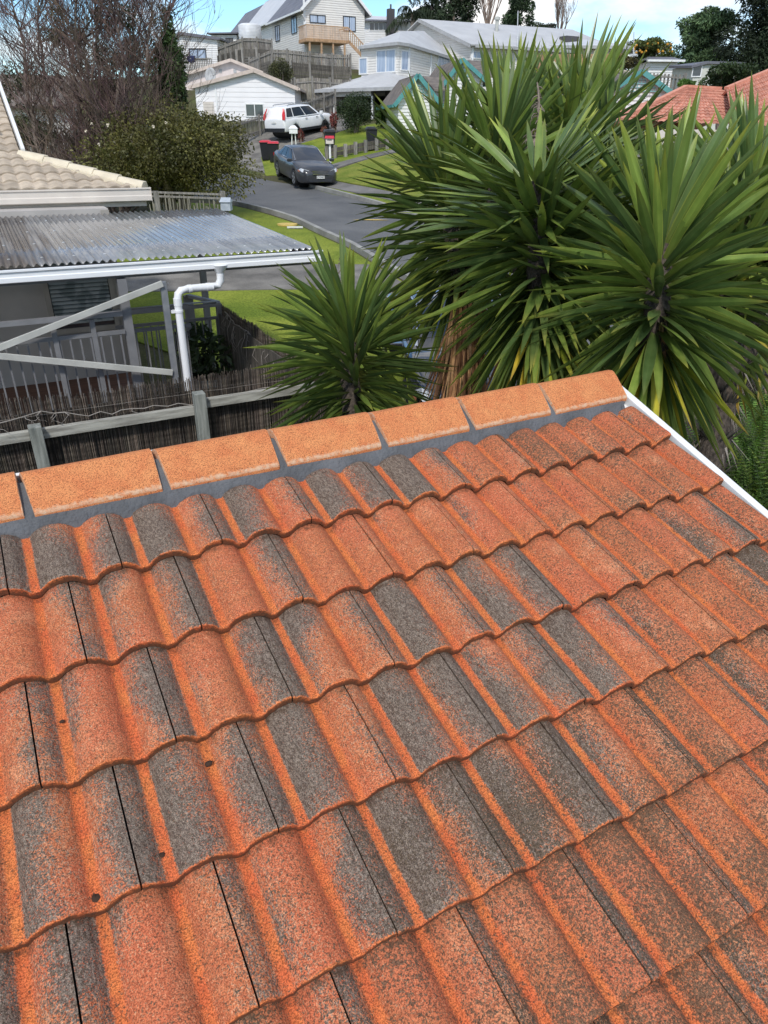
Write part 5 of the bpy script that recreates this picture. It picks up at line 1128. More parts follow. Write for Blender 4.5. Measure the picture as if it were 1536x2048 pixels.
def car(spec_, loc, rz, label, cat, paint, group=None, name='parked_car'):
    root = empty(name, loc, label, cat, group, rz)
    st = spec_['st']; xs_ = [s[0] for s in st]; fine = []
    for a, b in zip(xs_, xs_[1:]):
        k = max(1, int((b - a) / .18)); fine += [a + (b - a) * i / k for i in range(k)]
    fine.append(xs_[-1]); mb = MB(); ring = []
    wr = spec_['wheel_r']; wx = spec_['wheels']; zb = spec_['zb']
    for x in fine:
        w_, zt, zs = interp([(s[0], s[1], s[2], s[3]) for s in st], x)
        arch = 0
        for q in wx:
            dx = abs(x - q) / (wr + .07)
            if dx < 1: arch = max(arch, (wr * 2 + .05) * math.sqrt(1 - dx * dx) * .98)
        zlo = max(zb if zs < .1 else zs, arch) if arch else (zb if zs < .1 else zs)
        zlo = min(zlo, zt - .12)
        prf = [(0, zlo), (w_ * .80, zlo), (w_ * .97, zlo + .01), (w_, lerp(zlo, zt, .35)), (w_ * .995, lerp(zlo, zt, .65)), (w_ * .955, lerp(zlo, zt, .90)), (w_ * .86, zt), (w_ * .45, zt + .03), (0, zt + .045)]
        ring.append([(x, y, z) for y, z in prf] + [(x, -y, z) for y, z in reversed(prf[1:-1])])
    K = len(ring[0]); vs = [p for r_ in ring for p in r_]
    fs = [(i * K + j, i * K + (j + 1) % K, (i + 1) * K + (j + 1) % K, (i + 1) * K + j) for i in range(len(ring) - 1) for j in range(K)]
    fs += [tuple(range(K - 1, -1, -1)), tuple(range((len(ring) - 1) * K, len(ring) * K))]
    mb.add(vs, fs); 
    # greenhouse
    g = spec_['gh']; bw, rw, zbelt, zr = g['bw'], g['rw'], g['zbelt'], g['zr']
    xb0, xr0, xr1, xb1 = g['xb0'], g['xr0'], g['xr1'], g['xb1']
    xs2 = [xr0 + (xr1 - xr0) * i / 6 for i in range(7)]; rv = []
    low = [(xb0, bw * .9)] + [(lerp(xb0, xb1, (i + .5) / 7), bw) for i in range(7)] + [(xb1, bw * .88)]
    upx = [xr0] + [lerp(xr0, xr1, (i + .5) / 7) for i in range(7)] + [xr1]
    gv = []; n9 = 9
    for s in (1, -1):
        for (x, y) in low: gv.append((x, y * s, zbelt))
        for i, x in enumerate(upx):
            t = abs((x - (xr0 + xr1) / 2) / ((xr1 - xr0) / 2)); gv.append((x, rw * s * (1 - .04 * t ** 3), zr - .03 - .03 * t ** 2.5))
    for i, x in enumerate(upx): t = abs((x - (xr0 + xr1) / 2) / ((xr1 - xr0) / 2)); gv.append((x, 0, zr + .02 - .035 * t ** 2.5))
    f2 = []
    for i in range(n9 - 1):
        f2.append((i, i + 1, n9 + i + 1, n9 + i)); f2.append((2 * n9 + i + 1, 2 * n9 + i, 3 * n9 + i, 3 * n9 + i + 1))
        f2.append((n9 + i, n9 + i + 1, 4 * n9 + i + 1, 4 * n9 + i)); f2.append((4 * n9 + i, 4 * n9 + i + 1, 3 * n9 + i + 1, 3 * n9 + i))
    f2.append((0, n9, 4 * n9, 3 * n9, 2 * n9)); f2.append((n9 - 1, 3 * n9 - 1, 4 * n9 - 1, 5 * n9 - 1, 2 * n9 - 1))
    mb.add(gv, f2); body = mb.build('body', paint, root, smooth=True, off=V((0, 0, 0)), bevel=.045); body.modifiers['bevel'].angle_limit = R(28); body.modifiers.new('s', 'EDGE_SPLIT').split_angle = R(50)
    # glass
    def pt(i, s, up): return V(gv[(0 if s > 0 else 2 * n9) + (n9 if up else 0) + i])
    L_, R_ = 1, -1
    wsq = (pt(8, 1, 0), pt(8, -1, 0), pt(8, -1, 1), pt(8, 1, 1)); mb = MB(); quadpanel(mb, wsq, .05, .95, .06, .93, .012); mb.build('windscreen', M_cscreen if g.get('pale') else M_cglass, root, off=V((0, 0, 0)))
    rq = (pt(0, -1, 0), pt(0, 1, 0), pt(0, 1, 1), pt(0, -1, 1)); mb = MB(); quadpanel(mb, rq, .08, .92, .12, .92, .012); mb.build('rear_window', M_cglass, root, off=V((0, 0, 0)))
    for s in (1, -1):
        for (u0, u1, nm) in g['side']:
            def lo_(u): f = u * 8; i = min(7, int(f)); return pt(i, s, 0).lerp(pt(i + 1, s, 0), f - i)
            def hi_(u): f = u * 8; i = min(7, int(f)); return pt(i, s, 1).lerp(pt(i + 1, s, 1), f - i)
            k = 5; mb = MB(); vv = []
            for j in range(k + 1):
                u = lerp(u0, u1, j / k); a, b = lo_(u), hi_(u); oo = V((0, s * .014, .004)); t1_ = .90
                vv += [a.lerp(b, .10) + oo, a.lerp(b, t1_) + oo]
            mb.add(vv, [(2 * j, 2 * j + 2, 2 * j + 3, 2 * j + 1) for j in range(k)]); mb.build('side_window', M_cglass, root, off=V((0, 0, 0)))
    # window surround line
    if g.get('chrome'):
        for s in (1, -1):
            mb = MB(); o_ = V((0, s * .018, .01)); mb.tube([pt(0, s, 0).lerp(pt(0, s, 1), .1) + o_] + [pt(i, s, 1).lerp(pt(i, s, 0), .06) + o_ for i in range(0, 9)] + [pt(8, s, 0).lerp(pt(8, s, 1), .08) + o_, pt(4, s, 0).lerp(pt(4, s, 1), .06) + o_, pt(0, s, 0).lerp(pt(0, s, 1), .1) + o_], .014, 4); mb.build('window_trim', M_chrome, root, off=V((0, 0, 0)))
    # wheels
    for q in wx:
        for s in (1, -1):
            wy = spec_['w'] - .11; mb = MB(); n = 20; vs = []
            for (yy, rr_) in ((-.11, wr * .8), (-.10, wr * .96), (-.06, wr), (.06, wr), (.095, wr * .96), (.10, wr * .70)):
                for j in range(n): a = 2 * math.pi * j / n; vs.append((q + rr_ * math.cos(a), s * (wy + yy), wr + rr_ * math.sin(a)))
            mb.add(vs, [(i * n + j, i * n + (j + 1) % n, (i + 1) * n + (j + 1) % n, (i + 1) * n + j) for i in range(5) for j in range(n)] + [tuple(range(n))])
            wh = mb.build('wheel', M_rub, root, smooth=True, off=V((0, 0, 0)))
            mb = MB(); rm = wr * .70
            for k in range(5):
                a = 2 * math.pi * k / 5 + .3; c_, s_ = math.cos(a), math.sin(a); y0 = s * (wy + .095)
                tx, tz = -s_, c_
                mb.add([(q + c_ * .03 + tx * .03, y0, wr + s_ * .03 + tz * .03), (q + c_ * .03 - tx * .03, y0, wr + s_ * .03 - tz * .03), (q + c_ * rm - tx * .065, y0 + s * .012, wr + s_ * rm - tz * .065), (q + c_ * rm + tx * .065, y0 + s * .012, wr + s_ * rm + tz * .065)], [(0, 1, 2, 3)])
            vs = []; 
            for rr_ in (rm * .86, rm):
                for j in range(n): a = 2 * math.pi * j / n; vs.append((q + rr_ * math.cos(a), s * (wy + .102), wr + rr_ * math.sin(a)))
            mb.add(vs, [(j, (j + 1) % n, n + (j + 1) % n, n + j) for j in range(n)])
            mb.build('rim', spec_.get('rim', M_alloy), wh, off=V((0, 0, 0))); mb = MB(); mb.tube([(q, s * (wy + .02), wr), (q, s * (wy + .03), wr)], rm * .97, 20); mb.build('brake_shadow', M_rub, wh, off=V((0, 0, 0)))
    # wheel well liners
    mb = MB()
    for q in wx: mb.tube([(q, -spec_['w'] + .2, wr), (q, spec_['w'] - .2, wr)], wr + .05, 18)
    mb.box(((wx[0] + wx[1]) / 2, 0, wr), (wx[1] - wx[0], .5, .1)); mb.build('underbody', M_black, root, off=V((0, 0, 0)))
    return root
def prism_part(root, name, m, pts, d=(0, 0, 0.02), parent=None):
    mb = MB(); n = len(pts); dv = V(d); mb.add([V(p) for p in pts] + [V(p) + dv for p in pts], [tuple(range(n)), tuple(range(2 * n - 1, n - 1, -1))] + [(i, i + n, (i + 1) % n + n, (i + 1) % n) for i in range(n)])
    return mb.build(name, m, parent or root, off=V((0, 0, 0)))
def platetext(root, txt, size, loc, rot, m):
    cu = bpy.data.curves.new('plate_lettering', 'FONT'); cu.body = txt; cu.size = size; cu.align_x = 'CENTER'; cu.align_y = 'CENTER'; cu.extrude = .001
    tmp = bpy.data.objects.new('tmp', cu); C.objects.link(tmp); dg = bpy.context.evaluated_depsgraph_get(); me = bpy.data.meshes.new_from_object(tmp.evaluated_get(dg)); bpy.data.objects.remove(tmp)
    o = bpy.data.objects.new('plate_lettering', me); C.objects.link(o); me.materials.clear(); me.materials.append(m); o.location = loc; o.rotation_euler = rot; o.parent = root; return o
sedan = dict(w=.92, zb=.20, wheel_r=.325, wheels=(-1.38, 1.33),
    st=[(-2.36, .66, .86, .34), (-2.30, .80, 1.00, .26), (-2.05, .88, 1.06, .24), (-1.5, .92, 1.03, .22), (-.6, .92, .97, .20), (.5, .92, .95, .20), (1.15, .92, .96, .20), (1.7, .90, .88, .20), (2.1, .84, .80, .22), (2.30, .72, .70, .24), (2.38, .60, .60, .28)],
    gh=dict(bw=.80, rw=.60, zbelt=.96, zr=1.43, xb0=-1.95, xr0=-1.02, xr1=.12, xb1=1.08, side=[(.16, .30, 'q'), (.32, .53, 'r'), (.55, .86, 'f')], chrome=True, pale=False))
fw_ = G(612, 380); rw_ = G(566, 356)
ctr = (fw_ + rw_) / 2
cdir = math.atan2(G(655, 378).y - G(572, 352).y, G(655, 378).x - G(572, 352).x)
def placed(px, py, azd):  # azd: direction the car faces, degrees from the view heading, clockwise
    g_ = G(px, py); a = math.atan2(FR.y, FR.x) - R(azd); return g_, a
def slope_tilt(o, g_, a, half=1.4):
    d = V((math.cos(a), math.sin(a))); z1_, z0_ = terr(g_.x + d.x * half, g_.y + d.y * half), terr(g_.x - d.x * half, g_.y - d.y * half)
    o.rotation_euler = (0, -math.atan2(z1_ - z0_, 2 * half), a); o.location.z = (z1_ + z0_) / 2 + .035
g_, a = placed(609, 364, 157)
s1 = car(sedan, g_, a, 'dark grey sedan with alloy wheels parked at the far kerb below the red lidded bins', 'car', M_cargrey, name='parked_sedan'); slope_tilt(s1, g_, a)
def dress_sedan(r_, txt):
    for s in (1, -1):
        h = prism_part(r_, 'headlight', M_lamp, [(2.30, s * .42, .60), (2.17, s * .80, .66), (2.0, s * .885, .74), (2.08, s * .80, .80), (2.26, s * .50, .73)], (.035, 0, .012))
        prism_part(r_, 'indicator', M_amber, [(2.12, s * .86, .66), (1.98, s * .90, .70), (1.98, s * .90, .74), (2.10, s * .86, .72)], (.03, s * .02, 0), h)
        mb = MB(); mb.box((1.0, s * .99, 1.0), (.16, .20, .13)); mb.build('wing_mirror', r_.children[0].data.materials[0], r_, off=V((0, 0, 0)), bevel=.03)
        prism_part(r_, 'tail_light', M_tail, [(-2.30, s * .5, .80), (-2.22, s * .82, .82), (-2.2, s * .82, .95), (-2.30, s * .5, .93)], (-.03, s * .02, 0))
    prism_part(r_, 'lower_grille', M_black, [(2.36, -.50, .30), (2.36, .50, .30), (2.33, .60, .42), (2.33, -.60, .42)], (.045, 0, 0))
    gr = prism_part(r_, 'grille', M_black, [(2.365, -.30, .56), (2.365, .30, .56), (2.28, .40, .72), (2.28, -.40, .72)], (.03, 0, .01))
    for z in (.60, .655, .71):
        mb = MB(); mb.bar((2.43 - (z - .56) * .55, -.36, z), (2.43 - (z - .56) * .55, .36, z), .03, .018); mb.build('grille_bar', M_chrome, gr, off=V((0, 0, 0)))
    pl_ = prism_part(r_, 'number_plate', M_plate, [(2.40, -.18, .43), (2.40, .18, .43), (2.40, .18, .54), (2.40, -.18, .54)], (.02, 0, 0))
    platetext(pl_, txt, .1, (2.424, 0, .485), (R(90), 0, R(90)), M_dark)
    for s in (1, -1):
        for x in (-.05,): mb = MB(); mb.box((x, s * .935, .80), (.2, .02, .03)); mb.build('door_handle', M_chrome, r_, off=V((0, 0, 0)))
dress_sedan(s1, 'CYF407')
suv = dict(w=.89, zb=.34, wheel_r=.355, wheels=(-1.30, 1.36), rim=M_black,
    st=[(-2.28, .80, 1.02, .42), (-2.22, .86, 1.10, .36), (-1.9, .89, 1.12, .36), (-.5, .89, 1.08, .34), (.9, .89, 1.08, .34), (1.4, .88, 1.09, .34), (1.9, .86, 1.04, .36), (2.18, .80, .92, .38), (2.30, .70, .70, .42)],
    gh=dict(bw=.84, rw=.66, zbelt=1.08, zr=1.68, xb0=-2.20, xr0=-1.92, xr1=.30, xb1=1.10, side=[(.10, .26, 'q'), (.28, .55, 'r'), (.57, .86, 'f')], chrome=False))
g_, a = placed(603, 270, 37)
s2 = car(suv, g_, a, 'white four wheel drive wagon with tall red tail lights parked up the sloping driveway', 'car', M_carwhite, name='parked_suv'); slope_tilt(s2, g_, a); s2.rotation_euler[1] = R(-6)
for s in (1, -1):
    prism_part(s2, 'tail_light', M_tail, [(-2.25, s * .70, 1.02), (-2.20, s * .88, 1.0), (-2.14, s * .87, 1.25), (-1.98, s * .70, 1.60), (-2.08, s * .60, 1.60), (-2.22, s * .70, 1.3)], (-.045, s * .03, 0))
    mb = MB(); mb.tube([(-1.6, s * .60, 1.70), (-1.5, s * .60, 1.75), (.1, s * .60, 1.75), (.25, s * .60, 1.68)], .028, 6); mb.build('roof_rail', M_galv, s2, off=V((0, 0, 0)))
    mb = MB(); mb.box((.95, s * .98, 1.16), (.14, .2, .18)); mb.build('wing_mirror', M_carwhite, s2, off=V((0, 0, 0)), bevel=.03)
    mb = MB(); mb.box((0.0, s * .885, .40), (1.9, .03, .14)); mb.build('side_skirt', M_black, s2, off=V((0, 0, 0)))
    for x in (-.35, .6): mb = MB(); mb.box((x, s * .905, .96), (.18, .02, .03)); mb.build('door_handle', M_black, s2, off=V((0, 0, 0)))
    prism_part(s2, 'headlight', M_lamp, [(2.25, s * .5, .78), (2.1, s * .82, .84), (2.08, s * .82, .98), (2.2, s * .5, .92)], (.03, 0, .01))
prism_part(s2, 'rear_bumper', M_black, [(-2.29, -.80, .38), (-2.29, .80, .38), (-2.27, .84, .58), (-2.27, -.84, .58)], (-.05, 0, 0))
p_ = prism_part(s2, 'number_plate', M_plate, [(-2.31, -.18, .84), (-2.31, .18, .84), (-2.31, .18, .95), (-2.31, -.18, .95)], (-.012, 0, 0))
# black car under the yuccas
g_ = V((5.9, 8.9, 0)); a = R(-112)
s3 = car(dict(sedan, gh=dict(sedan['gh'], pale=True)), g_, a, 'glossy black car parked on the near side, mostly hidden behind the small yucca', 'car', M_carblack, name='parked_black_car'); g_.z = terr(5.9, 8.9); slope_tilt(s3, g_, a); dress_sedan(s3, '')
for ch in list(s3.children_recursive):
    if ch.name.startswith('plate_lettering'): bpy.data.objects.remove(ch)

# ================================================================ wheelie bins, letterboxes, small things
def bin_(px, py, az, lid, label, h=.98, name='wheelie_bin', grp='wheelie bins', d=None):
    g_ = G(px, py) if d is None else P(px, py, d=d); r_ = empty(name, g_, label, 'wheelie bin', grp, rz=R(az)); O_ = V((0, 0, 0))
    mb = MB(); b0, b1 = .20, .27; vs = []
    for z, k in ((.06, b0), (h * .9, b1), (h * .9, b1 + .025), (h * .94, b1 + .025)):
        vs += [(-k, -k * 1.05, z), (k, -k * 1.05, z), (k, k * 1.15, z), (-k, k * 1.15, z)]
    mb.add(vs, [(i * 4 + j, i * 4 + (j + 1) % 4, (i + 1) * 4 + (j + 1) % 4, (i + 1) * 4 + j) for i in range(3) for j in range(4)] + [(3, 2, 1, 0), (12, 13, 14, 15)]); mb.build('bin_body', M_black, r_, off=O_, bevel=.012)
    mb = MB(); k = b1 + .035; vs = [(-k, -k * 1.1, h * .945), (k, -k * 1.1, h * .945), (k, k * 1.2, h * .945), (-k, k * 1.2, h * .945), (-k * .75, -k * .8, h * 1.03), (k * .75, -k * .8, h * 1.03), (k * .75, k, h * 1.06), (-k * .75, k, h * 1.06)]
    mb.add(vs, [(3, 2, 1, 0), (4, 5, 6, 7), (0, 1, 5, 4), (1, 2, 6, 5), (2, 3, 7, 6), (3, 0, 4, 7)]); mb.build('lid', lid, r_, off=O_, bevel=.012)
    for s in (-1, 1): mb = MB(); mb.tube([(s * .20, b0 + .05, .10), (s * .25, b0 + .05, .10)], .10, 14); mb.build('wheel', M_rub, r_, off=O_)
    mb = MB(); mb.tube([(-.2, b1 * 1.2 + .06, h * .9), (.2, b1 * 1.2 + .06, h * .9)], .018, 6); mb.build('handle', M_black, r_, off=O_); return r_
bin_(533, 322, -30, M_red, 'left wheelie bin of the red lidded pair behind the grey sedan')
bin_(549, 326, -25, M_red, 'right wheelie bin of the red lidded pair, nearer the grey sedan')
bin_(743, 302, -20, M_black, 'all black wheelie bin standing by the lawn sleeper wall', 1.05)
bin_(660, 306, -15, M_black, 'black wheelie bin behind the red roofed letterbox', 1.05)
# letterboxes
g_ = G(661, 345); z0 = g_.z; r_ = empty('letterbox', g_, 'cream letterbox with small red roof on a white post by the lawn path', 'letterbox', None, rz=R(-28))
mb = MB(); mb.box((0, 0, .6), (.09, .09, 1.2)); mb.build('post', M_white, r_, off=V((0, 0, 0)))
mb = MB(); mb.box((0, 0, 1.32), (.36, .3, .24)); b_ = mb.build('box', M_cream, r_, off=V((0, 0, 0)), bevel=.008)
mb = MB(); mb.add([(-.22, -.2, 1.43), (.22, -.2, 1.43), (.22, .2, 1.43), (-.22, .2, 1.43), (-.2, 0, 1.54), (.2, 0, 1.54)], [(0, 1, 5, 4), (2, 3, 4, 5), (1, 2, 5), (3, 0, 4), (3, 2, 1, 0)]); mb.build('box_roof', M_red, r_, off=V((0, 0, 0)))
mb = MB(); mb.box((0, -.152, 1.36), (.22, .006, .03)); mb.build('slot', M_dark, b_, off=V((0, 0, 0)))
g_ = G(588, 296); r_ = empty('letterbox', g_, 'small white letterbox on thin legs at the edge of the driveway', 'letterbox', None, rz=R(-20))
for x in (-.12, .14): mb = MB(); mb.tube([(x, 0, 0), (x * .7, 0, .75)], .03, 6); mb.build('leg', M_white, r_, off=V((0, 0, 0)))
mb = MB(); mb.box((0, 0, .88), (.48, .3, .26)); mb.add([(-.28, -.18, 1.0), (.28, -.18, 1.0), (.28, .18, 1.0), (-.28, .18, 1.0), (-.12, 0, 1.16), (.1, 0, 1.18)], [(0, 1, 5, 4), (2, 3, 4, 5), (1, 2, 5), (3, 0, 4)]); mb.build('box', M_white, r_, off=V((0, 0, 0)))
q = P(453, 412, d=18); zt_ = terr(q.x, q.y); r_ = empty('letterbox', (q.x, q.y, zt_), 'pale blue grey letterbox with gabled top on a post beyond the carport roof', 'letterbox', None, rz=R(-28))
hz = q.z - zt_; mb = MB(); mb.box((0, 0, hz / 2), (.09, .09, hz)); mb.build('post', M_timber, r_, off=V((0, 0, 0)))
M_lb = mat('blue_grey_box', (.42, .46, .50), (.34, .38, .42), 9, .5)
mb = MB(); mb.box((0, 0, hz + .0), (.24, .28, .2)); mb.add([(-.14, -.17, hz + .1), (.14, -.17, hz + .1), (.14, .17, hz + .1), (-.14, .17, hz + .1), (-.12, 0, hz + .2), (.12, 0, hz + .2)], [(0, 1, 5, 4), (2, 3, 4, 5), (1, 2, 5), (3, 0, 4)]); mb.build('box', M_lb, r_, off=V((0, 0, 0)))
# covers on the verge, leaf on the road
M_yel = mat('yellow_cover', (.62, .45, .12), (.5, .36, .1), 9, .7); M_pale = mat('pale_concrete_cover', (.66, .66, .58), None, 9, .7)
def flat(px, py, w_, l_, rz, m, name, label, cat, h=.03, off=.04, r=None):
    g_ = G(px, py); M = Matrix.Rotation(R(rz), 3, 'Z'); mb = MB()
    if r: mb.tube([(g_.x, g_.y, g_.z + off - .02), (g_.x, g_.y, g_.z + off + h)], r, 20)
    else: mb.box((g_.x, g_.y, g_.z + off + h / 2), (w_, l_, h), M)
    tag(mb.build(name, m, off=g_), label, cat)
flat(575, 453, 0, 0, 0, M_yel, 'hydrant_cover', 'round yellow service cover set in the near grass verge', 'cover', r=.33)
flat(590, 459, .5, .28, -20, M_pale, 'marker_slab', 'pale rectangular slab beside the yellow cover on the verge', 'slab')
g_ = G(739, 443); mb = MB(); mb.add([(g_.x - .55, g_.y + .25, g_.z + .045), (g_.x - .1, g_.y + .0, g_.z + .045), (g_.x + .6, g_.y - .35, g_.z + .045), (g_.x + .35, g_.y + .1, g_.z + .045), (g_.x + .0, g_.y + .35, g_.z + .045)], [(0, 1, 2, 3, 4)]); tag(mb.build('road_marking', M_yel, off=g_), 'small yellow painted triangle marking on the asphalt road', 'road marking')
flat(1003 // 1, 0 or 500, .1, .1, 0, M_pale, 'litter', 'tiny pale scrap of litter on the road', 'litter') if False else None
# ================================================================ shrubs and trees
def lumpcrown(mb, lumps, n, ls, rr, asp=.5, tint=(1, 1, 1), droop=.2, flower=None, tone=.5):
    tot = sum(l[1][0] * l[1][1] * l[1][2] for l in lumps); 
    for (c_, r_) in lumps:
        k0 = rr.uniform(1 - tone * .6, 1 + tone * .6); m_ = int(n * r_[0] * r_[1] * r_[2] / tot)
        for i in range(m_):
            while True:
                p = V((rr.uniform(-1, 1), rr.uniform(-1, 1), rr.uniform(-1, 1))); l2 = p.length
                if .45 < l2 < 1 and (l2 > .75 or rr.random() < .5): break
            nz = 1 + .35 * noise.noise(V((p.x * 2.3 + c_[0], p.y * 2.3 + c_[1], p.z * 2.3 + c_[2])))
            q = V((c_[0] + p.x * r_[0] * nz, c_[1] + p.y * r_[1] * nz, c_[2] + p.z * r_[2] * nz))
            d = (p.normalized() * .9 + V((rr.gauss(0, .6), rr.gauss(0, .6), rr.gauss(-droop, .5)))).normalized(); e = d.cross(V((rr.gauss(0, 1), rr.gauss(0, 1), rr.gauss(0, 1)))).normalized()
            l = ls * rr.uniform(.6, 1.3); k = k0 * rr.uniform(.55, 1.45); cc = (tint[0] * k, tint[1] * k, tint[2] * k * .95, 1)
            mb.add([q - d * l / 2, q + e * l * asp / 2, q + d * l / 2, q - e * l * asp / 2], [(0, 1, 2, 3)], cc)
def randlumps(c_, rx, ry, rz_, n, rr, k=.38, fill=.75):
    out_ = []
    for i in range(n):
        while True:
            p = V((rr.uniform(-1, 1), rr.uniform(-1, 1), rr.uniform(-1, 1)))
            if p.length < 1: break
        s = rr.uniform(.7, 1.3) * k; out_.append(((c_[0] + p.x * rx * fill, c_[1] + p.y * ry * fill, c_[2] + p.z * rz_ * fill), (rx * s, ry * s, rz_ * s)))
    return out_
def bush(name, px, py0, py1, pxw, d, label, m, n, ls, seed, cat='shrub', grp=None, tint=(1, 1, 1), nl=26, depth=1.0, stems=True, asp=.5, tone=.5, base_z=None):
    """crown seen from row py0 (top) to py1 (bottom), pxw wide, at depth d"""
    rr = random.Random(seed); top, bot = P(px, py0, d=d), P(px, py1, d=d); c_ = (top + bot) / 2; rz_ = (top - bot).length / 2; rx = pxw / F * d / 2
    z0 = terr(c_.x, c_.y) if base_z is None else base_z; root = empty(name, (c_.x, c_.y, z0), label, cat, grp)
    mb = MB(); lumpcrown(mb, randlumps(c_, rx, rx * depth, rz_, nl, rr) + [((c_.x, c_.y, c_.z), (rx * .75, rx * .75 * depth, rz_ * .75))], n, ls, rr, asp, tint, tone=tone); mb.build('foliage', m, root)
    mb = MB(); 
    for i in range(5 if stems else 1):
        a = rr.uniform(0, 6.28); e = c_ + V((math.cos(a) * rx * .5, math.sin(a) * rx * .5, rz_ * .3)); b0 = V((c_.x + math.cos(a) * .1, c_.y + math.sin(a) * .1, z0 - .1)); mb.tube([b0, b0.lerp(e, .5) + V((0, 0, .1)), e], [.06 * rx + .02, .04 * rx + .015, .01], 6)
    mb.build('stems', M_bark, root); return root, c_, rx, rz_
rt0, c_, rx, rz_ = bush('camellia_hedge', 338, 208, 402, 330, 23, 'large olive green flowering shrub with scattered pale blooms by the road', M_leafol, 46000, .10, 3, tint=(1.25, 1.05, .95), nl=60, asp=.55, tone=.7)
rr = random.Random(9); M_flower = mat('pale_cream_petals', (.75, .66, .52), None, 4, .7)
for i in range(12):
    a = rr.uniform(0, 6.28); el = rr.uniform(-.1, 1.2); q = c_ + V((math.cos(a) * math.cos(el) * rx * .98, math.sin(a) * math.cos(el) * rx * .98, math.sin(el) * rz_)); 
    if V((q.x - c_.x, q.y - c_.y)).dot(FR) > 0: continue
    mb = MB(); leafball(mb, q, .04, .04, 10, .055, rr, asp=.8); mb.build('flower', M_flower, rt0)
bush('dark_bush', 345, 60, 230, 70, 24.5, 'upright dark green leafy shrub between the bare tree and the white garage', M_leafdk, 6000, .13, 4, nl=30, tint=(1.7, 1.7, 1.5), tone=.6)
bush('round_bush', 709, 186, 262, 74, 43, 'large clipped round dark bush in front of the open garage', M_leafdk, 9000, .10, 5, nl=40, tint=(.8, .8, .8), tone=.25)
bush('garden_hedge', 768, 206, 250, 44, 44, 'low green hedge beside the round dark bush', M_leafbr, 3500, .11, 6, nl=18, tint=(.7, .65, .6))
bush('bank_bush', 562, 120, 166, 56, 54, 'small dark olive bush on the bank above the white garage', M_leafol, 3500, .13, 7, nl=18, tint=(.7, .65, .7))
bush('red_shrub', 601, 256, 284, 14, 42.5, 'small dark red leafed shrub beside the white letterbox', M_twig, 500, .10, 8, tint=(1.5, .6, .6), nl=6)
bush('red_shrub', 668, 222, 256, 22, 43.5, 'dark red leafed shrub against the garage corner', M_twig, 900, .10, 9, tint=(1.5, .6, .65), nl=8)
bush('red_shrub', 648, 250, 268, 16, 42.5, 'tiny reddish shrub low at the lawn edge below the white car', M_twig, 300, .09, 19, tint=(1.5, .7, .6), nl=5)
mb = MB(); q = G(772, 250); mb.box(q + V((0, 0, .25)), (.5, .5, .5)); tag(mb.build('blue_tarp_bundle', mat('blue_tarp', (.02, .16, .5), None, 4, .5), off=q, bevel=.1), 'small bright blue tarp bundle at the foot of the hedge', 'bundle')

def limb(mb, p, d, l, r_, depth, rr, up=.15, spread=.6, minr=.004, col=None, kinks=4, ratio=.72, nb=(2, 4)):
    pts = [p]; rad = [r_]; q = p.copy(); dd = d.copy()
    for i in range(kinks):
        dd = (dd + V((rr.gauss(0, .10), rr.gauss(0, .10), rr.gauss(up * .25, .07)))).normalized(); q = q + dd * (l / kinks); pts.append(q.copy()); rad.append(max(minr * .6, r_ * (1 - .55 * (i + 1) / kinks)))
    mb.tube(pts, rad, 5 if r_ > .03 else 3, col, cap=False)
    if depth <= 0: return
    for i in range(rr.randint(*nb)):
        t = rr.uniform(.35, 1); k = min(kinks - 1, int(t * kinks)); b = pts[k].lerp(pts[k + 1], t * kinks - k)
        nd = (dd + V((rr.gauss(0, spread), rr.gauss(0, spread), rr.gauss(up, spread * .6)))).normalized()
        limb(mb, b, nd, l * rr.uniform(.5, .85) * ratio / .72, max(minr, r_ * rr.uniform(.4, .6)), depth - 1, rr, up, spread, minr, col, kinks, ratio, nb)
# big bare tree at left
rr = random.Random(21)
bt = None
for i, (px, base_px, top, lean) in enumerate(((60, 110, -60, 0), (135, 165, -70, 0), (180, 205, -60, 0), (225, 228, -50, 0), (110, 190, -40, 0), (270, 240, 0, 0), (20, 90, -20, 0), (300, 235, 20, 0), (350, 238, -10, 0), (160, 215, 60, 0))):
    b0 = P(base_px, 330, d=24 + rr.uniform(-.8, .8)); e_ = P(px, top, d=24 + rr.uniform(-2, 2)); b0.z = terr(b0.x, b0.y)
    if bt is None: bt = empty('bare_tree', b0, 'large leafless many stemmed tree with reddish brown twigs behind the beige roof', 'tree'); mb = MB(); mt_ = MB()
    L_ = (e_ - b0).length; d_ = (e_ - b0).normalized(); pts = []; q = b0.copy(); kk = 9
    for k in range(kk + 1):
        pts.append(b0.lerp(e_, k / kk) + V((rr.gauss(0, .09), rr.gauss(0, .09), 0)) * (k > 0) + V((0, 0, 0)))
    r0 = rr.uniform(.07, .12); kcol = rr.uniform(1.0, 1.7); mt_.tube(pts, [r0 * (1 - .75 * k / kk) for k in range(kk + 1)], 7, (kcol, kcol, kcol, 1))
    for k in range(1, kk + 1):
        for _ in range(7):
            t = rr.random(); p = pts[k - 1].lerp(pts[k], t); a = rr.uniform(0, 6.28); nd = (V((math.cos(a), math.sin(a), rr.uniform(.2, 1.1)))).normalized(); kc = rr.uniform(.5, 1.5); 
            limb(mb, p, nd, rr.uniform(.8, 1.9), rr.uniform(.014, .03), 3 if rr.random() < .6 else 2, rr, .25, .5, .0055, (kc, kc * rr.uniform(.8, 1.05), kc * rr.uniform(.8, 1.1), 1), 3, .72, (2, 4))
mt_.build('trunk', M_bark, bt); mb.build('branches', M_twig, bt)
mb = MB(); rr = random.Random(33)
lumps = []
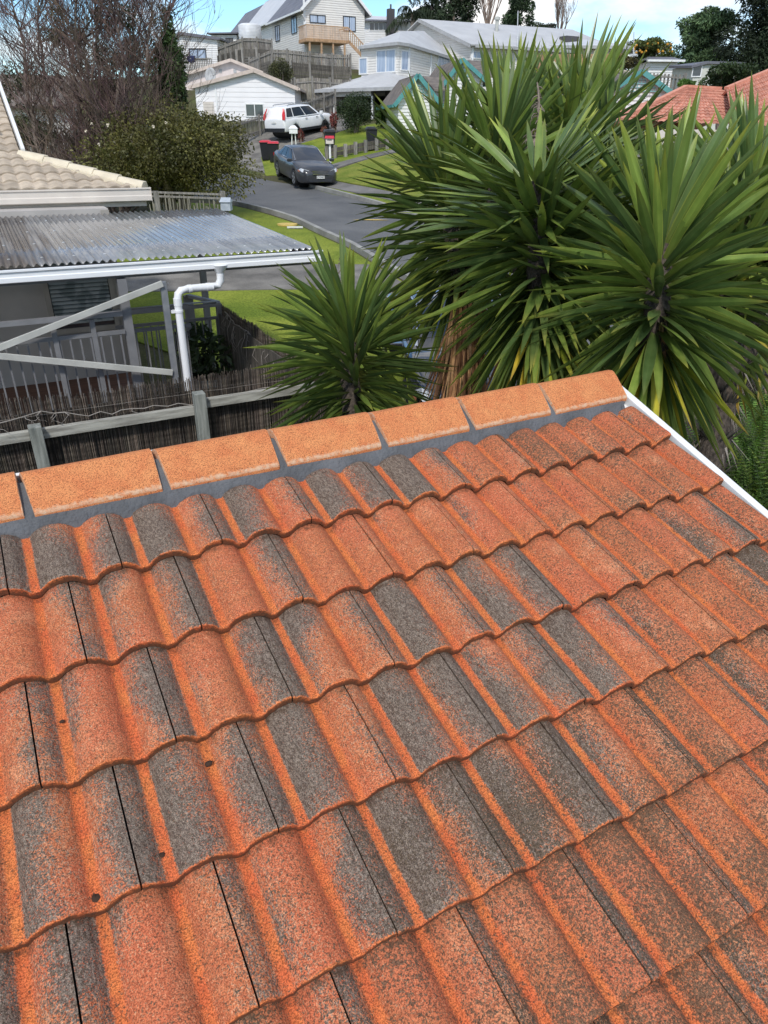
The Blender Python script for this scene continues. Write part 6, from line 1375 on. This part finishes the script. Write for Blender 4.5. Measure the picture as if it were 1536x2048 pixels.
for (px, py, w_) in ((200, 30, 90), (260, 80, 100), (300, 130, 80), (120, 60, 80), (230, 150, 90), (180, 110, 90), (60, 150, 90), (330, 40, 50), (340, 170, 60), (20, 210, 80)):
    q = P(px, py, d=25 + rr.uniform(-1, 1)); r_ = w_ / F * 24 / 2; lumps += randlumps(q, r_, r_, r_, 7, rr, .4, .9)
lumpcrown(mb, lumps, 9000, .12, rr, .4, (.8, .85, .7), tone=.5); mb.build('foliage', M_leafdk, bt)
# paling fence and things behind it at far left
fence('dark slatted fence in the shade under the bare tree', fp([(20, 262, 30), (110, 268, 30), (175, 282, 30)]), 1.5, .2, M_timberdk, seed=12, name='slatted_fence')
lw = P(35, 225, d=40); pl = Pl((lw.x - 12, lw.y + 3), V((1, -.25))); wh = empty('pale_house', (lw.x, lw.y, lw.z - 3), 'pale low house with brown tiled roof half hidden behind the bare tree', 'house')
mb = MB(); pl.box(mb, 0, 15, lw.z - 4, lw.z + .3, -5, 0); mb.build('wall', M_boards2, wh); mb = MB(); mb.slab([pl.pt(-.5, lw.z + .3, .6), pl.pt(15.6, lw.z + .3, .6), pl.pt(15.6, lw.z + 2.0, -3), pl.pt(-.5, lw.z + 2.0, -3)], .12); mb.build('roof', M_btileg, wh)
bush('understorey_shrub', 60, 230, 300, 120, 27, 'broad green shrub at the left edge beyond the beige roof', M_leafbr, 6000, .12, 14, tint=(.55, .5, .6), nl=24)
bush('understorey_shrub', 190, 250, 330, 120, 25.5, 'dark tangled undergrowth at the foot of the bare tree', M_leafdk, 5000, .12, 15, tint=(.7, .6, .6), nl=24)

# skyline trees
def conifer(px, py0, py1, pxw, d, label, n, ls, seed, tint=(1, 1, 1), m=M_conif, name='conifer_tree', nl=46, taper=.7, grp='trees along the skyline', top_off=0, asp=.3):
    rr = random.Random(seed); top, bot = P(px, py0, d=d), P(px, py1, d=d); z0 = terr(bot.x, bot.y); hgt = top.z - bot.z; root = empty(name, (bot.x, bot.y, min(z0, bot.z)), label, 'tree', grp); rx = pxw / F * d / 2
    lumps = []
    for i in range(nl):
        t = rr.random(); w_ = rx * (1 - taper * t ** 1.3) ; a = rr.uniform(0, 6.28); q = rr.uniform(.2, .95) * w_; s = rr.uniform(.16, .30)
        lumps.append(((bot.x + math.cos(a) * q, bot.y + math.sin(a) * q, bot.z + hgt * (.04 + .94 * t)), (rx * s * 1.4, rx * s * 1.4, hgt * .07 + rx * .10)))
    mb = MB(); lumpcrown(mb, lumps, n, ls, rr, asp, tint, .3, tone=.7); mb.build('foliage', m, root)
    mb = MB(); mb.tube([(bot.x, bot.y, min(z0, bot.z) - .5), (bot.x, bot.y, bot.z + hgt * .5), (bot.x, bot.y, top.z - hgt * .05)], [rx * .09, rx * .06, .03], 8)
    for i in range(16): t = rr.uniform(.1, .9); a = rr.uniform(0, 6.28); w_ = rx * (1 - taper * t) * .8; b0 = V((bot.x, bot.y, bot.z + hgt * t)); mb.tube([b0, b0 + V((math.cos(a) * w_, math.sin(a) * w_, .3 * w_))], [rx * .03, .02], 4)
    mb.build('trunk', M_bark, root); return root
conifer(862, -120, 75, 90, 92, 'leftmost of three dark evergreens above the long grey roof', 9000, .5, 31, taper=.3)
conifer(905, -140, 75, 80, 90, 'middle of three dark evergreens above the long grey roof', 9000, .5, 32, taper=.3)
conifer(934, -70, 75, 50, 94, 'narrow dark evergreen, rightmost of the three above the long grey roof', 3000, .5, 33, taper=.4)
conifer(1033, -40, 82, 62, 80, 'dark bushy conifer behind the flue and thin pole aerial', 8500, .42, 34, (1.1, 1.25, 1.1), taper=.55)
conifer(1080, 52, 88, 70, 84, 'low dark green shrubby tree right of the flue', 2500, .35, 35, taper=.2, nl=18)
conifer(1510, -160, 175, 170, 62, 'huge dark conifer at the upper right corner', 30000, .42, 36, (1.0, 1.0, 1.0), taper=.35, nl=80)
conifer(1402, 30, 135, 120, 66, 'broad olive green tree left of the huge conifer', 17000, .34, 37, (2.6, 2.7, 2.5), M_conif, 'spreading_tree', taper=.25, nl=50)
r_ = conifer(1306, 84, 126, 96, 60, 'low orange tree full of fruit behind the dark ribbed roof', 4500, .26, 38, (.9, 1.0, .8), M_leafol, 'orange_tree', nl=26, taper=.15, asp=.5)
rr = random.Random(5); M_or = mat('orange_fruit', (.55, .27, .03), None, 4, .5)
for i in range(26):
    q = P(rr.uniform(1268, 1345), rr.uniform(84, 106), d=59 + rr.uniform(-.8, 0)); mb = MB(); mb.tube([q - V((0, 0, .09)), q - V((0, 0, .04)), q + V((0, 0, .04)), q + V((0, 0, .09))], [.03, .1, .1, .03], 6); mb.build('fruit', M_or, r_)
def baretree(px, py0, py1, d, label, seed, w_, n=7, tint=1.6, dep=4, grp='bare trees on the skyline'):
    rr = random.Random(seed); top, bot = P(px, py0, d=d), P(px, py1, d=d); root = empty('bare_tree', bot, label, 'tree', grp); h = top.z - bot.z; mb = MB(); wd = w_ / F * d / 2
    for i in range(n):
        a = rr.uniform(0, 6.28); d_ = V((math.cos(a) * wd / h, math.sin(a) * wd / h, 1)).normalized(); c_ = (tint * rr.uniform(.7, 1.2),) * 3 + (1,)
        limb(mb, bot.copy(), d_, h * rr.uniform(.6, .85), .09, dep, rr, .6, .35, .018, c_, 4, .72, (3, 4))
    mb.build('branches', M_twig, root); mb = MB(); mb.tube([bot - V((0, 0, 2.5)), bot, bot + V((0, 0, h * .4))], [.2, .15, .06], 8); mb.build('trunk', M_bark, root); return root
baretree(975, -50, 70, 88, 'pale leafless birch with a haze of twigs behind the flue', 41, 75, 14, 2.4)
baretree(1118, 18, 84, 80, 'small leafless tree alone against the sky right of the dark conifer', 42, 50, 6, 1.8, 3)
bush('bare_scrub', 1245, 108, 148, 60, 43, 'twiggy brown scrub at the foot of the tv aerials', M_leafol, 1500, .16, 43, tint=(.8, .6, .6), nl=14, tone=.8, base_z=P(1245, 148, d=43).z - 1)
bush('conical_shrub', 1373, 158, 178, 44, 33, 'small bright green shrub poking up behind the terracotta ridge', M_leafbr, 1500, .12, 44, nl=12, base_z=P(1373, 178, d=33).z - 1)
bush('low_tree', 1460, 128, 175, 110, 40, 'dark shrubbery at the right edge below the huge conifer', M_leafdk, 4500, .2, 45, nl=24, base_z=P(1460, 178, d=40).z - 2)
fence('pale lattice fence above the teal trimmed gable', fp([(1290, 145, 40), (1372, 150, 39)]), 1.0, .2, M_timber, seed=22, pitch=.2, bw=.1, name='lattice_fence')
# palm beside the chimney
rr = random.Random(8); q = P(826, 28, d=80); pm = empty('palm_tree', (q.x, q.y, q.z - 6), 'palm with drooping dark fronds between the chimney and the evergreens', 'tree'); mb = MB(); mb.tube([(q.x, q.y, q.z - 6), (q.x, q.y, q.z)], [.3, .25], 8); mb.build('trunk', M_bark, pm); mb = MB()
for i in range(16):
    a = i * 2.4; el = rr.uniform(-.1, 1.0); pts = []; d_ = V((math.cos(a) * math.cos(el), math.sin(a) * math.cos(el), math.sin(el)))
    for k in range(8): t = k / 7; pts.append(q + d_ * 3.2 * t + V((0, 0, -2.2 * t * t)))
    mb.tube(pts, .04, 3, (.6, .6, .6, 1))
    for k in range(1, 8):
        for s in (1, -1):
            for _ in range(3):
                b0 = pts[k - 1].lerp(pts[k], rr.random()); sd_ = d_.cross(V((0, 0, 1))).normalized() * s; e = b0 + sd_ * .35 + V((0, 0, -.75)); mb.add([b0, b0 + d_ * .12, e], [(0, 1, 2)], (.7, .75, .6, 1))
mb.build('fronds', M_conif, pm)
# ================================================================ yuccas
def yuccacol(nt, col, mp, b):
    a = N(nt, 'ShaderNodeAttribute', attribute_name='Col'); m = N(nt, 'ShaderNodeMix', data_type='RGBA', blend_type='MULTIPLY'); m.inputs[0].default_value = 1; L(nt, col, m.inputs[6]); L(nt, a.outputs[0], m.inputs[7]); return m.outputs[2]
M_yuc = mat('yucca_leaf', (1, 1, 1), (.72, .78, .72), 14, .33, spec=.5, sub=.15, extra=yuccacol, stretch=(1, 1, .3))
M_dead = mat('dead_yucca_leaf', (1, 1, 1), (.65, .62, .6), 14, .85, extra=yuccacol, sub=.1)
M_ytrunk = mat('fibrous_yucca_trunk', (.12, .095, .075), (.035, .028, .022), 12, .95, bump=.8, bscale=50, stretch=(4, 4, .6))
GRN = [(.092, .135, .030), (.115, .162, .032), (.060, .096, .028), (.145, .195, .038), (.076, .116, .036)]
def leaf(mb, b, d, ax, L_, w_, droop, rr, c0, edge, tipc, fold=.22, twist=0, nseg=7, kink=None):
    d = d.normalized(); sd_ = d.cross(ax)
    if sd_.length < .05: sd_ = d.cross(V((rr.gauss(0, 1), rr.gauss(0, 1), .1)))
    sd_.normalize(); sd_ = (Matrix.Rotation(twist, 3, d) @ sd_); up = sd_.cross(d).normalized()
    vs = []; cs = []; q = b.copy(); dd = d.copy(); prof_ = [(.0, .42), (.08, .50), (.25, .86), (.45, 1.0), (.62, .92), (.78, .66), (.90, .36), (.97, .12), (1.0, .01)]
    last = 0
    for i, (t, f) in enumerate(prof_):
        st_ = (t - last) * L_; last = t; q = q + dd * st_
        g = droop * (.3 + t) * (st_ / L_) * 1.6
        dd = (dd + V((0, 0, -g))).normalized()
        if kink and t > kink[0]: dd = (dd + V((0, 0, -kink[1] * st_ / L_ * 3))).normalized()
        s2_ = (sd_ - dd * sd_.dot(dd)).normalized(); u2 = s2_.cross(dd).normalized()
        if u2.dot(up) < 0: u2 = -u2
        hw = w_ * f / 2; fo = u2 * (hw * fold * (1.2 - t * .6))
        vs += [q - s2_ * hw + fo, q - s2_ * hw * .86 + fo * .82, q, q + s2_ * hw * .86 + fo * .82, q + s2_ * hw + fo]
        tt = max(0, (t - .72) / .28) ** 1.5
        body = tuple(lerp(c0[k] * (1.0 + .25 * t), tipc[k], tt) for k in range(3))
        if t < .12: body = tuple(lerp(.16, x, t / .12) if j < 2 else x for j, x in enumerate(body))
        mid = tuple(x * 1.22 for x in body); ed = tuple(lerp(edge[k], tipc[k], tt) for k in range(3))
        cs += [(*ed, 1), (*body, 1), (*mid, 1), (*body, 1), (*ed, 1)]
    n = len(prof_); mb.add(vs, [(i * 5 + j, i * 5 + j + 1, (i + 1) * 5 + j + 1, (i + 1) * 5 + j) for i in range(n - 1) for j in range(4)], cs)
def rosette(mbg, mbd, stem, n, L_, w_, seed, top_ang=8, bot_ang=150, nbrown=0, azb=None, bright=1.0, yel=.5, power=1.15):
    """stem: list of points bottom -> top; leaves by golden angle, old ones below bend down"""
    rr = random.Random(seed); stem = [V(p) for p in stem]; Ls = [0]
    for a, b in zip(stem, stem[1:]): Ls.append(Ls[-1] + (b - a).length)
    for i in range(n):
        h = (i + .5) / n; s = Ls[-1] * (h ** .9); k = 0
        while k < len(Ls) - 2 and Ls[k + 1] < s: k += 1
        t = (s - Ls[k]) / (Ls[k + 1] - Ls[k]); p = stem[k].lerp(stem[k + 1], t); ax = (stem[k + 1] - stem[k]).normalized()
        az = i * 2.39996 + rr.uniform(-.25, .25); th = R(lerp(bot_ang, top_ang, h ** power) + rr.gauss(0, 8))
        ex = ax.cross(V((.3, .9, .1))).normalized(); ey = ax.cross(ex)
        d = ax * math.cos(th) + (ex * math.cos(az) + ey * math.sin(az)) * math.sin(th)
        l = L_ * (1.0 if h < .8 else 1.0 - .25 * (h - .8) / .2) * rr.uniform(.82, 1.1); ww = w_ * rr.uniform(.85, 1.12)
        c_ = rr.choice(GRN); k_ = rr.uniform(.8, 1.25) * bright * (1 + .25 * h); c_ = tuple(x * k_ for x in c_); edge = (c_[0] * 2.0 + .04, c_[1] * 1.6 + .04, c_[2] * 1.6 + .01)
        tip = (c_[0] * 1.8, c_[1] * 1.3, c_[2])
        if h < .09 * yel * 2 and th > 2.35 and rr.random() < .45: c_ = rr.choice([(.50, .34, .03), (.42, .36, .04), (.26, .28, .03)]); edge = (.5, .4, .08); tip = (.38, .22, .06)
        elif h < .35: tip = (.30, .27, .05) if rr.random() < .6 else tip
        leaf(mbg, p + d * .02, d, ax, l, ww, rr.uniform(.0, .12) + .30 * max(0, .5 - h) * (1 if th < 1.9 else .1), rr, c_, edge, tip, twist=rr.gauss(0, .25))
    for i in range(nbrown):
        s = Ls[-1] * rr.uniform(0, .22); p = stem[0].lerp(stem[1], rr.uniform(0, .3)); az = rr.uniform(0, 6.28); ax = V((0, 0, 1)); th = R(rr.uniform(158, 176)); d = ax * math.cos(th) + (V((1, 0, 0)) * math.cos(az) + V((0, 1, 0)) * math.sin(az)) * math.sin(th)
        c_ = rr.choice([(.22, .105, .045), (.28, .15, .065), (.15, .075, .035), (.34, .21, .10)]); leaf(mbd, p + V((math.cos(az) * .03, math.sin(az) * .03, rr.uniform(-.1, .15))), d, ax, L_ * rr.uniform(.7, 1.05), w_ * .5, .05, rr, c_, tuple(x * 1.3 for x in c_), tuple(x * .8 for x in c_), fold=.6, twist=rr.gauss(0, .8))
def yucca(label, heads, base, trunk_r=.09, skirt=None, stalk=None, seed=1):
    base = V(base); root = empty('yucca', base, label, 'yucca', 'yuccas growing beside the roof'); mg, md, mt = MB(), MB(), MB(); rr = random.Random(seed)
    for h in heads:
        st = [V(p) for p in h['stem']]; rosette(mg, md, st, int(h.get('n', 130) * 1.75), h.get('L', .85) * .97, h.get('w', .066) * .80, h.get('seed', seed), h.get('top', 8), h.get('bot', 150), h.get('brown', 0), bright=h.get('bright', 1), yel=h.get('yel', .5), power=h.get('power', 1.15))
        fork = h.get('fork') or base; a, b_ = V(fork), st[0]
        if h.get('fork') is None: pts = [base - V((0, 0, .1)), base + V((0, 0, .4)), base.lerp(b_, .55) + V((rr.gauss(0, .04), rr.gauss(0, .04), 0)), b_, st[-1]]
        else: pts = [a, a.lerp(b_, .5) + V((rr.gauss(0, .03), rr.gauss(0, .03), -.03)), b_, st[-1]]
        tr = h.get('r', trunk_r); n = 14; fine = []
        for p, q in zip(pts, pts[1:]):
            for k in range(6): fine.append(p.lerp(q, k / 6))
        fine.append(pts[-1]); rad = [tr * (1.15 - .5 * i / len(fine)) * rr.uniform(.86, 1.14) for i in range(len(fine))]; mt.tube(fine, rad, n)
        if h.get('fib'):   # shaggy leaf-base fibres on the trunk
            for k in range(h['fib'] * 3):
                i = rr.randrange(0, len(fine) - 4); az = rr.uniform(0, 6.28); p = fine[i] + V((math.cos(az), math.sin(az), 0)) * rad[i] * .95; c_ = rr.uniform(.06, .30); l = rr.uniform(.08, .22); up_ = rr.uniform(.5, 1)
                d = V((math.cos(az) * .5, math.sin(az) * .5, up_ * rr.choice([1, 1, -1]))).normalized(); s_ = d.cross(V((math.cos(az), math.sin(az), 0))).normalized() * rr.uniform(.006, .014)
                e = p + d * l; md.add([p - s_, p + s_, e + V((math.cos(az), math.sin(az), 0)) * .02], [(0, 1, 2)], (c_, c_ * .88, c_ * .76, 1))
    mt.build('trunk', M_ytrunk, root, smooth=True); mg.build('leaf_crown', M_yuc, root)
    if skirt:
        for (a, b_, r_, n) in skirt:
            a, b_ = V(a), V(b_)
            for i in range(n):
                t = rr.random() ** 1.3; p = a.lerp(b_, t * .75); az = rr.uniform(0, 6.28); out = V((math.cos(az), math.sin(az), 0)); d = (b_ - a).normalized() + out * rr.uniform(.02, .22); l = rr.uniform(.45, .8); k = rr.uniform(.55, 1.5)
                c_ = tuple(x * k for x in rr.choice([(.20, .095, .042), (.26, .135, .06), (.12, .058, .028), (.33, .20, .095)])); leaf(md, p + out * r_ * rr.uniform(.5, 1), d, V((0, 0, 1)), l, rr.uniform(.018, .036), .03, rr, c_, tuple(x * 1.25 for x in c_), tuple(x * .8 for x in c_), fold=.9, twist=rr.gauss(0, 1))
    if md.v: md.build('dead_leaves', M_dead, root)
    if stalk:
        mb = MB()
        for (p0, p1, nb) in stalk:
            p0, p1 = V(p0), V(p1); pts = [p0.lerp(p1, k / 8) + V((rr.gauss(0, .012), rr.gauss(0, .012), 0)) for k in range(9)]; mb.tube(pts, [.016 * (1 - .7 * k / 8) for k in range(9)], 6)
            for k in range(nb):
                t = rr.uniform(.08, .95); q = p0.lerp(p1, t); az = rr.uniform(0, 6.28); pp = [q]; dd = V((math.cos(az), math.sin(az), rr.uniform(-.3, .5)))
                for j in range(6): q = q + dd * rr.uniform(.012, .03) * (1.3 - t); dd = (dd + V((rr.gauss(0, .35), rr.gauss(0, .35), -.28))).normalized(); pp.append(q)
                mb.tube(pp, [.0055 - .0006 * j for j in range(7)], 4)
        mb.build('flower_stalk', mat('dry_flower_stalk', (.27, .22, .18), (.13, .10, .08), 20, .9) if 'dry_flower_stalk' not in MATS else MATS['dry_flower_stalk'], root)
    return root
def q_(px, py, d): return P(px, py, d=d)
# small yucca in front of the reed fence corner
yucca('smaller low yucca with a dry curly flower stalk, in front of the reed fence end', [dict(stem=[q_(705, 860, 4.75), q_(712, 760, 5.0), q_(703, 690, 5.15), q_(693, 630, 5.3)], n=220, L=.72, w=.050, top=56, bot=152, seed=5, bright=.95, yel=.15)],
      (q_(712, 900, 4.9).x, q_(712, 900, 4.9).y, 0), stalk=[(q_(692, 640, 5.3), q_(684, 500, 5.3), 34), (q_(660, 590, 5.35), q_(672, 545, 5.3), 4)], seed=5)
# centre head
yucca('central tall yucca with yellowed lower leaves and a dead stalk, above the ridge end', [dict(stem=[q_(1078, 640, 4.45), q_(1085, 540, 4.6), q_(1080, 450, 4.7), q_(1072, 370, 4.55)], n=290, L=.88, w=.066, top=52, bot=168, seed=7, yel=.55, brown=10),
       dict(stem=[q_(985, 400, 5.6), q_(995, 330, 5.7), q_(1005, 260, 5.8)], n=95, L=.82, w=.062, top=8, bot=120, seed=8, yel=.1, fork=q_(1080, 640, 4.9), r=.06)],
      (4.05, 4.3, 0), stalk=[(q_(1072, 330, 4.9), q_(1076, 165, 5.0), 46)], seed=7)
# left rear head with the brown skirt
yucca('left rear yucca whose trunk is wrapped in a hanging skirt of brown dead leaves', [dict(stem=[q_(920, 560, 5.6), q_(915, 470, 5.8), q_(895, 390, 5.9), q_(875, 320, 6.0)], n=190, L=.84, w=.060, top=10, bot=150, seed=11, bright=.85, yel=.15)],
      (q_(935, 820, 5.2).x, q_(935, 820, 5.2).y, 0), skirt=[(q_(935, 565, 5.5), q_(930, 850, 5.2), .10, 210), (q_(925, 600, 5.5), q_(880, 760, 5.4), .04, 26)], seed=11)
# rear upper heads
yucca('rear yucca with upright leaf spikes reaching highest against the long roof', [dict(stem=[q_(1120, 380, 6.1), q_(1130, 310, 6.2), q_(1150, 240, 6.3)], n=120, L=.92, w=.066, top=5, bot=115, seed=13, yel=0),
       dict(stem=[q_(1230, 400, 6.2), q_(1215, 330, 6.2), q_(1190, 270, 6.3)], n=100, L=.88, w=.066, top=6, bot=120, seed=14, yel=0, fork=q_(1150, 520, 6.1), r=.06),
       dict(stem=[q_(1010, 330, 6.5), q_(1020, 270, 6.5), q_(1035, 220, 6.6)], n=80, L=.78, w=.062, top=6, bot=110, seed=15, yel=0, fork=q_(1120, 480, 6.2), r=.06)],
      (q_(1130, 600, 6.1).x, q_(1130, 600, 6.1).y, 0), seed=13)
# right near head
yucca('biggest right hand yucca head with bright upright leaves and yellow drooping tips', [dict(stem=[q_(1308, 690, 3.85), q_(1316, 610, 3.95), q_(1318, 530, 4.05), q_(1326, 450, 4.15)], n=210, L=.80, w=.068, top=10, bot=162, seed=17, bright=1.15, yel=.5, brown=8)],
      (4.35, 3.75, 0), seed=17)
# far right heads
yucca('far right yucca with shaggy grey leaning trunk beside the ferns', [dict(stem=[q_(1510, 520, 5.0), q_(1505, 450, 5.1), q_(1495, 375, 5.2)], n=170, L=.84, w=.066, top=6, bot=150, seed=19, bright=1.2, yel=.1, brown=0, fork=None, fib=700, r=.115),
       dict(stem=[q_(1440, 640, 4.9), q_(1450, 570, 5.0), q_(1445, 500, 5.1)], n=110, L=.78, w=.062, top=14, bot=150, seed=20, bright=.9, yel=.4, fork=q_(1430, 760, 4.6), r=.08),
       dict(stem=[q_(1535, 640, 5.3), q_(1530, 570, 5.4), q_(1525, 500, 5.4)], n=90, L=.7, w=.055, top=10, bot=150, seed=29, bright=.8, yel=.3, fork=q_(1430, 760, 4.6), r=.06)],
      (q_(1385, 1010, 4.1).x, q_(1385, 1010, 4.1).y, 0), seed=19)
yucca('yucca behind the biggest head filling the gap beside the terracotta roof', [dict(stem=[q_(1340, 500, 5.6), q_(1345, 450, 5.7), q_(1360, 400, 5.8)], n=100, L=.70, w=.062, top=8, bot=130, seed=23, yel=.1), dict(stem=[q_(1230, 560, 5.2), q_(1225, 490, 5.3), q_(1220, 430, 5.4)], n=110, L=.72, w=.06, top=20, bot=150, seed=24, bright=.8, yel=.2, fork=q_(1270, 640, 5.3), r=.06)],
      (q_(1290, 700, 5.4).x, q_(1290, 700, 5.4).y, 0), seed=23)

# ================================================================ ferns and undergrowth on the right
M_fern = mat('fern_frond', (.10, .19, .03), (.05, .11, .02), 3, .6, attr=True, sub=.2)
def fern(x, y, n, L_, seed, label, z0=0, tint=1.0):
    rr = random.Random(seed); b = V((x, y, z0)); root = empty('fern', b, label, 'fern', 'ferns beside the roof'); mb = MB()
    for i in range(n):
        az = rr.uniform(0, 6.28); el = R(rr.uniform(40, 85)); d = V((math.cos(az) * math.cos(el), math.sin(az) * math.cos(el), math.sin(el))); q = b + V((rr.gauss(0, .12), rr.gauss(0, .12), 0)); l = L_ * rr.uniform(.6, 1.15); k = rr.uniform(.35, 1.5) * tint; yl = rr.choice([1, 1, 1.3])
        col = (k * yl, k, k * .9, 1); ns = 20; pts = []
        dd = d.copy()
        for j in range(ns + 1): pts.append(q.copy()); q = q + dd * (l / ns); dd = (dd + V((0, 0, -.075 * (j / ns + .2)))).normalized()
        mb.tube(pts, .003, 3, (col[0] * .8, col[1] * .7, col[2] * .6, 1), cap=False)
        for j in range(2, ns):
            t = j / ns; w_ = .075 * math.sin(math.pi * min(1, t * .9 + .12)) ** .7; ax = (pts[j] - pts[j - 1]).normalized(); s_ = ax.cross(V((0, 0, 1))); s_ = s_.normalized() if s_.length > .05 else V((1, 0, 0))
            for sg in (1, -1):
                e = pts[j] + s_ * sg * w_ + ax * w_ * .35 - V((0, 0, .012)); mb.add([pts[j] - ax * .008, pts[j] + ax * .010, e], [(0, 1, 2)], col)
    mb.build('fronds', M_fern, root); return root
spots = [(5.15, 2.75, 26, .75), (5.7, 3.2, 26, .8), (5.2, 3.4, 22, .7), (6.3, 3.3, 24, .8), (4.75, 2.3, 22, .7), (5.4, 2.1, 24, .8), (6.1, 2.6, 24, .8), (4.4, 1.7, 20, .65), (5.0, 1.4, 20, .7), (6.6, 4.0, 22, .75), (6.9, 3.1, 20, .8), (5.9, 1.7, 20, .8)]
names = ['fern clump nearest the shaggy grey yucca trunk', 'fern clump halfway along the right edge above the white barge', 'fern clump tucked behind the shaggy trunk', 'outer fern clump at the right edge near the grey slab', 'fern clump close to the white barge board', 'fern clump lower right beside the barge board', 'yellowish fern clump at the right edge', 'fern clump low under the roof edge', 'dark fern clump at the bottom of the planting by the barge', 'furthest fern clump below the grey slab', 'fern clump cut by the right edge of the picture', 'fern clump in the lowest right corner beyond the roof']
for i, (x, y, n, l) in enumerate(spots): fern(x, y, n + 34, l * 1.25, 50 + i, names[i], .03, [1, 1.1, .7, 1.2, .8, .7, 1.3, .6, .6, 1.1, 1, .7][i])
k_ = 0
for (px, py) in ((1470, 800), (1520, 850), (1455, 880), (1500, 930), (1540, 960), (1430, 960), (1480, 1010), (1530, 1060), (1540, 790), (1410, 900), (1560, 900), (1450, 1050)):
    q = P(px, py + 60, z=.03); k_ += 1
    fern(q.x, q.y, 60, .80, 90 + k_, ['bright fern fronds just below the grey slab', 'fern arching at the right frame edge, mid height', 'fern against the shaggy trunk, upper one', 'fern in the middle of the right hand fern patch', 'fern at the frame edge level with the white barge', 'fern right beside the foot of the shaggy trunk', 'dark fern above the white barge board', 'lowest fern cut by the right frame edge', 'top fern at the right frame edge', 'fern behind the shaggy trunk, close to the yellow leaf tips', 'fern half outside the right frame edge', 'fern leaning over the white barge board'][k_ - 1], .03, [1.3, 1.2, 1, 1.3, .9, .8, .8, .9, 1.3, .9, 1.1, .7][k_ - 1])
# ground cover of strappy leaves
rr = random.Random(77); mb = MB()
for i in range(2600):
    x, y = rr.uniform(3.3, 7.5), rr.uniform(1.2, 5.6); az = rr.uniform(0, 6.28); l = rr.uniform(.10, .34); k = rr.uniform(.3, 1.3); b0 = V((x, y, .03)); d = V((math.cos(az) * .6, math.sin(az) * .6, rr.uniform(.4, 1.2))).normalized(); s_ = V((-math.sin(az), math.cos(az), 0)) * rr.uniform(.006, .014)
    m_ = b0 + d * l * .6; e = b0 + d * l + V((math.cos(az), math.sin(az), -.6)) * l * .25
    mb.add([b0 - s_, b0 + s_, m_ + s_, m_ - s_, e], [(0, 1, 2, 3), (3, 2, 4)], (k, k, k * .8, 1))
tag(mb.build('ground_cover', M_fern), kind='stuff')
# weathered grey slab / old frond pile at the right edge
mb = MB(); q0, q1, q2, q3 = q_(1440, 745, 5.9), q_(1545, 725, 6.2), q_(1560, 660, 6.8), q_(1450, 700, 6.6)
mb.slab([q0, q1, q2, q3], .25, n=V((0, 0, 1))); tag(mb.build('weathered_slab', mat('weathered_grey_slab', (.20, .18, .17), (.08, .07, .065), 5, .95, bump=1, bscale=25, stretch=(1, 4, 1)), off=q0, bevel=.02), 'weathered grey slab lying between the far right yucca and the ferns', 'slab')
rr = random.Random(4); mb = MB()
for i in range(260):
    q = q_(1400 + rr.uniform(-20, 150), 700 + rr.uniform(-110, 60), 6.0 + rr.uniform(-.4, .8)); az = rr.uniform(0, 6.28); d = V((math.cos(az), math.sin(az), rr.uniform(-.5, .1))); k = rr.uniform(.08, .3); leaf(mb, q, d, V((0, 0, 1)), rr.uniform(.25, .6), .03, .3, rr, (k, k * .75, k * .55), (k * 1.2, k * .95, k * .7), (k, k * .7, k * .5), fold=.8)
tag(mb.build('dead_frond_litter', M_dead), kind='stuff')
